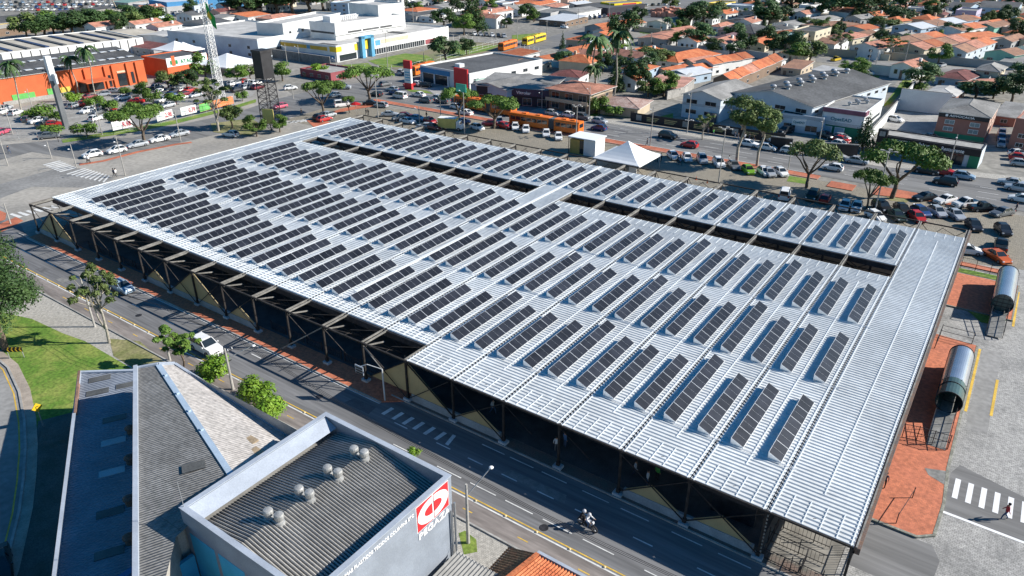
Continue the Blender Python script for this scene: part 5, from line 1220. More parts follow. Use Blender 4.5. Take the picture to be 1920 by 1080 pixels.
ZD = [('round', 1450, 104, 8, 5), ('round', 1492, 116, 7, 6), ('round', 1518, 117, 7, 6), ('dark', 1562, 38, 14, 12), ('cone', 1615, 42, 17, 9), ('dark', 1482, 22, 13, 12), ('cone', 1655, 32, 14, 6), ('dark', 1695, 28, 12, 7), ('dark', 1682, 48, 9, 7), ('round', 1655, 58, 6, 8), ('thin', 1668, 112, 8, 5), ('round', 1757, 124, 7.5, 4.4), ('dark', 1722, 168, 8, 5.6), ('round', 1600, 138, 5, 5), ('round', 1615, 144, 4, 3.6), ('round', 1828, 186, 5, 5.4), ('dark', 1896, 192, 8, 5), ('round', 1862, 185, 5, 4), ('dark', 1918, 160, 8, 5), ('round', 1546, 70, 7, 6), ('round', 1522, 36, 6, 6), ('round', 1470, 40, 7, 6), ('round', 1515, 54, 5, 6), ('cone', 1616, 282, 9, 3), ('thin', 1573, 105, 9, 5), ('dark', 1440, 50, 9, 7), ('shrub', 1712, 172, 3, 4), ('dark', 1590, 30, 12, 10), ('round', 1750, 30, 8, 7), ('dark', 1535, 22, 11, 10), ('round', 1630, 20, 8, 8), ('round', 1780, 70, 6, 5), ('round', 1905, 20, 7, 8), ('round', 1905, 60, 6, 6)]
for i, (k, a, b, H, R) in enumerate(sorted(ZD, key=lambda q: q[1])): tree(k, a, b, H, R, '%s tree from the left among the houses of the upper right quarter' % ORD[i])
ZB = [('round', 832, 54, 9, 7), ('round', 870, 66, 9, 6), ('cone', 881, 50, 19, 7), ('cone', 895, 62, 16, 5.5), ('round', 920, 26, 8, 5), ('dark', 835, 120, 9.5, 6), ('round', 875, 103, 6, 3.6), ('round', 530, 152, 6, 4), ('shrub', 600, 142, 4, 3.4), ('dark', 490, 24, 15, 12), ('dark', 520, 26, 15, 12), ('dark', 550, 26, 16, 13), ('dark', 580, 24, 15, 13), ('dark', 607, 20, 14, 11), ('dark', 452, 26, 14, 10), ('dark', 470, 30, 13, 9), ('dark', 437, 14, 16, 12), ('round', 860, 8, 9, 8), ('dark', 875, 14, 13, 7), ('round', 960, 2, 8, 8)]
for i, (k, a, b, H, R) in enumerate(sorted(ZB, key=lambda q: q[1])): tree(k, a, b, H, R, '%s tree from the left around the large white school building' % ORD[i])
for i in range(16):
    px = 52 + i * 17.0; tree('dark' if i % 3 else 'round', px, 74 - i * 1.5 + _rt.uniform(-2, 2), _rt.uniform(8, 11), _rt.uniform(6, 8), '%s tree from the left in the belt above the long pale factory roof' % ORD[i])

# ================= poles, masts, signs =================
def topz(bp, tp):
    bxw, byw = G(*bp); h = math.hypot(bxw, byw); a, b, c = tp[0] - CX, -(tp[1] - CY), -FOC
    d = [RW[i][0] * a + RW[i][1] * b + RW[i][2] * c for i in range(3)]
    return CAMH + d[2] / math.hypot(d[0], d[1]) * h
POLEC = mat('concrete_pole', (.36, .345, .32), .85, var=.12)
def pole(bp, tp, label, kind='lamp', arm=None, r=.11, group='street lamps', m=None, z=None):
    x, y = G(*bp); h = z or topz(bp, tp)
    t = thing('street_lamp' if kind != 'pole' else 'utility_pole', label, 'street lamp' if kind != 'pole' else 'utility pole', (x, y, 0), group=group)
    mb = MB(); mb.cyl((0, 0, 0), (0, 0, h), r * 1.15, r * .7, 8); mb.build('post', m or POLEC, t, world=False)
    if kind == 'double':
        mb = MB(); mb.bar((-.9, 0, h - .05), (.9, 0, h - .05), .07); mb.bar((0, -.9, h - .05), (0, .9, h - .05), .07); mb.build('bracket', STEEL, t, world=False)
        for (a, b) in ((-1, 0), (1, 0), (0, 1), (0, -1)): mb = MB(); mb.box(a * 1.05 - .28, b * 1.05 - .2, h - .1, a * 1.05 + .28, b * 1.05 + .2, h + .06); mb.build('lamp_head', CONC, t, world=False)
    if arm:
        dx, dy, dz = arm; mb = MB(); mb.bar((0, 0, h - 1.2), (dx, dy, h - 1.2 + dz), .07); mb.build('arm', STEEL, t, world=False)
        mb = MB(); mb.blob((dx * 1.03, dy * 1.03, h - 1.2 + dz), .2, sq=.5); mb.build('lamp_head', WHITE, t, world=False)
    if kind == 'pole':
        mb = MB(); mb.bar((0, -.9, h - .5), (0, .9, h - .5), .09); mb.bar((0, -.5, h - 1.6), (0, .5, h - 1.6), .07); mb.build('crossarm', DARKST, t, world=False)
        for s in (-.8, -.3, .3, .8): mb = MB(); mb.cyl((0, s, h - .45), (0, s, h - .25), .05, n=6); mb.build('insulator', WHITE, t, world=False)
    return t
pole((437, 730), (429, 652), 'concrete pole with curved lamp arm beside the bright young trees', 'pole', (1.6, 2.2, 1.0), .14, 'concrete poles along the near road')
pole((878, 1018), (873, 908), 'concrete pole with long lamp arm beside the logo warehouse', 'lamp', (.9, 1.9, 1.9), .13, 'concrete poles along the near road')
pole((178, 613), (164, 512), 'concrete pole on the verge behind the slim pale tree', 'lamp', (.8, .6, .5), .12, 'concrete poles along the near road')
pole((319, 676), (313, 624), 'plain concrete pole left of the white van', 'lamp', None, .12, 'concrete poles along the near road')
pole((20, 420), (11, 380), 'white lamp post with bent arm at the left corner of the terminal', 'lamp', (-2.0, -.5, .8), .11)
for i, (b, tp, k) in enumerate((((1080, 258), (1079, 198), 'double'), ((1219, 273), (1222, 200), 'lamp'), ((1288, 250), (1294, 172), 'lamp'), ((1347, 343), (1357, 240), 'double'), ((1476, 326), (1483, 262), 'lamp'), ((1640, 397), (1659, 282), 'double'), ((1778, 316), (1793, 252), 'lamp'), ((1533, 281), (1541, 222), 'lamp'), ((709, 221), (706, 141), 'double'), ((871, 251), (869, 165), 'lamp'), ((787, 233), (787, 198), 'lamp'), ((827, 233), (826, 180), 'lamp'), ((727, 126), (724, 58), 'double'), ((837, 79), (837, 38), 'double'), ((540, 129), (538, 82), 'lamp'), ((562, 116), (561, 84), 'lamp'), ((632, 137), (631, 106), 'lamp'), ((795, 116), (793, 90), 'lamp'), ((880, 102), (879, 62), 'lamp'), ((930, 80), (930, 24), 'lamp'), ((1104, 222), (1104, 162), 'lamp'), ((1016, 203), (1016, 170), 'lamp'))):
    pole(b, tp, '%s street lamp from the left behind the terminal roof' % ORD[sorted([q[0] for q in ((1080, 258), (1219, 273), (1288, 250), (1347, 343), (1476, 326), (1640, 397), (1778, 316), (1533, 281), (709, 221), (871, 251), (787, 233), (827, 233), (727, 126), (837, 79), (540, 129), (562, 116), (632, 137), (795, 116), (880, 102), (930, 80), (1104, 222), (1016, 203))]).index(b[0])], k, None if k == 'double' else (.0, -1.4, .9))
PL = (((62, 206), (51, 166)), ((24, 252), (14, 196)), ((192, 253), (182, 191)), ((339, 265), (331, 207)), ((445, 101), (442, 68)), ((451, 99), (452, 68)), ((15, 310), (5, 242)), ((97, 297), (92, 264)), ((144, 315), (131, 271)), ((235, 329), (226, 256)), ((441, 205), (439, 175)), ((550, 185), (548, 160)))
for i, (b, tp) in enumerate(sorted(PL)): pole(b, tp, '%s street lamp from the left in the upper left quarter' % ORD[i], 'lamp', (.8, -.9, .6), .1)
PT = (((1625, 133), (1628, 93)), ((1640, 131), (1642, 96)), ((1695, 121), (1697, 76)), ((1372, 128), (1374, 95)), ((1237, 70), (1238, 42)), ((1142, 33), (1143, 5)), ((1084, 52), (1085, 15)), ((970, 72), (970, 33)), ((1220, 88), (1221, 60)), ((1025, 65), (1025, 38)), ((1447, 72), (1448, 42)), ((1752, 70), (1753, 40)), ((1565, 66), (1566, 40)), ((775, 42), (775, 10)))
for i, (b, tp) in enumerate(sorted(PT)): pole(b, tp, '%s wooden-armed utility pole from the left among the far houses' % ORD[i], 'pole', None, .13, 'utility poles among the houses')
# sign gantry and raking props at the near side
t = thing('road_sign', 'white road sign on a bent post at the kerb before the large ochre gable', 'road sign', (*G(722, 752), 0))
x, y = G(722, 752); h = topz((722, 752), (719, 692))
mb = MB(); mb.cyl((x, y, 0), (x, y, h), .08, n=8); mb.bar((x, y, h), (x - 1.6, y - .5, h + .25), .07); mb.bar((x - 1.6, y - .5, h + .25), (x - 2.3, y - .9, h - .1), .07); mb.build('post', mat('pale_post', (.5, .52, .52), .7), t)
mb = MB(); mb.box(x - 2.9, y - .95, h - .95, x - 1.75, y - .89, h + .05); mb.build('sign_board', GREYT, t)
mb = MB(); 
for q in range(3): mb.box(x - 2.8, y - .99, h - .3 - q * .3, x - 1.85, y - .955, h - .12 - q * .3)
mb.build('sign_text_bars', DARKST, t)
mb = MB(); mb.bar((bx(12), YT0, ZR - .3), (x, y, h), .08); mb.bar((bx(11), YT0, ZR - .1), (bx(10) - .4, YT0 - 1.2, .3), .13, .13); mb.build('raking_prop', TANB, term)
t = thing('warning_sign', 'yellow diamond warning sign on a post by the curved road', 'road sign', (*G(82, 800), 0)); x, y = G(82, 800)
mb = MB(); mb.cyl((x, y, 0), (x, y, 2.3), .05, n=6); mb.build('post', STEEL, t)
YEL = mat('sign_yellow', (.72, .46, .02), .5, var=.03); mb = MB(); a = .5; k = len(mb.v)
mb.v += [(x + .06, y - a, 2.3), (x + .06, y, 1.8), (x + .06, y + a, 2.3), (x + .06, y, 2.8), (x + .01, y - a, 2.3), (x + .01, y, 1.8), (x + .01, y + a, 2.3), (x + .01, y, 2.8)]
for f in ((0, 1, 2, 3), (7, 6, 5, 4), (0, 4, 5, 1), (1, 5, 6, 2), (2, 6, 7, 3), (3, 7, 4, 0)): mb.face([k + i for i in f])
mb.build('diamond_plate', YEL, t)
mb = MB(); mb.bar((x + .07, y - .1, 2.08), (x + .07, y - .1, 2.42), .02, .07); mb.bar((x + .07, y - .1, 2.42), (x + .07, y + .16, 2.42), .02, .07); mb.build('arrow_mark', BLACK, t)
t = thing('chevron_board', 'black and yellow chevron board with left arrows on the lawn', 'road sign', (*G(24, 672), 0)); x0, y0 = G(17, 672); x1, y1 = G(47, 671); 
mb = MB(); mb.cyl((x0 + .2, y0, 0), (x0 + .2, y0, .9), .05, n=6); mb.cyl((x1 - .2, y1, 0), (x1 - .2, y1, .9), .05, n=6); mb.build('posts', STEEL, t)
d = Vector((x1 - x0, y1 - y0, 0)); mb = MB(); mb.bar((x0, y0, 1.15), (x1, y1, 1.15), .05, .6); mb.build('board', BLACK, t)
mb = MB(); n_ = Vector((d.y, -d.x, 0)).normalized() * .06
for i in range(4):
    p = Vector((x0, y0, 1.15)) + d * ((i + .35) / 4) + n_
    mb.bar(p, p + d * .10 + Vector((0, 0, .26)), .03, .10); mb.bar(p, p + d * .10 - Vector((0, 0, .26)), .03, .10)
mb.build('chevron', YEL, t)
# white lattice mast with flag
LAT = mat('white_lattice', (.7, .7, .7), .5, var=.05)
def lattice(name, label, bp, top, w0, w1, m, n, cat='mast', z0=0, bw=.10):
    x, y = G(*bp); t = thing(name, label, cat, (x, y, 0)); mb = MB()
    for i in range(n):
        a, b = i / n, (i + 1) / n; za, zb = z0 + (top - z0) * a, z0 + (top - z0) * b; wa, wb = w0 + (w1 - w0) * a, w0 + (w1 - w0) * b
        ca = [(x + sx * wa, y + sy * wa, za) for sx, sy in ((-1, -1), (1, -1), (1, 1), (-1, 1))]; cb = [(x + sx * wb, y + sy * wb, zb) for sx, sy in ((-1, -1), (1, -1), (1, 1), (-1, 1))]
        for j in range(4): mb.bar(ca[j], cb[j], bw * 1.3); mb.bar(ca[j], cb[(j + 1) % 4], bw * .7); mb.bar(cb[j], cb[(j + 1) % 4], bw * .7); mb.bar(cb[j], ca[(j + 1) % 4], bw * .6)
    mb.build('lattice', m, t); return t, x, y
mh = topz((415, 190), (396, -30))
t, x, y = lattice('lattice_mast', 'very tall white lattice mast flying a green and yellow flag', (415, 190), mh, .9, .6, LAT, 26, 'mast', bw=.10)
fh = topz((415, 190), (400, 2)); FG = mat('flag_green', (.03, .35, .08), .8); mb = MB()
for i in range(6): mb.poly([(x + .5 + .5 * i, y + .25 * math.sin(i * 1.2), fh - .6 * i), (x + 1.0 + .5 * i, y + .25 * math.sin(i * 1.2 + 1.2), fh - .6 * i - .6), (x + 1.0 + .5 * i, y + .25 * math.sin(i * 1.2 + 1.2), fh - 4.2 - .5 * i), (x + .5 + .5 * i, y + .25 * math.sin(i * 1.2), fh - 3.8 - .5 * i)])
mb.build('flag', FG, t)
mb = MB(); mb.poly([(x + 1.0, y - .4, fh - 3.2), (x + 2.0, y - .4, fh - 4.6), (x + 3.0, y - .4, fh - 3.8), (x + 2.0, y - .4, fh - 2.2)]); mb.build('flag_diamond', YEL, t)
# dark lattice tower with a black box head
hb0, hb1 = topz((511, 240), (501, 145)), topz((511, 240), (497, 97))
t, x, y = lattice('lattice_tower', 'dark lattice tower carrying a black box-shaped head above a yellow board', (511, 240), hb0, 1.7, 1.5, DARKST, 8, 'tower', bw=.12)
mb = MB(); mb.prism([(x - 1.6, y - 1.5), (x + 1.6, y - 1.5), (x + 1.6, y + 1.5), (x - 1.6, y + 1.5)], hb0, hb1, 0); mb.box(x - 1.7, y - 1.6, hb1, x + 1.7, y + 1.6, hb1 + .5, 1); mb.build('head_box', [mat('black_sheet', (.025, .025, .028), .7, var=.2), DARKST], t)
mb = MB(); mb.bar((x + .3, y - 2.4, 3.4), (x + 3.0, y - 1.4, 3.4), .15, 3.4); mb.build('yellow_board', mat('pale_yellow_board', (.60, .50, .16), .8, var=.1), t)
# tall pylon before the supermarket
x, y = G(125, 241); t = thing('pylon', 'tall pylon with white upper board and dark grey shaft before the supermarket', 'pylon', (x, y, 0)); hm, ht = topz((125, 241), (108, 150)), topz((125, 241), (101, 104))
mb = MB(); mb.box(x - .55, y - .55, 0, x + .55, y + .55, hm); mb.build('shaft', mat('grey_shaft', (.13, .14, .15), .6), t)
mb = MB(); mb.box(x - .6, y - .6, hm, x + .6, y + .6, ht); mb.box(x - 1.6, y - .2, hm - .6, x + 1.9, y + .2, hm + 1.6); mb.build('upper_board', WHITE, t)
x, y = G(767, 167); h = topz((767, 167), (767, 113)); t = thing('sign_totem', 'red and white totem sign at the petrol-station-like forecourt', 'totem sign', (x, y, 0))
mb = MB(); mb.box(x - 1.4, y - .4, h * .72, x + 1.4, y + .4, h); mb.box(x - 1.4, y - .4, 0, x + 1.4, y + .4, h * .22); mb.build('red_panel', RED, t)
mb = MB(); mb.box(x - 1.3, y - .35, h * .22, x + 1.3, y + .35, h * .72); mb.build('white_panel', WHITE, t)
mb = MB()
for q in range(4): mb.box(x - .9, y - .42, h * (.30 + .09 * q), x + .9, y - .36, h * (.34 + .09 * q))
mb.build('panel_marks', mat('cyan_paint_mark', (.15, .4, .55), .6), t)
x, y = G(871, 251); mb = MB(); t = thing('direction_sign', 'green overhead direction sign among the trees by the avenue', 'road sign', (x, y, 0)); hh = topz((871, 251), (871, 165))
mb.box(x - 1.9, y - .3, hh - .9, x + 1.0, y - .15, hh + .9); mb.build('sign_board', mat('teal_sign', (.05, .42, .30), .5), t)
# kiosk and tent
t = thing('kiosk', 'white flat-roofed kiosk with yellow front beside the tent', 'kiosk', (*G(1100, 290), 0)); x, y = G(1098, 287)
mb = MB(); mb.box(x - 3.0, y - 1.6, 0, x + .4, y + 2.4, 3.0, 0); mb.build('walls', mat('yellow_wall', (.55, .36, .10), .7, var=.1), t)
mb = MB(); mb.box(x + .4, y - 1.7, 0, x + 3.2, y + 2.4, 3.5); mb.build('side_block', WHITE, t)
mb = MB(); mb.box(x - 3.2, y - 2.2, 3.5, x + 3.4, y + 2.8, 3.7); mb.build('roof', mat('white_tent', (.74, .76, .77), .6, var=.03), t)
mb = MB(); mb.box(x - .6, y - 1.66, .2, x + .3, y - 1.58, 3.0); mb.build('door', GLASS, t)
for s in (-3.1,): mb = MB(); mb.box(x + s, y - 2.1, 0, x + s + .1, y - 2.0, 3.5); mb.build('post', DARKST, t)
TENT = MATS['white_tent']
def tent(cx_, cy_, half, ze, zt, label, rz=0.0, group=None):
    t = thing('tent', label, 'tent', (cx_, cy_, 0), rz, group=group); mb = MB(); n = 6
    cs = [(-half, -half), (half, -half), (half, half), (-half, half)]
    for i in range(4):
        a, b = cs[i], cs[(i + 1) % 4]; prev = None
        for s in range(n + 1):
            f = s / n; g = (1 - f) ** 1.0; zz = ze + (zt - ze) * (f ** 1.35)
            cur = ((a[0] * g, a[1] * g, zz), (b[0] * g, b[1] * g, zz))
            if prev: mb.poly([prev[0], prev[1], cur[1], cur[0]])
            prev = cur
        mb.poly([(a[0], a[1], ze - .35), (b[0], b[1], ze - .35), (b[0], b[1], ze), (a[0], a[1], ze)])
    mb.build('canopy', TENT, t, world=False)
    for c in cs: mb = MB(); mb.cyl((c[0] * .98, c[1] * .98, 0), (c[0] * .98, c[1] * .98, ze), .06, n=6); mb.build('pole', STEEL, t, world=False)
    return t
x, y = G(1176, 292, 2.9); tent(x, y, 5.0, 2.9, 5.9, 'large white pyramid tent right behind the terminal roof')
x, y = G(1177, 306, 2.6); t = thing('awning', 'small white awning wall between the tent and terminal roof', 'awning', (x, y, 0)); mb = MB(); mb.box(x - 2.6, y - .1, 3.3, x + 2.0, y + 2.6, 3.4); mb.box(x + .4, y - .15, 0, x + 2.0, y - .05, 3.3); mb.build('awning_sheet', TENT, t)
for i, (px, py) in enumerate(((1305, 337), (1326, 343))):
    x, y = G(px, py); t = thing('traffic_cone', '%s orange traffic cone from the left on the setts' % ORD[i], 'traffic cone', (x, y, 0), group='traffic cones'); mb = MB(); mb.lathe([(.22, 0), (.22, .04), (.13, .04), (.03, .7), (0, .7)], 10); mb.build('cone_body', PAINT['orange'], t, world=False)
x, y = G(668, 212); t = thing('parasol', 'red parasol over a small stall behind the terminal corner', 'parasol', (x, y, 0)); mb = MB(); mb.lathe([(1.5, 2.3), (.7, 2.7), (0, 2.9)], 8); mb.build('canopy', PAINT['red'], t, world=False); mb = MB(); mb.cyl((0, 0, 0), (0, 0, 2.8), .04, n=6); mb.build('pole', STEEL, t, world=False)
# motorcycles lined up behind the black banner are only dark specks: one dozen small bikes
for i in range(11):
    x, y = G(1262 + i * 3.8, 232 + (i % 3) * .8); motorcycle((x, y, 0), .6 + i * .2, '%s parked motorcycle from the left behind the black banner fence' % ORD[i])['group'] = 'parked motorcycles'
# overhead wires along the near road
t = thing('overhead_wires', 'thin dark overhead wires along the near road between concrete poles', 'cable', (-60, 35, 0)); 
ps = [(*G(178, 613), 7.2), (*G(319, 676), 7.2), (*G(437, 730), 7.3), (*G(878, 1018), 7.0), (-5, 33, 7)]
for q in range(3):
    mb = MB()
    for a, b in zip(ps[:-1], ps[1:]):
        A_, B_ = Vector(a) + Vector((0, q * .35, -q * .25)), Vector(b) + Vector((0, q * .35, -q * .25)); prev = A_
        for s in range(1, 9):
            f = s / 8; c = A_.lerp(B_, f) - Vector((0, 0, 2.0 * f * (1 - f))); mb.bar(prev, c, .025); prev = c
    mb.build('wire', BLACK, t)
# ================= the town =================
WC = {}
for n_, c_ in dict(white=(.66, .67, .66), cream=(.56, .50, .38), beige=(.46, .38, .28), blue=(.36, .46, .56), paleblue=(.50, .56, .62), grey=(.36, .36, .36), green=(.24, .48, .38), yellow=(.66, .48, .08), brown=(.20, .14, .10), brick=(.30, .14, .11), orange=(.54, .125, .045), lavender=(.48, .44, .56), dark=(.035, .035, .045), maroon=(.26, .07, .08), pinkish=(.52, .36, .30), signblue=(.06, .22, .42), darkgreen=(.03, .20, .11)).items():
    WC[n_] = mat('wall_' + n_, c_, .85, var=.07, scale=.3)
RC = dict(orange=TILE, brown=mat('brown_tiles', (.20, .11, .075), .9, var=.3, scale=.5, fine=4, rnd=.2, col2=(.30, .16, .10)), darkred=mat('dark_red_tiles', (.16, .055, .05), .9, var=.25, scale=.5, fine=4), purple=mat('purple_brown_tiles', (.15, .09, .10), .9, var=.2, fine=4),
  grey=mat('grey_sheet_roof', (.23, .225, .215), .85, var=.2, scale=.25, fine=2.5, rnd=.15), dark=mat('dark_sheet_roof', (.085, .087, .09), .85, var=.25, scale=.12, fine=1.8, rnd=.1), white=mat('white_metal_roof', (.56, .58, .60), .5, var=.08), cream=mat('cream_roof', (.44, .40, .33), .85, var=.15, scale=.15),
  pink=mat('pink_roof', (.50, .26, .20), .85, var=.25, scale=.4), pale=mat('pale_roof', (.45, .44, .42), .85, var=.15, scale=.2), conc=CONC_D, concl=CONC, rosy=mat('rosy_tiles', (.42, .19, .13), .9, var=.25, scale=.6, fine=4, rnd=.1), green=mat('green_glass_roof', (.20, .32, .27), .4, var=.2), teal=mat('teal_sheet', (.20, .32, .34), .6, var=.1))
TRIM = mat('roof_trim', (.55, .54, .52), .8, var=.08)
ZO = {'A': (0, 0), 'B': (480, 0), 'C': (960, 0), 'D': (1440, 0)}
def zp(z, p): o = ZO[z]; return (o[0] + p[0] / 4, o[1] + p[1] / 4)
WINF = mat('window_frame', (.55, .55, .55), .6, var=.04)
FOOT = []
class Bld:
    def __init__(s, E1, E2, B2, h, label, name='house', cat='house', group=None, k=.65, keep=None):
        h = h * k; s.k = k
        e1 = Vector(G(*E1, h)); e2 = Vector(G(*E2, h)); b2 = Vector(G(*B2, h))
        u = e2 - e1; s.W = u.length; u.normalize(); v = Vector((-u.y, u.x)); dep = b2 - e2
        # square the corner, shared between both measured sides
        w_ = dep.normalized(); v2 = Vector((w_.y, -w_.x))
        m = v2 if keep == 'v' else (u + v2).normalized(); u = m; v = Vector((-u.y, u.x)); s.D = max(2.5, dep.length); s.W = max(2.5, s.W)
        s.u, s.v, s.h, s.o = u, v, h, e2 - u * s.W
        c = s.o + u * s.W / 2 + v * s.D / 2
        s.t = thing(name, label, cat, (c.x, c.y, 0), group=group); FOOT.append((c.x, c.y, s.W, s.D, math.atan2(u.y, u.x)))
    def P(s, a, b, z): q = s.o + s.u * a + s.v * b; return (q.x, q.y, z)
    def quad(s, mb, pts, mi=0): mb.poly([s.P(*p) for p in pts], mi)
    def bx(s, mb, a0, b0, z0, a1, b1, z1, mi=0, top=None):
        mb.prism([s.P(a0, b0, 0)[:2], s.P(a1, b0, 0)[:2], s.P(a1, b1, 0)[:2], s.P(a0, b1, 0)[:2]], z0, z1, mi, top)
    def walls(s, m, pitch=0, ridge='V', extra=0):
        pitch *= (s.k + 1) / 2
        mb = MB(); W, D, h = s.W, s.D, s.h
        s.bx(mb, 0, 0, 0, W, D, h)
        if pitch and ridge == 'V':
            for b in (0.0, D): s.quad(mb, [(0, b, h), (W, b, h), (W / 2, b, h + pitch)] if b == 0 else [(W, b, h), (0, b, h), (W / 2, b, h + pitch)])
        if pitch and ridge == 'U':
            for a in (0.0, W): s.quad(mb, [(a, D, h), (a, 0, h), (a, D / 2, h + pitch)] if a == 0 else [(a, 0, h), (a, D, h), (a, D / 2, h + pitch)])
        mb.build('wall', m, s.t)
    def gable(s, m, pitch, ridge='V', seg=1, ms=None, ov=.45):
        pitch *= (s.k + 1) / 2; s.pit = pitch
        W, D, h = s.W, s.D, s.h; ms = ms or [m]
        L = D if ridge == 'V' else W
        for i in range(seg):
            mb = MB(); z = h + .05 + (.14 if (i % 2 and seg > 1) else 0); a, b = -ov + (L + 2 * ov) * i / seg, -ov + (L + 2 * ov) * (i + 1) / seg; th = .12
            k = pitch / ((W if ridge == 'V' else D) / 2)
            if ridge == 'V':
                lo = z - ov * k; f = [(-ov, a, lo), (W / 2, a, z + pitch), (W + ov, a, lo)]; g = [(x, b, q) for x, _, q in f]
            else:
                lo = z - ov * k; f = [(b, -ov, lo), (b, D / 2, z + pitch), (b, D + ov, lo)]; g = [(a, y, q) for _, y, q in f]
            up = [s.P(x, y, q + th) for x, y, q in f + g]; dn = [s.P(x, y, q) for x, y, q in f + g]; kk = len(mb.v); mb.v += up + dn
            for q in ((0, 1, 4, 3), (1, 2, 5, 4)): mb.face([kk + j for j in q][::-1], 0); mb.face([kk + 6 + j for j in q], 1)
            for q in ((0, 1, 7, 6), (1, 2, 8, 7)): mb.face([kk + j for j in q], 1)
            for q in ((3, 4, 10, 9), (4, 5, 11, 10)): mb.face([kk + j for j in q][::-1], 1)
            for q in ((0, 6, 9, 3), (2, 5, 11, 8)): mb.face([kk + j for j in q], 1)
            mb.build('roof', [ms[i % len(ms)], TRIM], s.t)
    def hip(s, m, pitch, ov=.5):
        pitch *= (s.k + 1) / 2
        W, D, h = s.W, s.D, s.h; mb = MB(); z = h + .02; r = min(W, D) / 2
        a = [(-ov, -ov, z), (W + ov, -ov, z), (W + ov, D + ov, z), (-ov, D + ov, z)]
        if W >= D: p, q = (r, D / 2, z + pitch), (W - r, D / 2, z + pitch); fs = [[a[0], a[1], q, p], [a[1], a[2], q], [a[2], a[3], p, q], [a[3], a[0], p]]
        else: p, q = (W / 2, r, z + pitch), (W / 2, D - r, z + pitch); fs = [[a[0], a[1], p], [a[1], a[2], q, p], [a[2], a[3], q], [a[3], a[0], p, q]]
        if abs(W - D) < .1: pass
        for f in fs: s.quad(mb, f)
        for i in range(4): x, y = a[i], a[(i + 1) % 4]; s.quad(mb, [(x[0], x[1], z - .15), (y[0], y[1], z - .15), y, x], 1)
        s.quad(mb, [(p[0], p[1], z - .15) for p in a][::-1], 1)
        mb.build('roof', [m, TRIM], s.t)
        mb = MB()
        for c in range(4):
            e = (p if c in ((0, 3) if W >= D else (0, 1)) else q); mb.bar(s.P(*a[c]), s.P(*e), .16, .1)
        mb.bar(s.P(*p), s.P(*q), .18, .12) if (Vector(p) - Vector(q)).length > .2 else None
        mb.build('ridge_tiles', m, s.t)
    def flat(s, m, wm, par=.5):
        W, D, h = s.W, s.D, s.h; mb = MB(); s.bx(mb, .2, .2, h - .3, W - .2, D - .2, h + .02); mb.build('roof', m, s.t)
        mb = MB()
        for (a, b, c, d) in ((0, 0, W, .22), (0, D - .22, W, D), (0, .22, .22, D - .22), (W - .22, .22, W, D - .22)): s.bx(mb, a, b, h + .002, c, d, h + par)
        mb.build('parapet', wm, s.t)
    def shed(s, m, rise=.8, ov=.3):
        W, D, h = s.W, s.D, s.h; mb = MB(); z = h + .03
        a = [(-ov, -ov, z), (W + ov, -ov, z), (W + ov, D + ov, z + rise), (-ov, D + ov, z + rise)]
        s.quad(mb, a); s.quad(mb, [(p[0], p[1], p[2] - .15) for p in a][::-1], 1)
        for i in range(4): x, y = a[i], a[(i + 1) % 4]; s.quad(mb, [(x[0], x[1], x[2] - .15), (y[0], y[1], y[2] - .15), y, x], 1)
        mb.build('roof', [m, TRIM], s.t)
    def windows(s, side, rows=None, step=3.2, w=1.3, hh=1.2, z0=1.1, gap=3.0, maxn=8, glass=None, frame=None, margin=.8):
        L = s.W if side == 'F' else s.D; n = max(1, min(maxn, int((L - margin) / step))); rows = rows or max(1, int((s.h / s.k - .3) / 2.8)); z0, gap, hh = z0 * s.k, gap * s.k, hh * s.k
        for r in range(rows):
            for i in range(n):
                c = L * (i + .5) / n; z = z0 + r * gap; mb = MB(); e = .07
                if z + hh > s.h: continue
                if side == 'F': s.bx(mb, c - w / 2 - e, -.05, z - e, c + w / 2 + e, -.002, z + hh + e, 0); s.bx(mb, c - w / 2, -.07, z, c - .03, -.052, z + hh, 1); s.bx(mb, c + .03, -.07, z, c + w / 2, -.052, z + hh, 1)
                else: s.bx(mb, s.W + .002, c - w / 2 - e, z - e, s.W + .05, c + w / 2 + e, z + hh + e, 0); s.bx(mb, s.W + .052, c - w / 2, z, s.W + .07, c - .03, z + hh, 1); s.bx(mb, s.W + .052, c + .03, z, s.W + .07, c + w / 2, z + hh, 1)
                mb.build('window', [frame or WINF, glass or GLASS], s.t)
    def door(s, a, w=1.0, h=2.1, side='F', m=None):
        mb = MB(); h *= s.k
        if side == 'F': s.bx(mb, a, -.06, 0, a + w, -.003, h)
        else: s.bx(mb, s.W + .003, a, 0, s.W + .06, a + w, h)
        mb.build('door', m or WC['brown'], s.t)
    def band(s, side, a0, a1, z0, z1, m, name='wall_band', d=.08):
        mb = MB(); z0 *= s.k; z1 *= s.k
        if side == 'F': s.bx(mb, a0, -d, z0, a1, -.003, z1)
        else: s.bx(mb, s.W + .003, a0, z0, s.W + d, a1, z1)
        mb.build(name, m, s.t)
    def text(s, side, a, z, size, txt, m, width=None, d=.1, name='sign_lettering'):
        z *= s.k; size *= s.k
        if side == 'F': return place_text(txt, size, m, name, s.t, s.P(a, -d, z), (s.u.x, s.u.y), (-s.v.x, -s.v.y), width=width)
        return place_text(txt, size, m, name, s.t, s.P(s.W + d, a, z), (s.v.x, s.v.y), (s.u.x, s.u.y), width=width)
cntH = {}
HQ = []
def H(z, E1, E2, B2, h, roof, rc, wc, pitch=1.3, ridge='V', seg=1, extra=None, rows=None, ms=None):
    HQ.append((z, E1, E2, B2, h, roof, rc, wc, pitch, ridge, seg, extra, rows, ms))
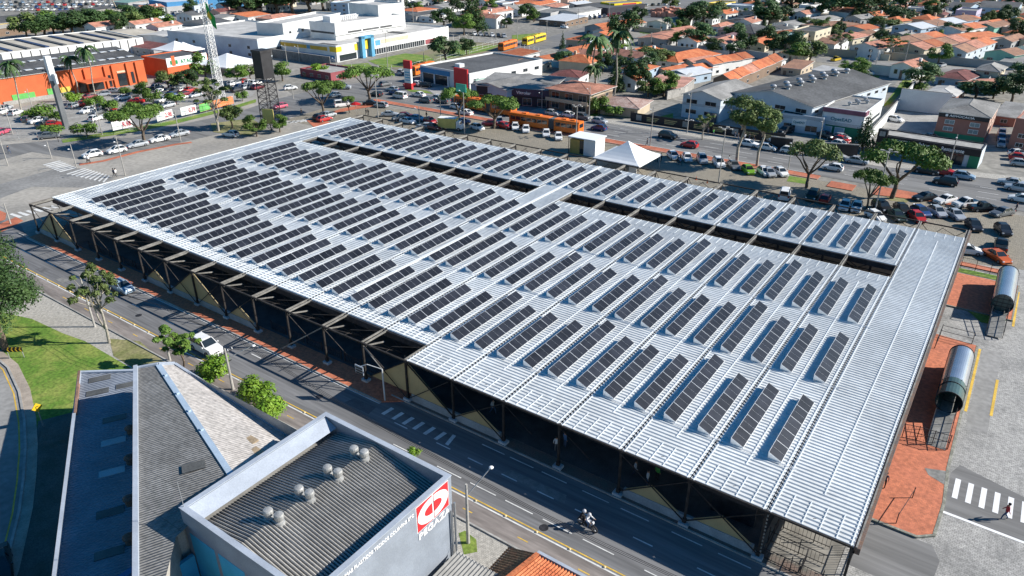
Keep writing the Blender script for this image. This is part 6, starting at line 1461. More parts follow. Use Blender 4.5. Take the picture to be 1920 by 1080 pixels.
def flushH():
    tot = {}
    nm = {'flat': 'flat-roofed building', 'gable': 'gabled house', 'hip': 'hip-roofed house', 'shed': 'lean-to roofed building'}
    q = sorted(HQ, key=lambda r: zp(r[0], r[1])[0])
    for r in q: k = (r[7], r[5], r[6], r[0]); tot[k] = tot.get(k, 0) + 1
    zn = {'A': 'upper left', 'B': 'upper middle-left', 'C': 'upper middle-right', 'D': 'upper right'}
    seen = {}
    for (z, E1, E2, B2, h, roof, rc, wc, pitch, ridge, seg, extra, rows, ms) in q:
        k = (wc, roof, rc, z); i = seen.get(k, 0); seen[k] = i + 1
        cn = {'conc': 'concrete', 'concl': 'pale concrete', 'darkred': 'dark red', 'purple': 'purple-brown', 'paleblue': 'pale blue', 'rosy': 'rosy', 'dark': 'dark grey', 'darkgreen': 'dark green', 'teal': 'teal'}
        lab = '%s-walled %s with %s roof, %s' % (cn.get(wc, wc), nm[roof], cn.get(rc, rc), zn[z])
        if tot[k] > 1: lab += ', %s such from left' % ORD[i]
        if extra: lab = extra
        b = Bld(zp(z, E1), zp(z, E2), zp(z, B2), h, lab, 'house' if roof != 'flat' else 'building', 'house' if roof != 'flat' else 'building', 'houses and shops of the town')
        m = RC[rc]; wm = WC[wc]
        if roof == 'gable': b.walls(wm, pitch, ridge); b.gable(m, pitch, ridge, seg, [RC[x] for x in ms] if ms else None)
        elif roof == 'hip': b.walls(wm); b.hip(m, pitch)
        elif roof == 'flat': b.walls(wm); b.flat(m, wm)
        else: b.walls(wm); b.shed(m)
        b.windows('F', rows, maxn=4, step=3.4); b.windows('R', rows, maxn=5, step=4.0)
        if b.W > 6: b.door(b.W * .12)
# -- middle right
H('C', (358, 378), (475, 400), (705, 335), 6.2, 'gable', 'orange', 'white', 1.4, extra='white two-storey gabled house with bright orange roof left of the palms')
H('C', (575, 195), (690, 215), (905, 160), 4.5, 'gable', 'orange', 'grey', 1.6, extra='long grey hall with bright orange roof by the side road')
H('C', (415, 292), (545, 306), (628, 278), 5.2, 'hip', 'orange', 'beige', .9)
H('C', (0, 70), (75, 85), (150, 55), 4, 'gable', 'grey', 'white', 1.3); H('C', (85, 35), (200, 42), (330, 15), 5, 'gable', 'orange', 'cream', 1.2); H('C', (-60, 20), (30, 35), (130, 5), 5, 'hip', 'orange', 'white', 1.2)
H('C', (160, 92), (290, 105), (335, 65), 5, 'flat', 'conc', 'grey'); H('C', (285, 135), (400, 160), (425, 122), 4, 'shed', 'white', 'brown'); H('C', (345, 80), (490, 98), (582, 62), 5, 'gable', 'grey', 'white', 1.0)
H('C', (200, 50), (330, 60), (380, 35), 4, 'gable', 'rosy', 'white', 1.0); H('C', (395, 25), (480, 35), (560, 18), 4, 'gable', 'white', 'grey', 1.0)
H('C', (185, 430), (262, 452), (355, 410), 3, 'gable', 'orange', 'white', .9, 'V'); H('C', (-40, 395), (60, 425), (160, 395), 3, 'shed', 'orange', 'white')
H('C', (-10, 478), (68, 488), (112, 458), 5.2, 'hip', 'brown', 'white', 1.3); H('C', (105, 490), (190, 502), (262, 465), 3.2, 'shed', 'cream', 'cream')
H('C', (300, 560), (500, 582), (552, 542), 4.4, 'hip', 'darkred', 'white', 1.6); H('C', (150, 640), (300, 655), (350, 622), 4.5, 'hip', 'darkred', 'pinkish', 1.2)
H('C', (835, 510), (1000, 532), (1082, 495), 6, 'hip', 'orange', 'blue', 1.2); H('C', (1090, 432), (1245, 470), (1402, 388), 3.6, 'hip', 'orange', 'white', 2.2)
H('C', (990, 640), (1260, 667), (1372, 605), 3.2, 'shed', 'pink', 'grey', extra='grey low building with faded pink lean-to roof beside the clipped ball tree'); H('C', (1068, 590), (1280, 605), (1375, 572), 3.6, 'shed', 'pale', 'white')
H('C', (1105, 522), (1190, 552), (1250, 505), 3.4, 'gable', 'orange', 'beige', 1.2); H('C', (1215, 532), (1330, 572), (1405, 528), 4, 'gable', 'white', 'blue', 1.2); H('C', (1335, 500), (1408, 522), (1482, 492), 4, 'gable', 'orange', 'white', 1.3)
H('C', (1425, 455), (1510, 482), (1652, 415), 5.6, 'gable', 'orange', 'white', 1.5, seg=4); H('C', (1300, 450), (1360, 470), (1440, 430), 3.5, 'gable', 'rosy', 'cream', 1.0)
H('C', (1515, 588), (1650, 606), (1960, 440), 5, 'gable', 'orange', 'brown', 1.8, seg=6, ms=['orange', 'orange', 'rosy', 'orange'])
H('C', (1480, 292), (1650, 312), (1738, 268), 4.5, 'hip', 'purple', 'white', 2.0); H('C', (1550, 218), (1620, 225), (1672, 200), 4, 'hip', 'purple', 'pinkish', 1.2); H('C', (1670, 215), (1815, 250), (1892, 212), 6, 'hip', 'dark', 'beige', 2.6)
H('C', (1745, 322), (1900, 338), (1965, 290), 4, 'gable', 'orange', 'cream', 1.4); H('C', (1700, 280), (1850, 300), (1920, 262), 3, 'gable', 'rosy', 'beige', .9) 
H('C', (1050, 160), (1160, 178), (1235, 135), 4.5, 'gable', 'cream', 'white', 1.3); H('C', (965, 282), (1160, 305), (1268, 248), 4, 'gable', 'rosy', 'grey', 1.0, seg=3); H('C', (880, 378), (1050, 398), (1138, 368), 3.2, 'hip', 'orange', 'white', 1.3)
H('C', (1165, 222), (1250, 238), (1308, 208), 3.4, 'gable', 'rosy', 'beige', 1.0); H('C', (1495, 195), (1560, 202), (1625, 175), 4, 'hip', 'rosy', 'white', 1.2)
H('C', (1600, 42), (1800, 52), (1842, 38), 6, 'flat', 'white', 'paleblue'); H('C', (1735, 88), (1860, 106), (1935, 62), 6, 'gable', 'grey', 'grey', 1.6); H('C', (1630, 150), (1800, 168), (1850, 128), 5, 'gable', 'dark', 'grey', 1.4); H('C', (1490, 25), (1580, 35), (1615, 15), 6, 'flat', 'cream', 'yellow')
H('C', (850, 590 - 560 + 60), (905, 95), (985, 70), 3.6, 'gable', 'brown', 'white', 1) if False else None
# -- upper right
H('D', (95, 278), (250, 288), (316, 256), 6.5, 'flat', 'teal', 'beige'); H('D', (195, 228), (355, 246), (420, 208), 7, 'flat', 'dark', 'cream'); H('D', (-60, 262), (90, 290), (190, 238), 4, 'gable', 'orange', 'pinkish', 1.2)
H('D', (355, 322), (500, 336), (605, 298), 5.5, 'gable', 'brown', 'white', 1.3, 'U'); H('D', (470, 268), (640, 292), (712, 258), 4.2, 'hip', 'rosy', 'cream', 1.6); H('D', (330, 180), (480, 212), (565, 168), 4, 'hip', 'brown', 'beige', 1.5)
H('D', (665, 335), (830, 368), (1018, 246), 6, 'gable', 'orange', 'white', 1.8, seg=5, ms=['rosy', 'orange', 'brown', 'brown', 'orange']); H('D', (990, 342), (1175, 374), (1328, 268), 6, 'gable', 'orange', 'cream', 1.8, seg=5, ms=['rosy', 'orange', 'brown', 'rosy', 'orange'])
H('D', (1310, 372), (1490, 394), (1602, 306), 6.4, 'gable', 'brown', 'paleblue', 1.8, seg=3, ms=['brown', 'rosy', 'orange']); H('D', (1662, 385), (1850, 418), (1908, 395), 4.8, 'gable', 'brown', 'green', 1.6, seg=1)
H('D', (1275, 568), (1490, 602), (1552, 545), 3.6, 'hip', 'darkred', 'blue', 1.6, extra='blue-walled bungalow with half sunlit red tiled hip roof'); H('D', (1562, 520), (1732, 538), (1788, 502), 6, 'hip', 'grey', 'cream', 1.8); H('D', (1510, 612), (1620, 652), (1655, 612), 3, 'gable', 'rosy', 'green', .9)
H('D', (1195, 692), (1400, 722), (1442, 662), 3.6, 'hip', 'pale', 'brick', 1.2); H('D', (970, 192), (1150, 218), (1318, 125), 6, 'gable', 'brown', 'blue', 1.6, seg=4, ms=['white', 'brown', 'white', 'brown'])
H('D', (1300, 208), (1450, 232), (1562, 158), 5.5, 'gable', 'orange', 'white', 1.6, seg=4, ms=['brown', 'orange', 'rosy', 'orange']); H('D', (1395, 262), (1560, 295), (1632, 258), 5.2, 'gable', 'orange', 'white', 1.3); H('D', (1575, 192), (1700, 208), (1780, 148), 5.5, 'gable', 'brown', 'teal' if False else 'green', 1.6, seg=2, ms=['brown', 'orange'])
H('D', (1410, 80), (1565, 90), (1592, 70), 8, 'flat', 'conc', 'lavender'); H('D', (1350, 52), (1500, 66), (1532, 42), 7, 'gable', 'dark', 'blue', 2.4, 'U'); H('D', (1590, 52), (1870, 68), (1895, 38), 7, 'gable', 'dark', 'blue', 2.6, 'U'); H('D', (1060, 80), (1280, 92), (1355, 62), 3.6, 'gable', 'orange', 'cream', 1.6, 'U')
H('D', (75, 172), (190, 192), (306, 118), 4, 'gable', 'grey', 'white', 1.2); H('D', (-20, 88), (50, 112), (132, 68), 4, 'gable', 'grey', 'white', 1.1); H('D', (250, 40), (320, 48), (402, 12), 7, 'flat', 'concl', 'white'); H('D', (565, 205), (740, 228), (800, 205), 4, 'gable', 'orange', 'white', 1.3)
H('D', (1700, 302), (1830, 315), (1915, 278), 4.4, 'gable', 'brown', 'grey', 1.4); H('D', (1765, 205), (1890, 218), (1925, 172), 5, 'flat', 'conc', 'pinkish'); H('D', (1650, 604), (1840, 622), (1872, 580), 3.2, 'flat', 'conc', 'grey'); H('D', (735, 60), (790, 70), (880, 40), 4, 'gable', 'brown', 'white', 1.2)
H('D', (900, 60), (1000, 70), (1060, 45), 4, 'gable', 'rosy', 'beige', 1.2); H('D', (1850, 360), (1960, 372), (2050, 330), 5, 'gable', 'brown', 'white', 1.4); H('D', (1700, 862), (1860, 885), (1905, 800), 3.4, 'shed', 'grey', 'brick')
H('D', (1750, 455), (1960, 480), (2050, 430), 3, 'shed', 'grey', 'grey'); H('D', (100, 505), (250, 520), (350, 478), 3.5, 'shed', 'brown', 'beige'); H('D', (340, 520), (560, 560), (630, 545), 4, 'shed', 'pale', 'white'); H('D', (0, 315), (60, 325), (130, 305), 3.5, 'gable', 'rosy', 'white', 1)
H('D', (-30, 480), (60, 490), (130, 458), 3, 'shed', 'concl', 'white'); H('D', (1900, 290), (1990, 300), (2060, 260), 5, 'hip', 'rosy', 'cream', 1.4); H('D', (1880, 110), (1960, 118), (2040, 90), 5, 'hip', 'orange', 'cream', 1.4)
H('D', (600, 290 - 30), (690, 272), (760, 240), 4, 'gable', 'brown', 'beige', 1.1); H('D', (800, 300 - 100), (880, 215), (960, 190), 3.4, 'shed', 'white', 'cream'); H('D', (420, 355), (470, 362), (560, 335), 3, 'shed', 'rosy', 'cream') if False else None
# -- upper middle-left
H('B', (1100, 72), (1210, 88), (1300, 62), 4, 'hip', 'orange', 'white', 1.3); H('B', (1300, 45), (1410, 58), (1532, 18), 4.5, 'gable', 'grey', 'white', 1.3); H('B', (1110, 112), (1200, 124), (1332, 92), 4, 'gable', 'dark', 'grey', 1.0); H('B', (610, 20), (690, 32), (742, 8), 12, 'flat', 'conc', 'blue')
H('B', (50, 128), (120, 142), (202, 108), 4, 'hip', 'rosy', 'pinkish', 1.3); H('B', (1210, 120), (1330, 135), (1420, 110), 3.5, 'flat', 'concl', 'white'); H('B', (1420, 20), (1500, 28), (1560, 5), 5, 'gable', 'orange', 'white', 1.2); H('B', (1600, 60), (1700, 75), (1790, 50), 5, 'gable', 'purple', 'white', 1.3)
H('B', (1770, 20), (1850, 30), (1920, 10), 6, 'flat', 'concl', 'paleblue'); H('B', (400, 512), (560, 560), (710, 515), 3.2, 'flat', 'concl', 'maroon', extra='low maroon-walled shop with pale roof at the junction corner'); H('B', (1530, 582), (1650, 604), (1832, 545), 4, 'hip', 'green', 'blue', 1.4, extra='pale blue annex with greenish glazed hip roof behind the bank')
H('B', (1760, 480), (1850, 500), (1960, 465), 4, 'gable', 'rosy', 'white', 1.0); H('B', (560, 60 - 40), (600, 28), (640, 12), 6, 'flat', 'concl', 'white')
# -- upper left
H('A', (-120, 150), (0, 176), (780, 75), 6, 'gable', 'dark', 'yellow', 2.2, extra='long dark-roofed hall with pale yellow wall at the far left', rows=1); H('A', (-300, 165), (-20, 215), (560, 150), 5, 'shed', 'cream', 'brown', extra='cream-roofed hall with brown ribbed wall at the left edge'); H('A', (555, 98), (700, 130), (852, 92), 6, 'gable', 'cream', 'yellow', 1.4)
H('A', (765, 240), (1030, 282), (1212, 252), 5, 'gable', 'cream', 'orange', 1.4, extra='cream-roofed hall with orange brick gable behind the supermarket'); H('A', (1150, 245), (1400, 312), (1600, 265), 5, 'gable', 'pale', 'white', 1.4, extra='pale low hall with white wall left of the lattice mast'); H('A', (1410, 160), (1560, 190), (1700, 160), 5, 'gable', 'dark', 'grey', 1.2)
H('A', (1740, 105), (1860, 130), (1960, 105), 4, 'gable', 'orange', 'white', 1.2); H('A', (880, 10), (960, 22), (1100, 5), 5, 'shed', 'green', 'grey'); H('A', (1060, 30), (1250, 60), (1500, 30), 5, 'flat', 'white', 'grey')
H('A', (980, 340), (1150, 372), (1290, 350), 4, 'shed', 'darkred', 'grey'); H('A', (1290, 195), (1420, 215), (1520, 195), 3.5, 'flat', 'concl', 'white'); H('A', (1560, 130), (1640, 142), (1740, 120), 4, 'shed', 'grey', 'white'); H('A', (1100, 5), (1250, 25), (1900, -20), 8, 'flat', 'white', 'signblue', extra='long white and blue block along the top edge of the picture')
flushH()
# pale factory
b = Bld((-80, 84), (0, 101), (275, 73), 6, 'long pale factory with dark roof strips and white panelled wall', 'factory', 'factory', k=0.85); b.walls(WC['white']); b.flat(RC['cream'], WC['white'], .3)
for i in range(8):
    mb = MB(); f = b.D * (i + .6) / 8.3; b.bx(mb, b.W * .08, f, b.h + .03, b.W * .92, f + 1.3, b.h + .4, 0); mb.build('roof_strip', RC['dark'] if i % 2 else mat('navy_strip', (.03, .05, .12), .5), b.t)
for i in range(16): b.band('R', b.D * i / 16, b.D * i / 16 + .35, 0, 5.9, RC['dark'], 'panel_joint', .06)
# orange supermarket
hm = topz((200, 173), (195, 126)); hm = 6.9
b = Bld((-106, 127), (-14, 150), (272, 112), hm, 'long orange supermarket with dark sheet roof, skylights and orange front', 'supermarket', 'supermarket', k=1); b.walls(WC['orange'], 1.6, 'V'); b.gable(RC['dark'], 2.2, 'V', ov=.3)
for i in range(14):
    for q in (0, 1):
        mb = MB(); f = b.D * (i + .3 + .5 * q) / 14.3; a = b.W * (.62 if q else .86); z = b.h + b.pit * (1 - abs(a - b.W / 2) / (b.W / 2)) + .22
        b.bx(mb, a, f, z - .1, a + 1.6, f + 1.8, z + .03); mb.build('skylight', RC['white'], b.t)
D_ = b.D
for f0, f1 in ((.70, .715), (.755, .77), (.86, .875), (.93, .945), (.47, .48), (.56, .57)): b.band('R', D_ * f0, D_ * f1, 0, b.h - .4, WC['orange'], 'pilaster', .5)
b.band('R', D_ * .79, D_ * .85, .2, b.h * .55, GLASS, 'glazed_entrance', .1); b.band('R', D_ * .79, D_ * .85, b.h * .58, b.h * .66, mat('cream_band', (.6, .5, .35), .7), 'window_band', .12)
b.band('R', D_ * .72, D_ * .74, .5, b.h * .55, GLASS, 'side_window', .1); b.band('R', D_ * .89, D_ * .91, .5, b.h * .55, GLASS, 'side_window', .1)
mb = MB(); b.bx(mb, b.W, D_ * .50, b.h * .48, b.W + 6, D_ * .69, b.h * .52); mb.build('canopy', WC['orange'], b.t)
b.band('R', D_ * .51, D_ * .68, .2, b.h * .42, GLASS, 'shop_window', .1); b.band('R', D_ * .08, D_ * .22, .4, 2.4, mat('green_poster', (.12, .42, .10), .7), 'poster', .12); b.band('R', D_ * .30, D_ * .37, .4, 2.6, MATS['green_poster'], 'poster', .12); b.band('R', D_ * .38, D_ * .45, .4, 2.4, mat('yellow_poster', (.65, .45, .08), .7), 'poster', .12)
b.band('R', D_ * .02, D_ * .5, 0, 1.0, CONC, 'plinth', .3)
hs_ = 5.4
b = Bld((276, 105), (311, 114), (379, 101), hs_, 'orange box building with white supermarket sign and green letters', 'supermarket_box', 'building', k=1); b.walls(WC['orange']); b.flat(RC['dark'], WC['orange'], .3)
b.band('R', b.D * .0, b.D * .98, b.h * .62, b.h * 1.12, WHITE, 'sign_board', .15)
b.text('R', b.D * .32, b.h * .72, b.h * .34, 'ATACADÃO', mat('sign_green', (.01, .22, .08), .6), width=b.D * .62, d=.2)
b.band('R', b.D * .08, b.D * .26, b.h * .74, b.h * .96, MATS['sign_green'], 'emblem', .2); b.band('R', b.D * .12, b.D * .20, b.h * .66, b.h * 1.22, WC['orange'], 'emblem', .24)
for f in (.44, .50, .56): b.band('R', b.D * f, b.D * (f + .03), b.h * .26, b.h * .36, BLACK, 'vent', .1)
b.band('R', b.D * .6, b.D * .9, 0, b.h * .2, WHITE, 'loading_screen', .1)
for i, (px, py, hf, ze, zt) in enumerate(((330, 90, 6, 3.5, 6), (345, 92, 5, 3.0, 5.5), (428, 116, 8, 3.2, 6))): x, y = G(px, py, ze); tent(x, y, hf, ze, zt, ['white peaked tent roof behind the orange box', 'grey peaked tent roof beside the orange box', 'large grey peaked tent roof by the lattice mast'][i], .1, 'tents behind the supermarket')
# white school complex
def school(E1, E2, B2, h, lab, roof='pale', par=.7, wc='white'):
    b = Bld(zp('B', E1), zp('B', E2), zp('B', B2), h, lab, 'school_block', 'building', 'blocks of the white school', k=.82); b.walls(WC[wc]); b.flat(RC[roof], WC[wc], par); return b
b = school((155, 312), (600, 360), (1472, 212), 6.0, 'low front block of the white school with yellow panels and blue arch')
b.band('F', .5, b.W * .50, 4.4, 5.9, mat('ochre_band', (.60, .38, .05), .7), 'yellow_band'); b.band('F', b.W * .50, b.W * .56, 4.4, 5.9, mat('sky_blue', (.10, .32, .50), .7), 'blue_band'); b.band('F', b.W * .56, b.W * .85, 4.4, 5.9, MATS['ochre_band'], 'yellow_band'); b.band('F', b.W * .89, b.W, 4.2, 6.3, mat('bright_yellow', (.75, .52, .03), .7), 'yellow_panel'); b.band('R', 0, b.D * .04, 4.2, 6.3, MATS['bright_yellow'], 'yellow_panel')
b.band('F', 1, b.W * .96, 1.0, 2.6, WC['signblue'], 'shaded_windows')
b.band('R', b.D * .14, b.D * .165, 3.6, 6.3, MATS['bright_yellow'], 'yellow_panel', .1); b.band('R', b.D * .27, b.D * .30, 4.0, 6.2, MATS['bright_yellow'], 'yellow_panel', .1); b.band('R', b.D * .31, b.D * .35, 4.0, 6.2, MATS['sky_blue'], 'blue_panel', .1); b.band('R', b.D * .36, b.D * .6, 4.6, 6.2, mat('cream_panel', (.62, .55, .36), .7), 'cream_panel', .1)
b.band('R', b.D * .02, b.D * .15, .3, 2.8, GLASS, 'strip_window', .1); b.band('R', b.D * .27, b.D * .75, .3, 2.6, GLASS, 'strip_window', .1); b.band('R', b.D * .76, b.D * .96, .3, 2.4, WC['maroon'], 'red_screen', .1)
for i in range(24): b.band('R', b.D * (.27 + .02 * i), b.D * (.272 + .02 * i), .2, 2.7, WHITE, 'mullion', .14)
mb = MB(); b.bx(mb, b.W + .1, b.D * .175, 0, b.W + 1.6, b.D * .20, 7.4); b.bx(mb, b.W + .1, b.D * .25, 0, b.W + 1.6, b.D * .275, 7.4); b.bx(mb, b.W + .1, b.D * .175, 6.6, b.W + 1.6, b.D * .275, 7.5); mb.build('blue_arch', MATS['sky_blue'], b.t); b.band('R', b.D * .205, b.D * .245, 3.4, 7.9, MATS['bright_yellow'], 'yellow_panel', .4)
b.text('R', b.D * .40, 3.2, 1.2, 'escola', WC['brown'], width=b.D * .05) if False else None
for (f, g) in ((.03, .3), (.33, .3), (.62, .3)):
    mb = MB(); b.bx(mb, b.W * .6, b.D * f, b.h + .03, b.W * .85, b.D * (f + .05), b.h + .25); mb.build('roof_grille', RC['dark'], b.t)
b = school((20, 178), (200, 192), (560, 105), 12.5, 'tall left block of the white school with small square windows'); b.windows('R', 1, 5, 1.4, 1.4, 8.2, maxn=5); b.band('F', 1, 6, 2, 6, WC['maroon'], 'dark_window')
b = school((385, 172), (590, 190), (1130, 122), 12.5, 'tall central block of the white school with long slot windows')
b.band('F', b.W * .05, b.W * .95, 8.6, 9.4, RC['dark'], 'slot_window'); b.band('R', b.D * .17, b.D * .36, 8.4, 9.2, RC['dark'], 'slot_window'); b.band('R', b.D * .38, b.D * .62, 8.4, 9.2, RC['dark'], 'slot_window'); b.band('R', b.D * .64, b.D * .82, 8.4, 9.2, RC['dark'], 'slot_window'); b.band('R', 0, b.D, 7.8, 7.95, RC['grey'], 'ledge', .25)
mb = MB(); b.bx(mb, b.W * .2, b.D * .12, b.h, b.W * .5, b.D * .26, b.h + 2.2); mb.build('roof_cabin', WHITE, b.t)
mb = MB()
for i in range(8): b.bx(mb, b.W * .3, b.D * (.32 + .03 * i), b.h + .1, b.W * .34, b.D * (.335 + .03 * i), b.h + 1.5)
b.bx(mb, b.W * .3, b.D * .32, b.h + 1.5, b.W * .34, b.D * .55, b.h + 1.8); mb.build('roof_frame', WHITE, b.t)
b = school((735, 28), (915, 52), (1080, 28), 17, 'highest rear block of the white school'); 
b = Bld((400, 50), (482, 76), (560, 50), 8, 'bluish shaded wing of the white school behind the lattice mast', 'school_block', 'building', 'blocks of the white school', k=.82); b.walls(WC['paleblue']); b.flat(RC['pale'], WC['white'], .5); b.windows('F', 2, 8); b.band('R', 1, 12, 1, 4, RC['dark'], 'dark_opening')
sheet('school_lawn', PX((690, 114), (760, 100), (800, 104), (815, 112), (770, 124), (720, 127)), .03, GRASS); sheet('school_lawn', PX((640, 122), (690, 118), (700, 126), (660, 132)), .03, GRASS)
sheet('school_yard', PX((700, 120), (860, 78), (960, 82), (850, 118), (760, 134)), .01, mat('bare_earth', (.22, .18, .12), .95, var=.2, scale=.05, col2=(.16, .18, .08))); sheet('verge_lawn', PX((850, 88), (940, 84), (910, 96), (830, 112)), .03, GRASS)
fence_line(PX((660, 132), (760, 134), (850, 108), (935, 84)), 2.0, 'pale wire fence around the school lawn', m=WC['white'], step=4, pk=0, name='wire_fence')
fence_line(PX((850, 75), (935, 82), (1010, 100)), 2.0, 'white railing before the cars parked by the school', m=WHITE, step=3, pk=0, name='wire_fence')
mb = MB()
# bank at the corner
b = Bld((835, 119), (880, 141), (945, 107), 5, 'white bank building with blue-white entrance frame and red block', 'bank', 'bank', k=0.88); b.walls(WC['white']); b.flat(RC['dark'], WC['white'], .5)
b.band('F', .3, b.W * .62, 3.4, 4.9, WC['signblue'], 'sign_band', .25); b.band('F', .5, b.W * .6, .1, 3.2, GLASS, 'glazed_front', .1); b.band('F', b.W * .72, b.W * .98, 0, 6.8, RED, 'red_block', .5); b.windows('R', 1, 5, 2, 1.0, 2.4)
for s in (.05, .3, .58): b.band('F', b.W * s, b.W * s + .4, 0, 3.4, WHITE, 'pillar', .4)
mb = MB(); b.bx(mb, b.W * .4, b.D * .2, b.h, b.W * .5, b.D * .26, b.h + 1); mb.build('roof_unit', WHITE, b.t)
# dark shop with script lettering and its grey hall
b = Bld((892, 160), (1031, 170), (1062, 152), 5.0, 'dark purple-fronted shop with white script lettering beside the brown balconied building', 'shop', 'shop', k=.92); b.walls(WC['dark']); b.shed(RC['grey'], 1.0)
b.band('F', b.W * .45, b.W, 3.0, 5.0, mat('purple_fascia', (.06, .045, .08), .7), 'fascia', .4); t_ = b.text('F', b.W * .56, 3.5, 1.2, 'Vitrolar', WHITE, width=b.W * .2, d=.45); b.windows('F', 1, 4, 2.4, 2, .3, maxn=5)
b = Bld((893, 156), (950, 170), (1010, 150), 4.6, 'grey sheet-roofed hall with glazed corner behind the direction sign', 'shop', 'shop', k=.92); b.walls(WC['blue'], 1.2, 'V'); b.gable(RC['grey'], 1.2, 'V'); b.windows('F', 1, 4, 2.6, 2.4, .6, maxn=4)
# brown balconied building
b = Bld((1033, 164), (1106, 176), (1144, 161), 6.6, 'brown two-storey building with balconies and rosy low hip roof', 'apartment_building', 'building', k=0.82); b.walls(WC['brown']); b.hip(RC['rosy'], 1.0, .9); b.windows('F', 2, 3.4, 2.2, 1.8, .8, 3.1, 5)
mb = MB(); b.bx(mb, -.2, -1.4, 2.5, b.W + .2, -.01, 2.7); b.bx(mb, -.2, -1.4, 2.7, b.W + .2, -1.3, 3.4); mb.build('balcony', WC['beige'], b.t); b.windows('R', 2, 5, 1.3, 1.2, 1.1, 3.1, 3); b.band('R', 0, b.D, 5.2, 6.4, WC['beige'], 'gable_band')
# bungalow
b = Bld((1128, 194), (1196, 203), (1214, 188), 3.2, 'tan bungalow with pinkish-brown hip roof behind the clipped shrub', 'bungalow', 'house', k=0.8); b.walls(WC['beige']); b.hip(mat('faded_tiles', (.30, .19, .16), .9, var=.35, scale=.8, fine=4, col2=(.42, .32, .28)), 1.5, .7); b.windows('F', 1, 5, 2.6, 1.3, .9, maxn=3); b.door(b.W * .82)
# white-blue warehouse with gable, big dark hall
b = Bld((1283, 176), (1352, 187), (1405, 163), 7.2, 'pale blue two-storey warehouse with grey gable roof by the black banner', 'warehouse', 'warehouse', k=.78); b.walls(WC['paleblue'], 1.6, 'V'); b.gable(RC['grey'], 1.6, 'V'); b.windows('F', 2, 4.2, 2.8, 1.2, 1.6, 3.2, 4); b.band('F', b.W * .75, b.W * .95, 0, 2.8, RC['dark'], 'awning', 1.2)
b = Bld((1395, 170), (1524, 201), (1601, 148), 8.2, 'big hall with dark roof and a line of ridge ventilators', 'warehouse', 'warehouse', k=.73); b.walls(WC['paleblue'], 2.4, 'V'); b.gable(RC['dark'], 2.4, 'V')
for i in range(12):
    p = b.P(b.W * .5 + (1.2 if i % 2 else -1.0), b.D * (.05 + i * .075), 0); mb = MB(); zz = b.h + b.pit - .1; mb.lathe([(.5, zz), (.4, zz + .4), (.75, zz + .6), (.8, zz + .95), (.4, zz + 1.25), (0, zz + 1.3)], 10, c=(p[0], p[1])); mb.build('roof_ventilator', STEEL, b.t)
b.windows('R', 1, 4.4, 1.8, .9, 6.0, maxn=14); b.windows('F', 1, 4, 2.6, 1.2, 5.8, maxn=4); b.band('F', b.W * .3, b.W * .9, 4.6, 5.6, GLASS, 'strip_window')
for i in range(4): p = b.P(b.W * .8, b.D * (.2 + .2 * i), 0); 
# college building with sign
b = Bld((1545, 202), (1623, 213), (1652, 187), 9.0, 'white college building with purple fascia, teal lettering and green base', 'college', 'building', k=0.64); b.walls(WC['white']); b.flat(RC['grey'], WC['white'], .35)
b.band('F', 0, b.W + .1, 7.9, 9.36, mat('plum_fascia', (.24, .10, .14), .7), 'fascia', .25); b.band('R', 0, 2.5, 7.9, 9.36, MATS['plum_fascia'], 'fascia', .25)
b.band('F', .4, b.W - .4, 3.6, 7.7, WHITE, 'sign_panel', .15); tq = mat('sign_teal', (.01, .20, .26), .6); b.text('F', b.W * .22, 5.3, 1.6, 'OpetEAD', tq, width=b.W * .5, d=.2); b.band('F', 0, b.W, 0, 3.4, WC['darkgreen'], 'green_base', .1)
for f in (.06, .36): b.band('F', b.W * f, b.W * (f + .24), .5, 3.0, WHITE, 'poster', .16); b.band('F', b.W * (f + .02), b.W * (f + .22), .7, 2.8, WC['paleblue'], 'poster_picture', .2)
b.band('R', 4, b.D * .9, 4.0, 5.0, GLASS, 'strip_window')
for (f, g) in ((.45, .35), (.6, .5), (.75, .62), (.5, .6), (.62, .8)):
    p = b.P(b.W * f, b.D * g, 0); mb = MB(); mb.lathe([(.35, b.h), (.3, b.h + .4), (.5, b.h + .5), (.5, b.h + .8), (0, b.h + 1)], 8, c=p[:2]); mb.build('roof_ventilator', STEEL, b.t)
b = Bld((1466, 212), (1545, 224), (1556, 208), 5.2, 'pale blue linking block with small teal lettering left of the college sign', 'college_wing', 'building', k=0.73); b.walls(WC['paleblue']); b.flat(RC['concl'], WC['paleblue'], .3); b.windows('F', 1, 4.5, 2.6, 1.8, .8, maxn=4); b.band('F', b.W * .3, b.W * .62, 2.2, 4.6, WHITE, 'sign_panel', .15); b.text('F', b.W * .33, 3.0, 1.0, 'OpetEAD', tq, width=b.W * .26, d=.2)
b = Bld((1617, 168), (1652, 172), (1664, 160), 6.5, 'bright yellow building with grey lean-to roof behind the college', 'building', 'building'); b.walls(WC['yellow']); b.shed(RC['pale'], .6); b.windows('F', 2); b.windows('R', 1)
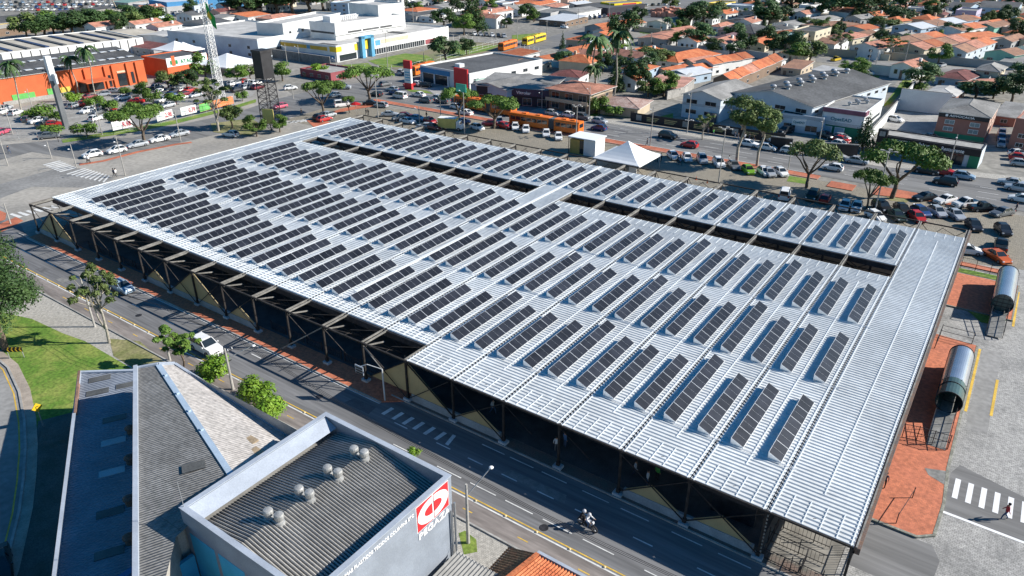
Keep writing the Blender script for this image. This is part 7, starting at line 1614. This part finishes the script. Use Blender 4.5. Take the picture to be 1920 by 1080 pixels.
# law office
b = Bld((1762, 209), (1857, 221), (1872, 194), 9.2, 'brick law office with black sign band, white-framed windows and green base', 'office_building', 'building', k=0.63); b.walls(WC['brick']); b.hip(RC['grey'], 1.6, .3)
b.band('F', 0, b.W, 7.6, 9.1, mat('black_sign', (.018, .018, .022), .6), 'sign_band', .3); b.text('F', b.W * .22, 8.05, 1.0, 'ADVOCACIA', WHITE, width=b.W * .5, d=.36); b.text('F', b.W * .76, 8.1, .55, 'BORGES', WHITE, width=b.W * .16, d=.36) if False else None
b.band('F', b.W * .14, b.W * .19, 8.0, 8.8, WHITE, 'sign_emblem', .36); b.band('F', 0, b.W, 0, 2.2, WC['darkgreen'], 'green_base', .12); b.windows('F', 2, 3.4, 1.8, 1.3, 3.0, 2.4, 3, frame=WHITE, glass=mat('pale_glass', (.16, .22, .24), .3)); b.windows('R', 2, 4, 1.3, 1.3, 3.0, 2.4, 4); b.band('R', 0, b.D, 2.4, 9.0, WC['pinkish'], 'side_render', .05)
b = Bld((1905, 225), (1945, 231), (1960, 205), 9.5, 'brick building cut off by the right edge of the picture', 'building', 'building'); b.walls(WC['brick']); b.flat(RC['grey'], WC['brick']); b.windows('F', 2, 3, frame=WHITE)
# restaurant front with black band
b = Bld((1655, 253), (1842, 282), (1850, 271), 4.4, 'long black-banded restaurant and car-park front with white lettering', 'restaurant', 'restaurant', k=0.85); b.walls(WC['paleblue']); b.flat(RC['concl'], WC['dark'], .2)
b.band('F', 0, b.W, 2.9, 4.5, MATS['black_sign'], 'sign_band', .5); b.text('F', b.W * .10, 3.35, .9, 'ESTACIONAMENTO', WHITE, width=b.W * .20, d=.56); b.text('F', b.W * .39, 3.2, 1.3, 'Sabores', WHITE, width=b.W * .15, d=.56); b.text('F', b.W * .62, 3.2, 1.2, 'Restaurante', WHITE, width=b.W * .22, d=.56)
b.band('F', b.W * .5, b.W * .85, .1, 2.7, GLASS, 'glazed_front', .1); b.band('F', -.8, b.W * .06, 0, 6.0, MATS['black_sign'], 'sign_pylon', .9); b.band('F', -.4, b.W * .04, 4.4, 5.6, CONC, 'round_sign', 1.0); b.band('F', b.W * .9, b.W, 0, 2.8, WC['darkgreen'], 'green_wall', .3)
# walled lot
sheet('concrete_lot', PX((1640, 262), (1675, 208), (1765, 215), (1830, 245), (1840, 275), (1700, 262)), .04, CONC)
def wall(pts, h, m, label, group=None, w=.25, step=None):
    t = thing('wall', label, 'wall', (pts[0][0], pts[0][1], 0), group=group); mb = MB()
    for a, b in zip(pts[:-1], pts[1:]): mb.bar((*a, h / 2), (*b, h / 2), w, h)
    mb.build('panel', m, t); mb = MB()
    for a, b in zip(pts[:-1], pts[1:]): mb.bar((*a, h + .05), (*b, h + .05), w + .12, .12)
    mb.build('coping', CONC, t); return t
wall(PX((1682, 205), (1776, 216)), 5.4, WC['white'], 'high white wall at the back of the concrete car park'); wall(PX((1625, 270), (1682, 205), (1712, 170)), 2.6, WC['white'], 'white wall climbing beside the college building'); 
wall(PX((1545, 104), (1640, 110), (1735, 116)), 2.4, WC['beige'], 'tan garden wall along the residential street'); wall(PX((1625, 138), (1700, 146)), 3.0, WC['white'], 'white wall with pale gate behind the lawn'); wall(PX((1735, 116), (1900, 132)), 2.4, WC['grey'], 'grey garden wall at the right end of the residential street')
wall(PX((1290, 95), (1360, 100), (1440, 112)), 2.2, WC['grey'], 'grey garden wall before the purple-brown roofed house'); wall(PX((1250, 187), (1283, 178), (1300, 165)), 2.2, CONC, 'weathered side wall right of the clipped ball tree'); wall(PX((1022, 124), (1070, 130), (1076, 122)), 2.0, mat('pool_blue', (.06, .28, .5), .6), 'blue painted wall behind the dark shop')
wall(PX((1465, 120), (1440, 138), (1400, 152)), 2.2, WC['white'], 'white wall left of the big dark hall'); wall(PX((880, 60 + 40), (1010, 96)), 2.2, WC['white'], 'white wall along the bus side street') if False else None
wall(PX((130, 205 - 40), (0, 190)), .6, CONC, 'low kerb wall before the supermarket front'); wall(PX((512, 108), (620, 124)), 3.0, RC['conc'], 'dark ramp wall below the white school'); wall(PX((975, 212), (1020, 216)), 2.0, WC['white'], 'low white wall beside the dark shop') if False else None
sheet('residential_street', PX((1530, 108), (1640, 112), (1745, 120), (1920, 140), (1920, 148), (1760, 134), (1700, 128), (1620, 124), (1530, 116)), .02, ASPH_L)
for q in (((1590, 142), (1650, 142), (1640, 160), (1592, 170)), ((1695, 148), (1712, 150), (1670, 195), (1655, 200)), ((1225, 222), (1262, 212), (1262, 226), (1232, 226)), ((1195, 56), (1240, 50), (1240, 62), (1200, 62)), ((1385, 98), (1440, 100), (1430, 108), (1380, 104)), ((960, 66), (1010, 62), (1000, 74), (960, 76)), ((1700, 160), (1730, 158), (1725, 172), (1700, 172)), ((1240, 116), (1290, 110), (1280, 125), (1240, 128)), ((1090, 205), (1128, 212), (1120, 220), (1085, 214)), ((1128, 205), (1215, 216), (1210, 224), (1130, 216))): sheet('garden_lawn', PX(*q), .03, GRASS)
sheet('garden_path', PX((1650, 142), (1690, 146), (1640, 196), (1620, 190)), .035, CONC_D)
sheet('green_verge', PX((115, 262), (250, 240), (330, 224), (440, 198), (480, 186), (480, 192), (440, 204), (330, 232), (250, 248), (118, 268)), .03, GRASS)
sheet('green_verge', PX((395, 232), (470, 222), (500, 240), (470, 255), (400, 248)), .05, GRASS_D)
sheet('green_verge', PX((760, 168), (800, 170), (812, 176), (770, 172)), .05, GRASS); sheet('parking_lot', PX((-60, 215), (110, 190), (300, 160), (430, 140), (500, 150), (470, 182), (330, 222), (240, 238), (110, 258), (-60, 262)), .008, mat('pale_lot', (.30, .29, .27), .9, var=.16, scale=.12, fine=1.5))
sheet('setts_lawn', PX((1480, 330), (1512, 335), (1510, 345), (1475, 340)), .03, GRASS); sheet('setts_lawn', PX((1660, 366), (1710, 370), (1700, 380), (1668, 376)), .03, GRASS_D)
sheet('forecourt_concrete', PX((800, 165), (860, 158), (885, 166), (880, 184), (815, 178)), .02, CONC)
mb = MB()
for i in range(5):
    for j in range(9):
        q = PX((20 + 48 * j, 236 - 9 * j - i * 8.5 + 5), (52 + 48 * j, 232 - 9 * j - i * 8.5 + 5)); mb.bar((*q[0], .02), (*q[1], .02), .14, .01)
struct(mb.build('lot_markings', ROADW))
# supermarket fence banners
BAN = [((213, 249), (250, 241), 'white', 'R.98'), ((296, 232), (326, 223), 'white', '2.98'), ((341, 221), (370, 214), 'white', '0.79'), ((376, 214), (440, 197), 'orange', '')]
PR = mat('price_red', (.45, .02, .05), .7)
for i, (a, c, wc, tx) in enumerate(BAN):
    p, q = Vector(G(*a)), Vector(G(*c)); L = (q - p).length; u = (q - p).normalized(); n = Vector((u.y, -u.x)); z1 = 2.5
    t = thing('banner', ['white price banner reading R.98 on the supermarket fence', 'white price banner partly behind the broad tree', 'white price banner reading 0.79 on the supermarket fence', 'long green and orange banner at the right of the fence'][i], 'banner', (p.x, p.y, 0))
    mb = MB(); mb.bar((p.x, p.y, 1.5), (q.x, q.y, 1.5), .06, 2.0)
    mb.build('cloth', WC['white'] if wc == 'white' else mat('banner_orange', (.7, .22, .08), .7), t)
    if tx: place_text(tx, 1.5, PR, 'price_lettering', t, (p.x + u.x * L * .5 + n.x * .06, p.y + u.y * L * .5 + n.y * .06, .95), (u.x, u.y), (n.x, n.y), width=L * .42); mb = MB(); mb.bar((p.x + u.x * L * .06 + n.x * .05, p.y + u.y * L * .06 + n.y * .05, 1.6), (p.x + u.x * L * .4 + n.x * .05, p.y + u.y * L * .4 + n.y * .05, 1.6), .03, .25); mb.build('printed_line', WC['paleblue'], t)
    else: mb = MB(); mb.bar((p.x + n.x * .03, p.y + n.y * .03, 1.5), (p.x + u.x * L * .3 + n.x * .03, p.y + u.y * L * .3 + n.y * .03, 1.5), .05, 1.9); mb.build('green_part', MATS['green_poster'], t)
fence_line(PX((0, 262), (110, 266), (213, 252), (330, 226), (440, 200)), 2.2, 'thin wire fence along the supermarket car park', m=STEEL, step=4, pk=0, name='wire_fence')
# black banner fence along the avenue, hedge of dark boards
p, q = G(1182, 228), G(1470, 271)
t = thing('banner_fence', 'long black banner fence with pale gold print along the far pavement', 'fence', (p[0], p[1], 0)); mb = MB(); mb.bar((*p, 1.2), (*q, 1.2), .1, 2.2); mb.build('banner', MATS['black_sign'], t)
GOLD = mat('gold_print', (.42, .34, .16), .6); d = Vector((q[0] - p[0], q[1] - p[1])); u = d.normalized(); n = Vector((u.y, -u.x)); L = d.length; x = 1.5; k = 0
while x < L - 4:
    a = Vector(p) + u * x + n * .08; w = 1.4 if k % 3 == 0 else 3.2; c = a + u * w; mb = MB()
    if k % 3 == 0: mb.bar((a.x, a.y, 1.3), (c.x, c.y, 1.3), .04, 1.3); mb.build('printed_badge', CONC, t)
    else:
        for zz in (1.6, 1.2, .85): mb.bar((a.x, a.y, zz), (c.x - u.x * (1.6 - zz), c.y - u.y * (1.6 - zz), zz), .04, .2)
        mb.build('printed_lines', GOLD, t)
    x += w + 1.4; k += 1
for (a, c, lab) in (((1442, 279), (1484, 284), 'black fence section left of the college car park'), ((1515, 290), (1606, 296), 'black fence section before the college entrance')):
    p, q = G(*a), G(*c); t = thing('board_fence', lab, 'fence', (p[0], p[1], 0)); mb = MB(); mb.bar((*p, 1.3), (*q, 1.3), .12, 2.6); mb.build('boards', MATS['black_sign'], t); mb = MB(); mb.bar((*p, 2.75), (*q, 2.75), .3, .2); mb.build('top_rail', CONC, t)
# yellow shop far behind with its dark canopy; halls at the top
b = Bld((1146, 4), (1152, 8), (1172, 2), 6, 'bright yellow shop with red panel at the top edge', 'shop', 'shop'); b.walls(mat('loud_yellow', (.85, .60, .01), .6)); b.flat(RC['conc'], MATS['loud_yellow'], .3); b.band('R', b.D * .3, b.D * .8, 3, 6, RED, 'sign_panel')
b = Bld((1108, 8), (1140, 16), (1160, 5), 5, 'black canopy building beside the yellow shop', 'shop', 'shop'); b.walls(WC['dark']); b.flat(RC['dark'], WC['dark'], .2)
# brick pallets in the yard
rr = random.Random(3); PK = mat('brick_stack', (.50, .24, .17), .9, var=.15, rnd=.15)
m_ = MB(); m_.box(-1.3, -1.0, 0, 1.3, 1.0, 2.2); m_.box(-1.0, -.8, 2.2, 1.0, .8, 2.5)
base = m_.build('brick_stack', PK, world=False); first = True
for i in range(34):
    px, py = 1226 + (i % 12) * 8.5 + rr.uniform(-2, 2), 24 + (i // 12) * 4.2 + (i % 12) * .35 + rr.uniform(-1, 1); x, y = G(px, py)
    o = base if first else dup(base, (0, 0, 0)); first = False; o.location = (x, y, 0); o.rotation_euler.z = rr.uniform(-.2, .2); o.scale = (rr.uniform(.8, 1.6), rr.uniform(.8, 1.4), rr.uniform(.7, 1.4)); tag(o, 'stack of pinkish bricks standing in the far brick yard', 'brick stack', 'stacks in the far brick yard')
# ================= the rest of the dense housing =================
def small_house(W, D, h, rk, wk, pitch, kind, name='house'):
    t = thing(name, 'x', 'house'); mb = MB(); mb.box(-W / 2, -D / 2, 0, W / 2, D / 2, h)
    if kind == 'gable':
        for y in (-D / 2, D / 2): mb.poly([(-W / 2, y, h), (W / 2, y, h), (0, y, h + pitch)] if y < 0 else [(W / 2, y, h), (-W / 2, y, h), (0, y, h + pitch)])
    mb.build('wall', WC[wk], t, world=False); mb = MB(); o = .4
    if kind == 'gable':
        k = pitch / (W / 2); lo = h - o * k + .05
        for s in (-1, 1):
            q = [(0, -D / 2 - o, h + pitch + .05), (0, D / 2 + o, h + pitch + .05), (s * (W / 2 + o), D / 2 + o, lo), (s * (W / 2 + o), -D / 2 - o, lo)]
            if s < 0: q = q[::-1]
            u = [(a, b, c + .12) for a, b, c in q]; mb.poly(u[::-1] if False else u[::-1], 0); mb.poly(q, 1)
            for i in range(4): j = (i + 1) % 4; mb.poly([q[i], q[j], u[j], u[i]], 1)
    elif kind == 'hip':
        r = min(W, D) / 2; z = h + .03; a = [(-W / 2 - o, -D / 2 - o, z), (W / 2 + o, -D / 2 - o, z), (W / 2 + o, D / 2 + o, z), (-W / 2 - o, D / 2 + o, z)]; p, q = (0, -D / 2 + r, z + pitch), (0, D / 2 - r, z + pitch)
        for f in ([a[0], a[1], p], [a[1], a[2], q, p], [a[2], a[3], q], [a[3], a[0], p, q]): mb.poly(f)
        mb.poly(a[::-1], 1)
    else: mb.box(-W / 2 + .2, -D / 2 + .2, h - .1, W / 2 - .2, D / 2 - .2, h + .05)
    mb.build('roof', [RC[rk], TRIM], t, world=False)
    if kind == 'flat':
        mb = MB()
        for (a, b, c, d) in ((-W / 2, -D / 2, W / 2, -D / 2 + .2), (-W / 2, D / 2 - .2, W / 2, D / 2), (-W / 2, -D / 2, -W / 2 + .2, D / 2), (W / 2 - .2, -D / 2, W / 2, D / 2)): mb.box(a, b, h + .001, c, d, h + .4)
        mb.build('parapet', WC[wk], t, world=False)
    for i in range(2):
        x = (-.25 + .5 * i) * W; m = MB(); m.box(x - .6, -D / 2 - .05, h * .35, x + .6, -D / 2 - .002, h * .75, 0); m.box(x - .5, -D / 2 - .07, h * .38, x + .5, -D / 2 - .052, h * .72, 1); m.build('window', [WINF, GLASS], t, world=False)
    for i in range(3):
        y = (-.33 + .33 * i) * D; m = MB(); m.box(W / 2 + .002, y - .6, h * .35, W / 2 + .05, y + .6, h * .75, 0); m.box(W / 2 + .052, y - .5, h * .38, W / 2 + .07, y + .5, h * .72, 1); m.build('window', [WINF, GLASS], t, world=False)
    m = MB(); m.box(-.45, -D / 2 - .05, 0, .45, -D / 2 - .003, h * .7); m.build('door', WC['brown'], t, world=False)
    m = MB(); m.box(W * .2, D * .2, h + pitch * .3, W * .2 + .8, D * .2 + .8, h + pitch + .6); m.build('water_tank' if kind == 'flat' else 'chimney', mat('tank_blue', (.20, .32, .42), .6) if kind == 'flat' else WC[wk], t, world=False)
    return t
FP = [(small_house(8, 11, 3.4, 'orange', 'white', 1.5, 'gable'), 'small white gabled house with orange tiles'), (small_house(9, 10, 3.2, 'brown', 'cream', 1.6, 'hip'), 'small cream hip-roofed house with brown tiles'),
      (small_house(7, 12, 4.2, 'rosy', 'white', 1.3, 'gable'), 'small white gabled house with rosy tiles'), (small_house(8, 9, 3.2, 'grey', 'grey', 1.2, 'gable'), 'small grey gabled house with grey sheets'),
      (small_house(9, 11, 3.4, 'orange', 'beige', 1.7, 'hip'), 'small beige hip-roofed house with orange tiles'), (small_house(7, 9, 4.4, 'concl', 'paleblue', 0, 'flat'), 'small pale blue flat-roofed house'),
      (small_house(8, 12, 3.4, 'darkred', 'pinkish', 1.5, 'gable'), 'small pinkish gabled house with dark red tiles'), (small_house(10, 9, 3.2, 'dark', 'white', 1.4, 'gable'), 'small white gabled house with dark sheets')]
fcount = [0] * len(FP)
def inpoly(x, y, P_):
    c = False
    for i in range(len(P_)):
        (x1, y1), (x2, y2) = P_[i], P_[i - 1]
        if (y1 > y) != (y2 > y) and x < (x2 - x1) * (y - y1) / (y2 - y1) + x1: c = not c
    return c
KEEP = [PX((1500, 104), (1640, 108), (1745, 116), (1920, 136), (1920, 152), (1760, 138), (1700, 132), (1620, 128), (1500, 120)), PX((1585, 138), (1715, 146), (1700, 175), (1640, 215), (1580, 190)), PX((1540, 200), (1700, 160), (1860, 215), (1860, 290), (1620, 290)),
        PX((820, 150), (840, 120), (940, 84), (1080, 48), (1190, 15), (1330, -20), (1440, -20), (1240, 45), (1130, 72), (1060, 90), (980, 106), (990, 130)), PX((1100, 0), (1200, 0), (1230, 20), (1340, 20), (1340, 44), (1210, 44), (1100, 50)), PX((640, 90), (940, 60), (940, 110), (640, 140)), PX((1225, 175), (1290, 175), (1290, 240), (1120, 225), (1120, 190))]
rf = random.Random(77); used_f = []
def clear(x, y, r):
    for (fx, fy, W_, D_, an) in FOOT:
        dx, dy = x - fx, y - fy; a = dx * math.cos(an) + dy * math.sin(an); b = -dx * math.sin(an) + dy * math.cos(an)
        if abs(a) < W_ / 2 + r and abs(b) < D_ / 2 + r: return False
    return True
regs = [(PX((1030, 150), (1060, 92), (1110, 72), (1180, 50), (1260, 30), (1400, 2), (1920, 2), (1920, 225), (1860, 180), (1700, 150), (1560, 118), (1440, 130), (1300, 190), (1200, 185), (1100, 160)), 13.0, 260),
        (PX((650, 12), (760, 2), (1090, 2), (1050, 30), (940, 62), (860, 45), (790, 22)), 14.0, 60), (PX((0, 58), (60, 52), (390, 90), (396, 40), (430, 34), (480, 36), (600, 8), (500, 2), (240, 32), (200, 40)), 18.0, 24)]
nf = 0
for reg, step, mx_ in regs:
    xs_ = [p[0] for p in reg]; ys_ = [p[1] for p in reg]; k = 0
    gx = min(xs_)
    while gx < max(xs_) and k < mx_:
        gy = min(ys_)
        while gy < max(ys_) and k < mx_:
            x, y = gx + rf.uniform(-2, 2), gy + rf.uniform(-2, 2); gy += step
            if not inpoly(x, y, reg) or any(inpoly(x, y, q) for q in KEEP) or not clear(x, y, 4.6): continue
            if any((x - a) ** 2 + (y - b) ** 2 < 110 for a, b in used_f): continue
            nb = min(FOOT, key=lambda f: (f[0] - x) ** 2 + (f[1] - y) ** 2); k += 1; used_f.append((x, y))
            if rf.random() < .20:
                continue
            i = rf.choices(range(len(FP)), [5, 2, 4, 2, 3, 1.5, 1.5, 1.5])[0]
            if fcount[i] >= 38: continue
            o = FP[i][0] if fcount[i] == 0 else dup(FP[i][0], (0, 0, 0)); fcount[i] += 1
            o.location = (x, y, 0); o.rotation_euler.z = nb[4] + (math.pi / 2 if rf.random() < .2 else 0); o.scale = (rf.uniform(.9, 1.15), rf.uniform(.9, 1.2), rf.uniform(.85, 1.1)); o['fi'] = i
        gx += step
for i, (pr, lab) in enumerate(FP):
    if fcount[i] == 0:
        for ch in list(pr.children): bpy.data.objects.remove(ch)
        bpy.data.objects.remove(pr); continue
    os_ = sorted([o for o in COL.objects if o.get('fi') == i], key=lambda o: math.atan2(o.location.x, o.location.y))
    for j, o in enumerate(os_): o['label'] = '%s, %s such from left' % (lab, ORD[j]); o['group'] = lab + 's'; del o['fi']
# garden trees between them
rf = random.Random(5); kinds = ['round', 'dark', 'round', 'shrub', 'cone', 'dark']; cc = {}; TT = []
for reg, step, mx_ in regs:
    xs_ = [p[0] for p in reg]; ys_ = [p[1] for p in reg]; n = 0; tries = 0
    while n < (110 if mx_ > 100 else 28) and tries < 4000:
        tries += 1; x, y = rf.uniform(min(xs_), max(xs_)), rf.uniform(min(ys_), max(ys_))
        if not inpoly(x, y, reg) or any(inpoly(x, y, q) for q in KEEP) or not clear(x, y, .8): continue
        kd = rf.choice(kinds); p = rf.choice(TP[kd]); d = DIM[kd]; n += 1
        o = dup(p[0], (0, 0, 0)); hh = {'round': rf.uniform(4, 7), 'dark': rf.uniform(5, 10), 'shrub': rf.uniform(1.8, 3), 'cone': rf.uniform(6, 10)}[kd]; rr_ = {'round': 2.8, 'dark': 3.8, 'shrub': 1.9, 'cone': 2}[kd] * rf.uniform(.8, 1.35)
        o.location = (x, y, 0); o.rotation_euler.z = rf.uniform(0, 6.28); o.scale = (rr_ / d[1], rr_ / d[1], hh / d[0]); TT.append((kd, o))
for kd, nm in (('round', 'round garden tree'), ('dark', 'dark garden tree'), ('shrub', 'low garden shrub'), ('cone', 'narrow garden cypress')):
    L_ = sorted([o for k, o in TT if k == kd], key=lambda o: math.hypot(o.location.x, o.location.y)); 
    for j, o in enumerate(L_): o['label'] = '%s between the houses, %s nearest%s' % (nm, ORD[j % 40], '' if j < 40 else ' of the farther lot'); o['group'] = nm + 's between the houses'; o['category'] = 'shrub' if kd == 'shrub' else 'tree'
# green yards as patches
YG = mat('yard_green', (.09, .13, .04), .95, var=.3, scale=.2, fine=2, col2=(.16, .17, .08))
for j in range(40):
    reg = regs[0][0]; x, y = 0, 0
    for _ in range(50):
        x, y = rf.uniform(-170, 60), rf.uniform(190, 480)
        if inpoly(x, y, reg) and not any(inpoly(x, y, q) for q in KEEP): break
    an = FOOT[j % len(FOOT)][4]; w, d = rf.uniform(4, 9), rf.uniform(4, 10); c, s = math.cos(an), math.sin(an)
    sheet('yard_lawn', [(x + a * c - b * s, y + a * s + b * c) for a, b in ((-w, -d), (w, -d), (w, d), (-w, d))], .012 + .0021 * j, YG)
for i in range(12):
    px0, py0 = 1120 + i * 60, 20 + (i * 37 % 90); a = G(px0, py0); an = FOOT[(i * 7) % len(FOOT)][4]; L = rf.uniform(14, 30)
    wall([a, (a[0] + L * math.cos(an), a[1] + L * math.sin(an))], 2.0, WC[['white', 'beige', 'grey', 'cream'][i % 4]], '%s garden wall from the left between the far houses' % ORD[i], 'garden walls between the far houses')
# street cables over the avenue and the residential street
t = thing('overhead_cables', 'thin overhead cables strung along the far side of the avenue', 'cable', (-60, 162, 0))
for q in range(3):
    mb = MB(); xs2 = [-104 + i * 17 for i in range(8)]
    for a, b in zip(xs2[:-1], xs2[1:]):
        prev = None
        for s in range(7): f = s / 6; c = (a + (b - a) * f, 161.5 + q * .4, 7.2 - q * .3 - 1.6 * f * (1 - f)); prev and mb.bar(prev, c, .04); prev = c
    mb.build('cable', BLACK, t)

for o in [o for o in COL.objects if o.get('label') == 'x']:
    for c in list(o.children):
        for d in list(c.children): bpy.data.objects.remove(d)
        bpy.data.objects.remove(c)
    bpy.data.objects.remove(o)
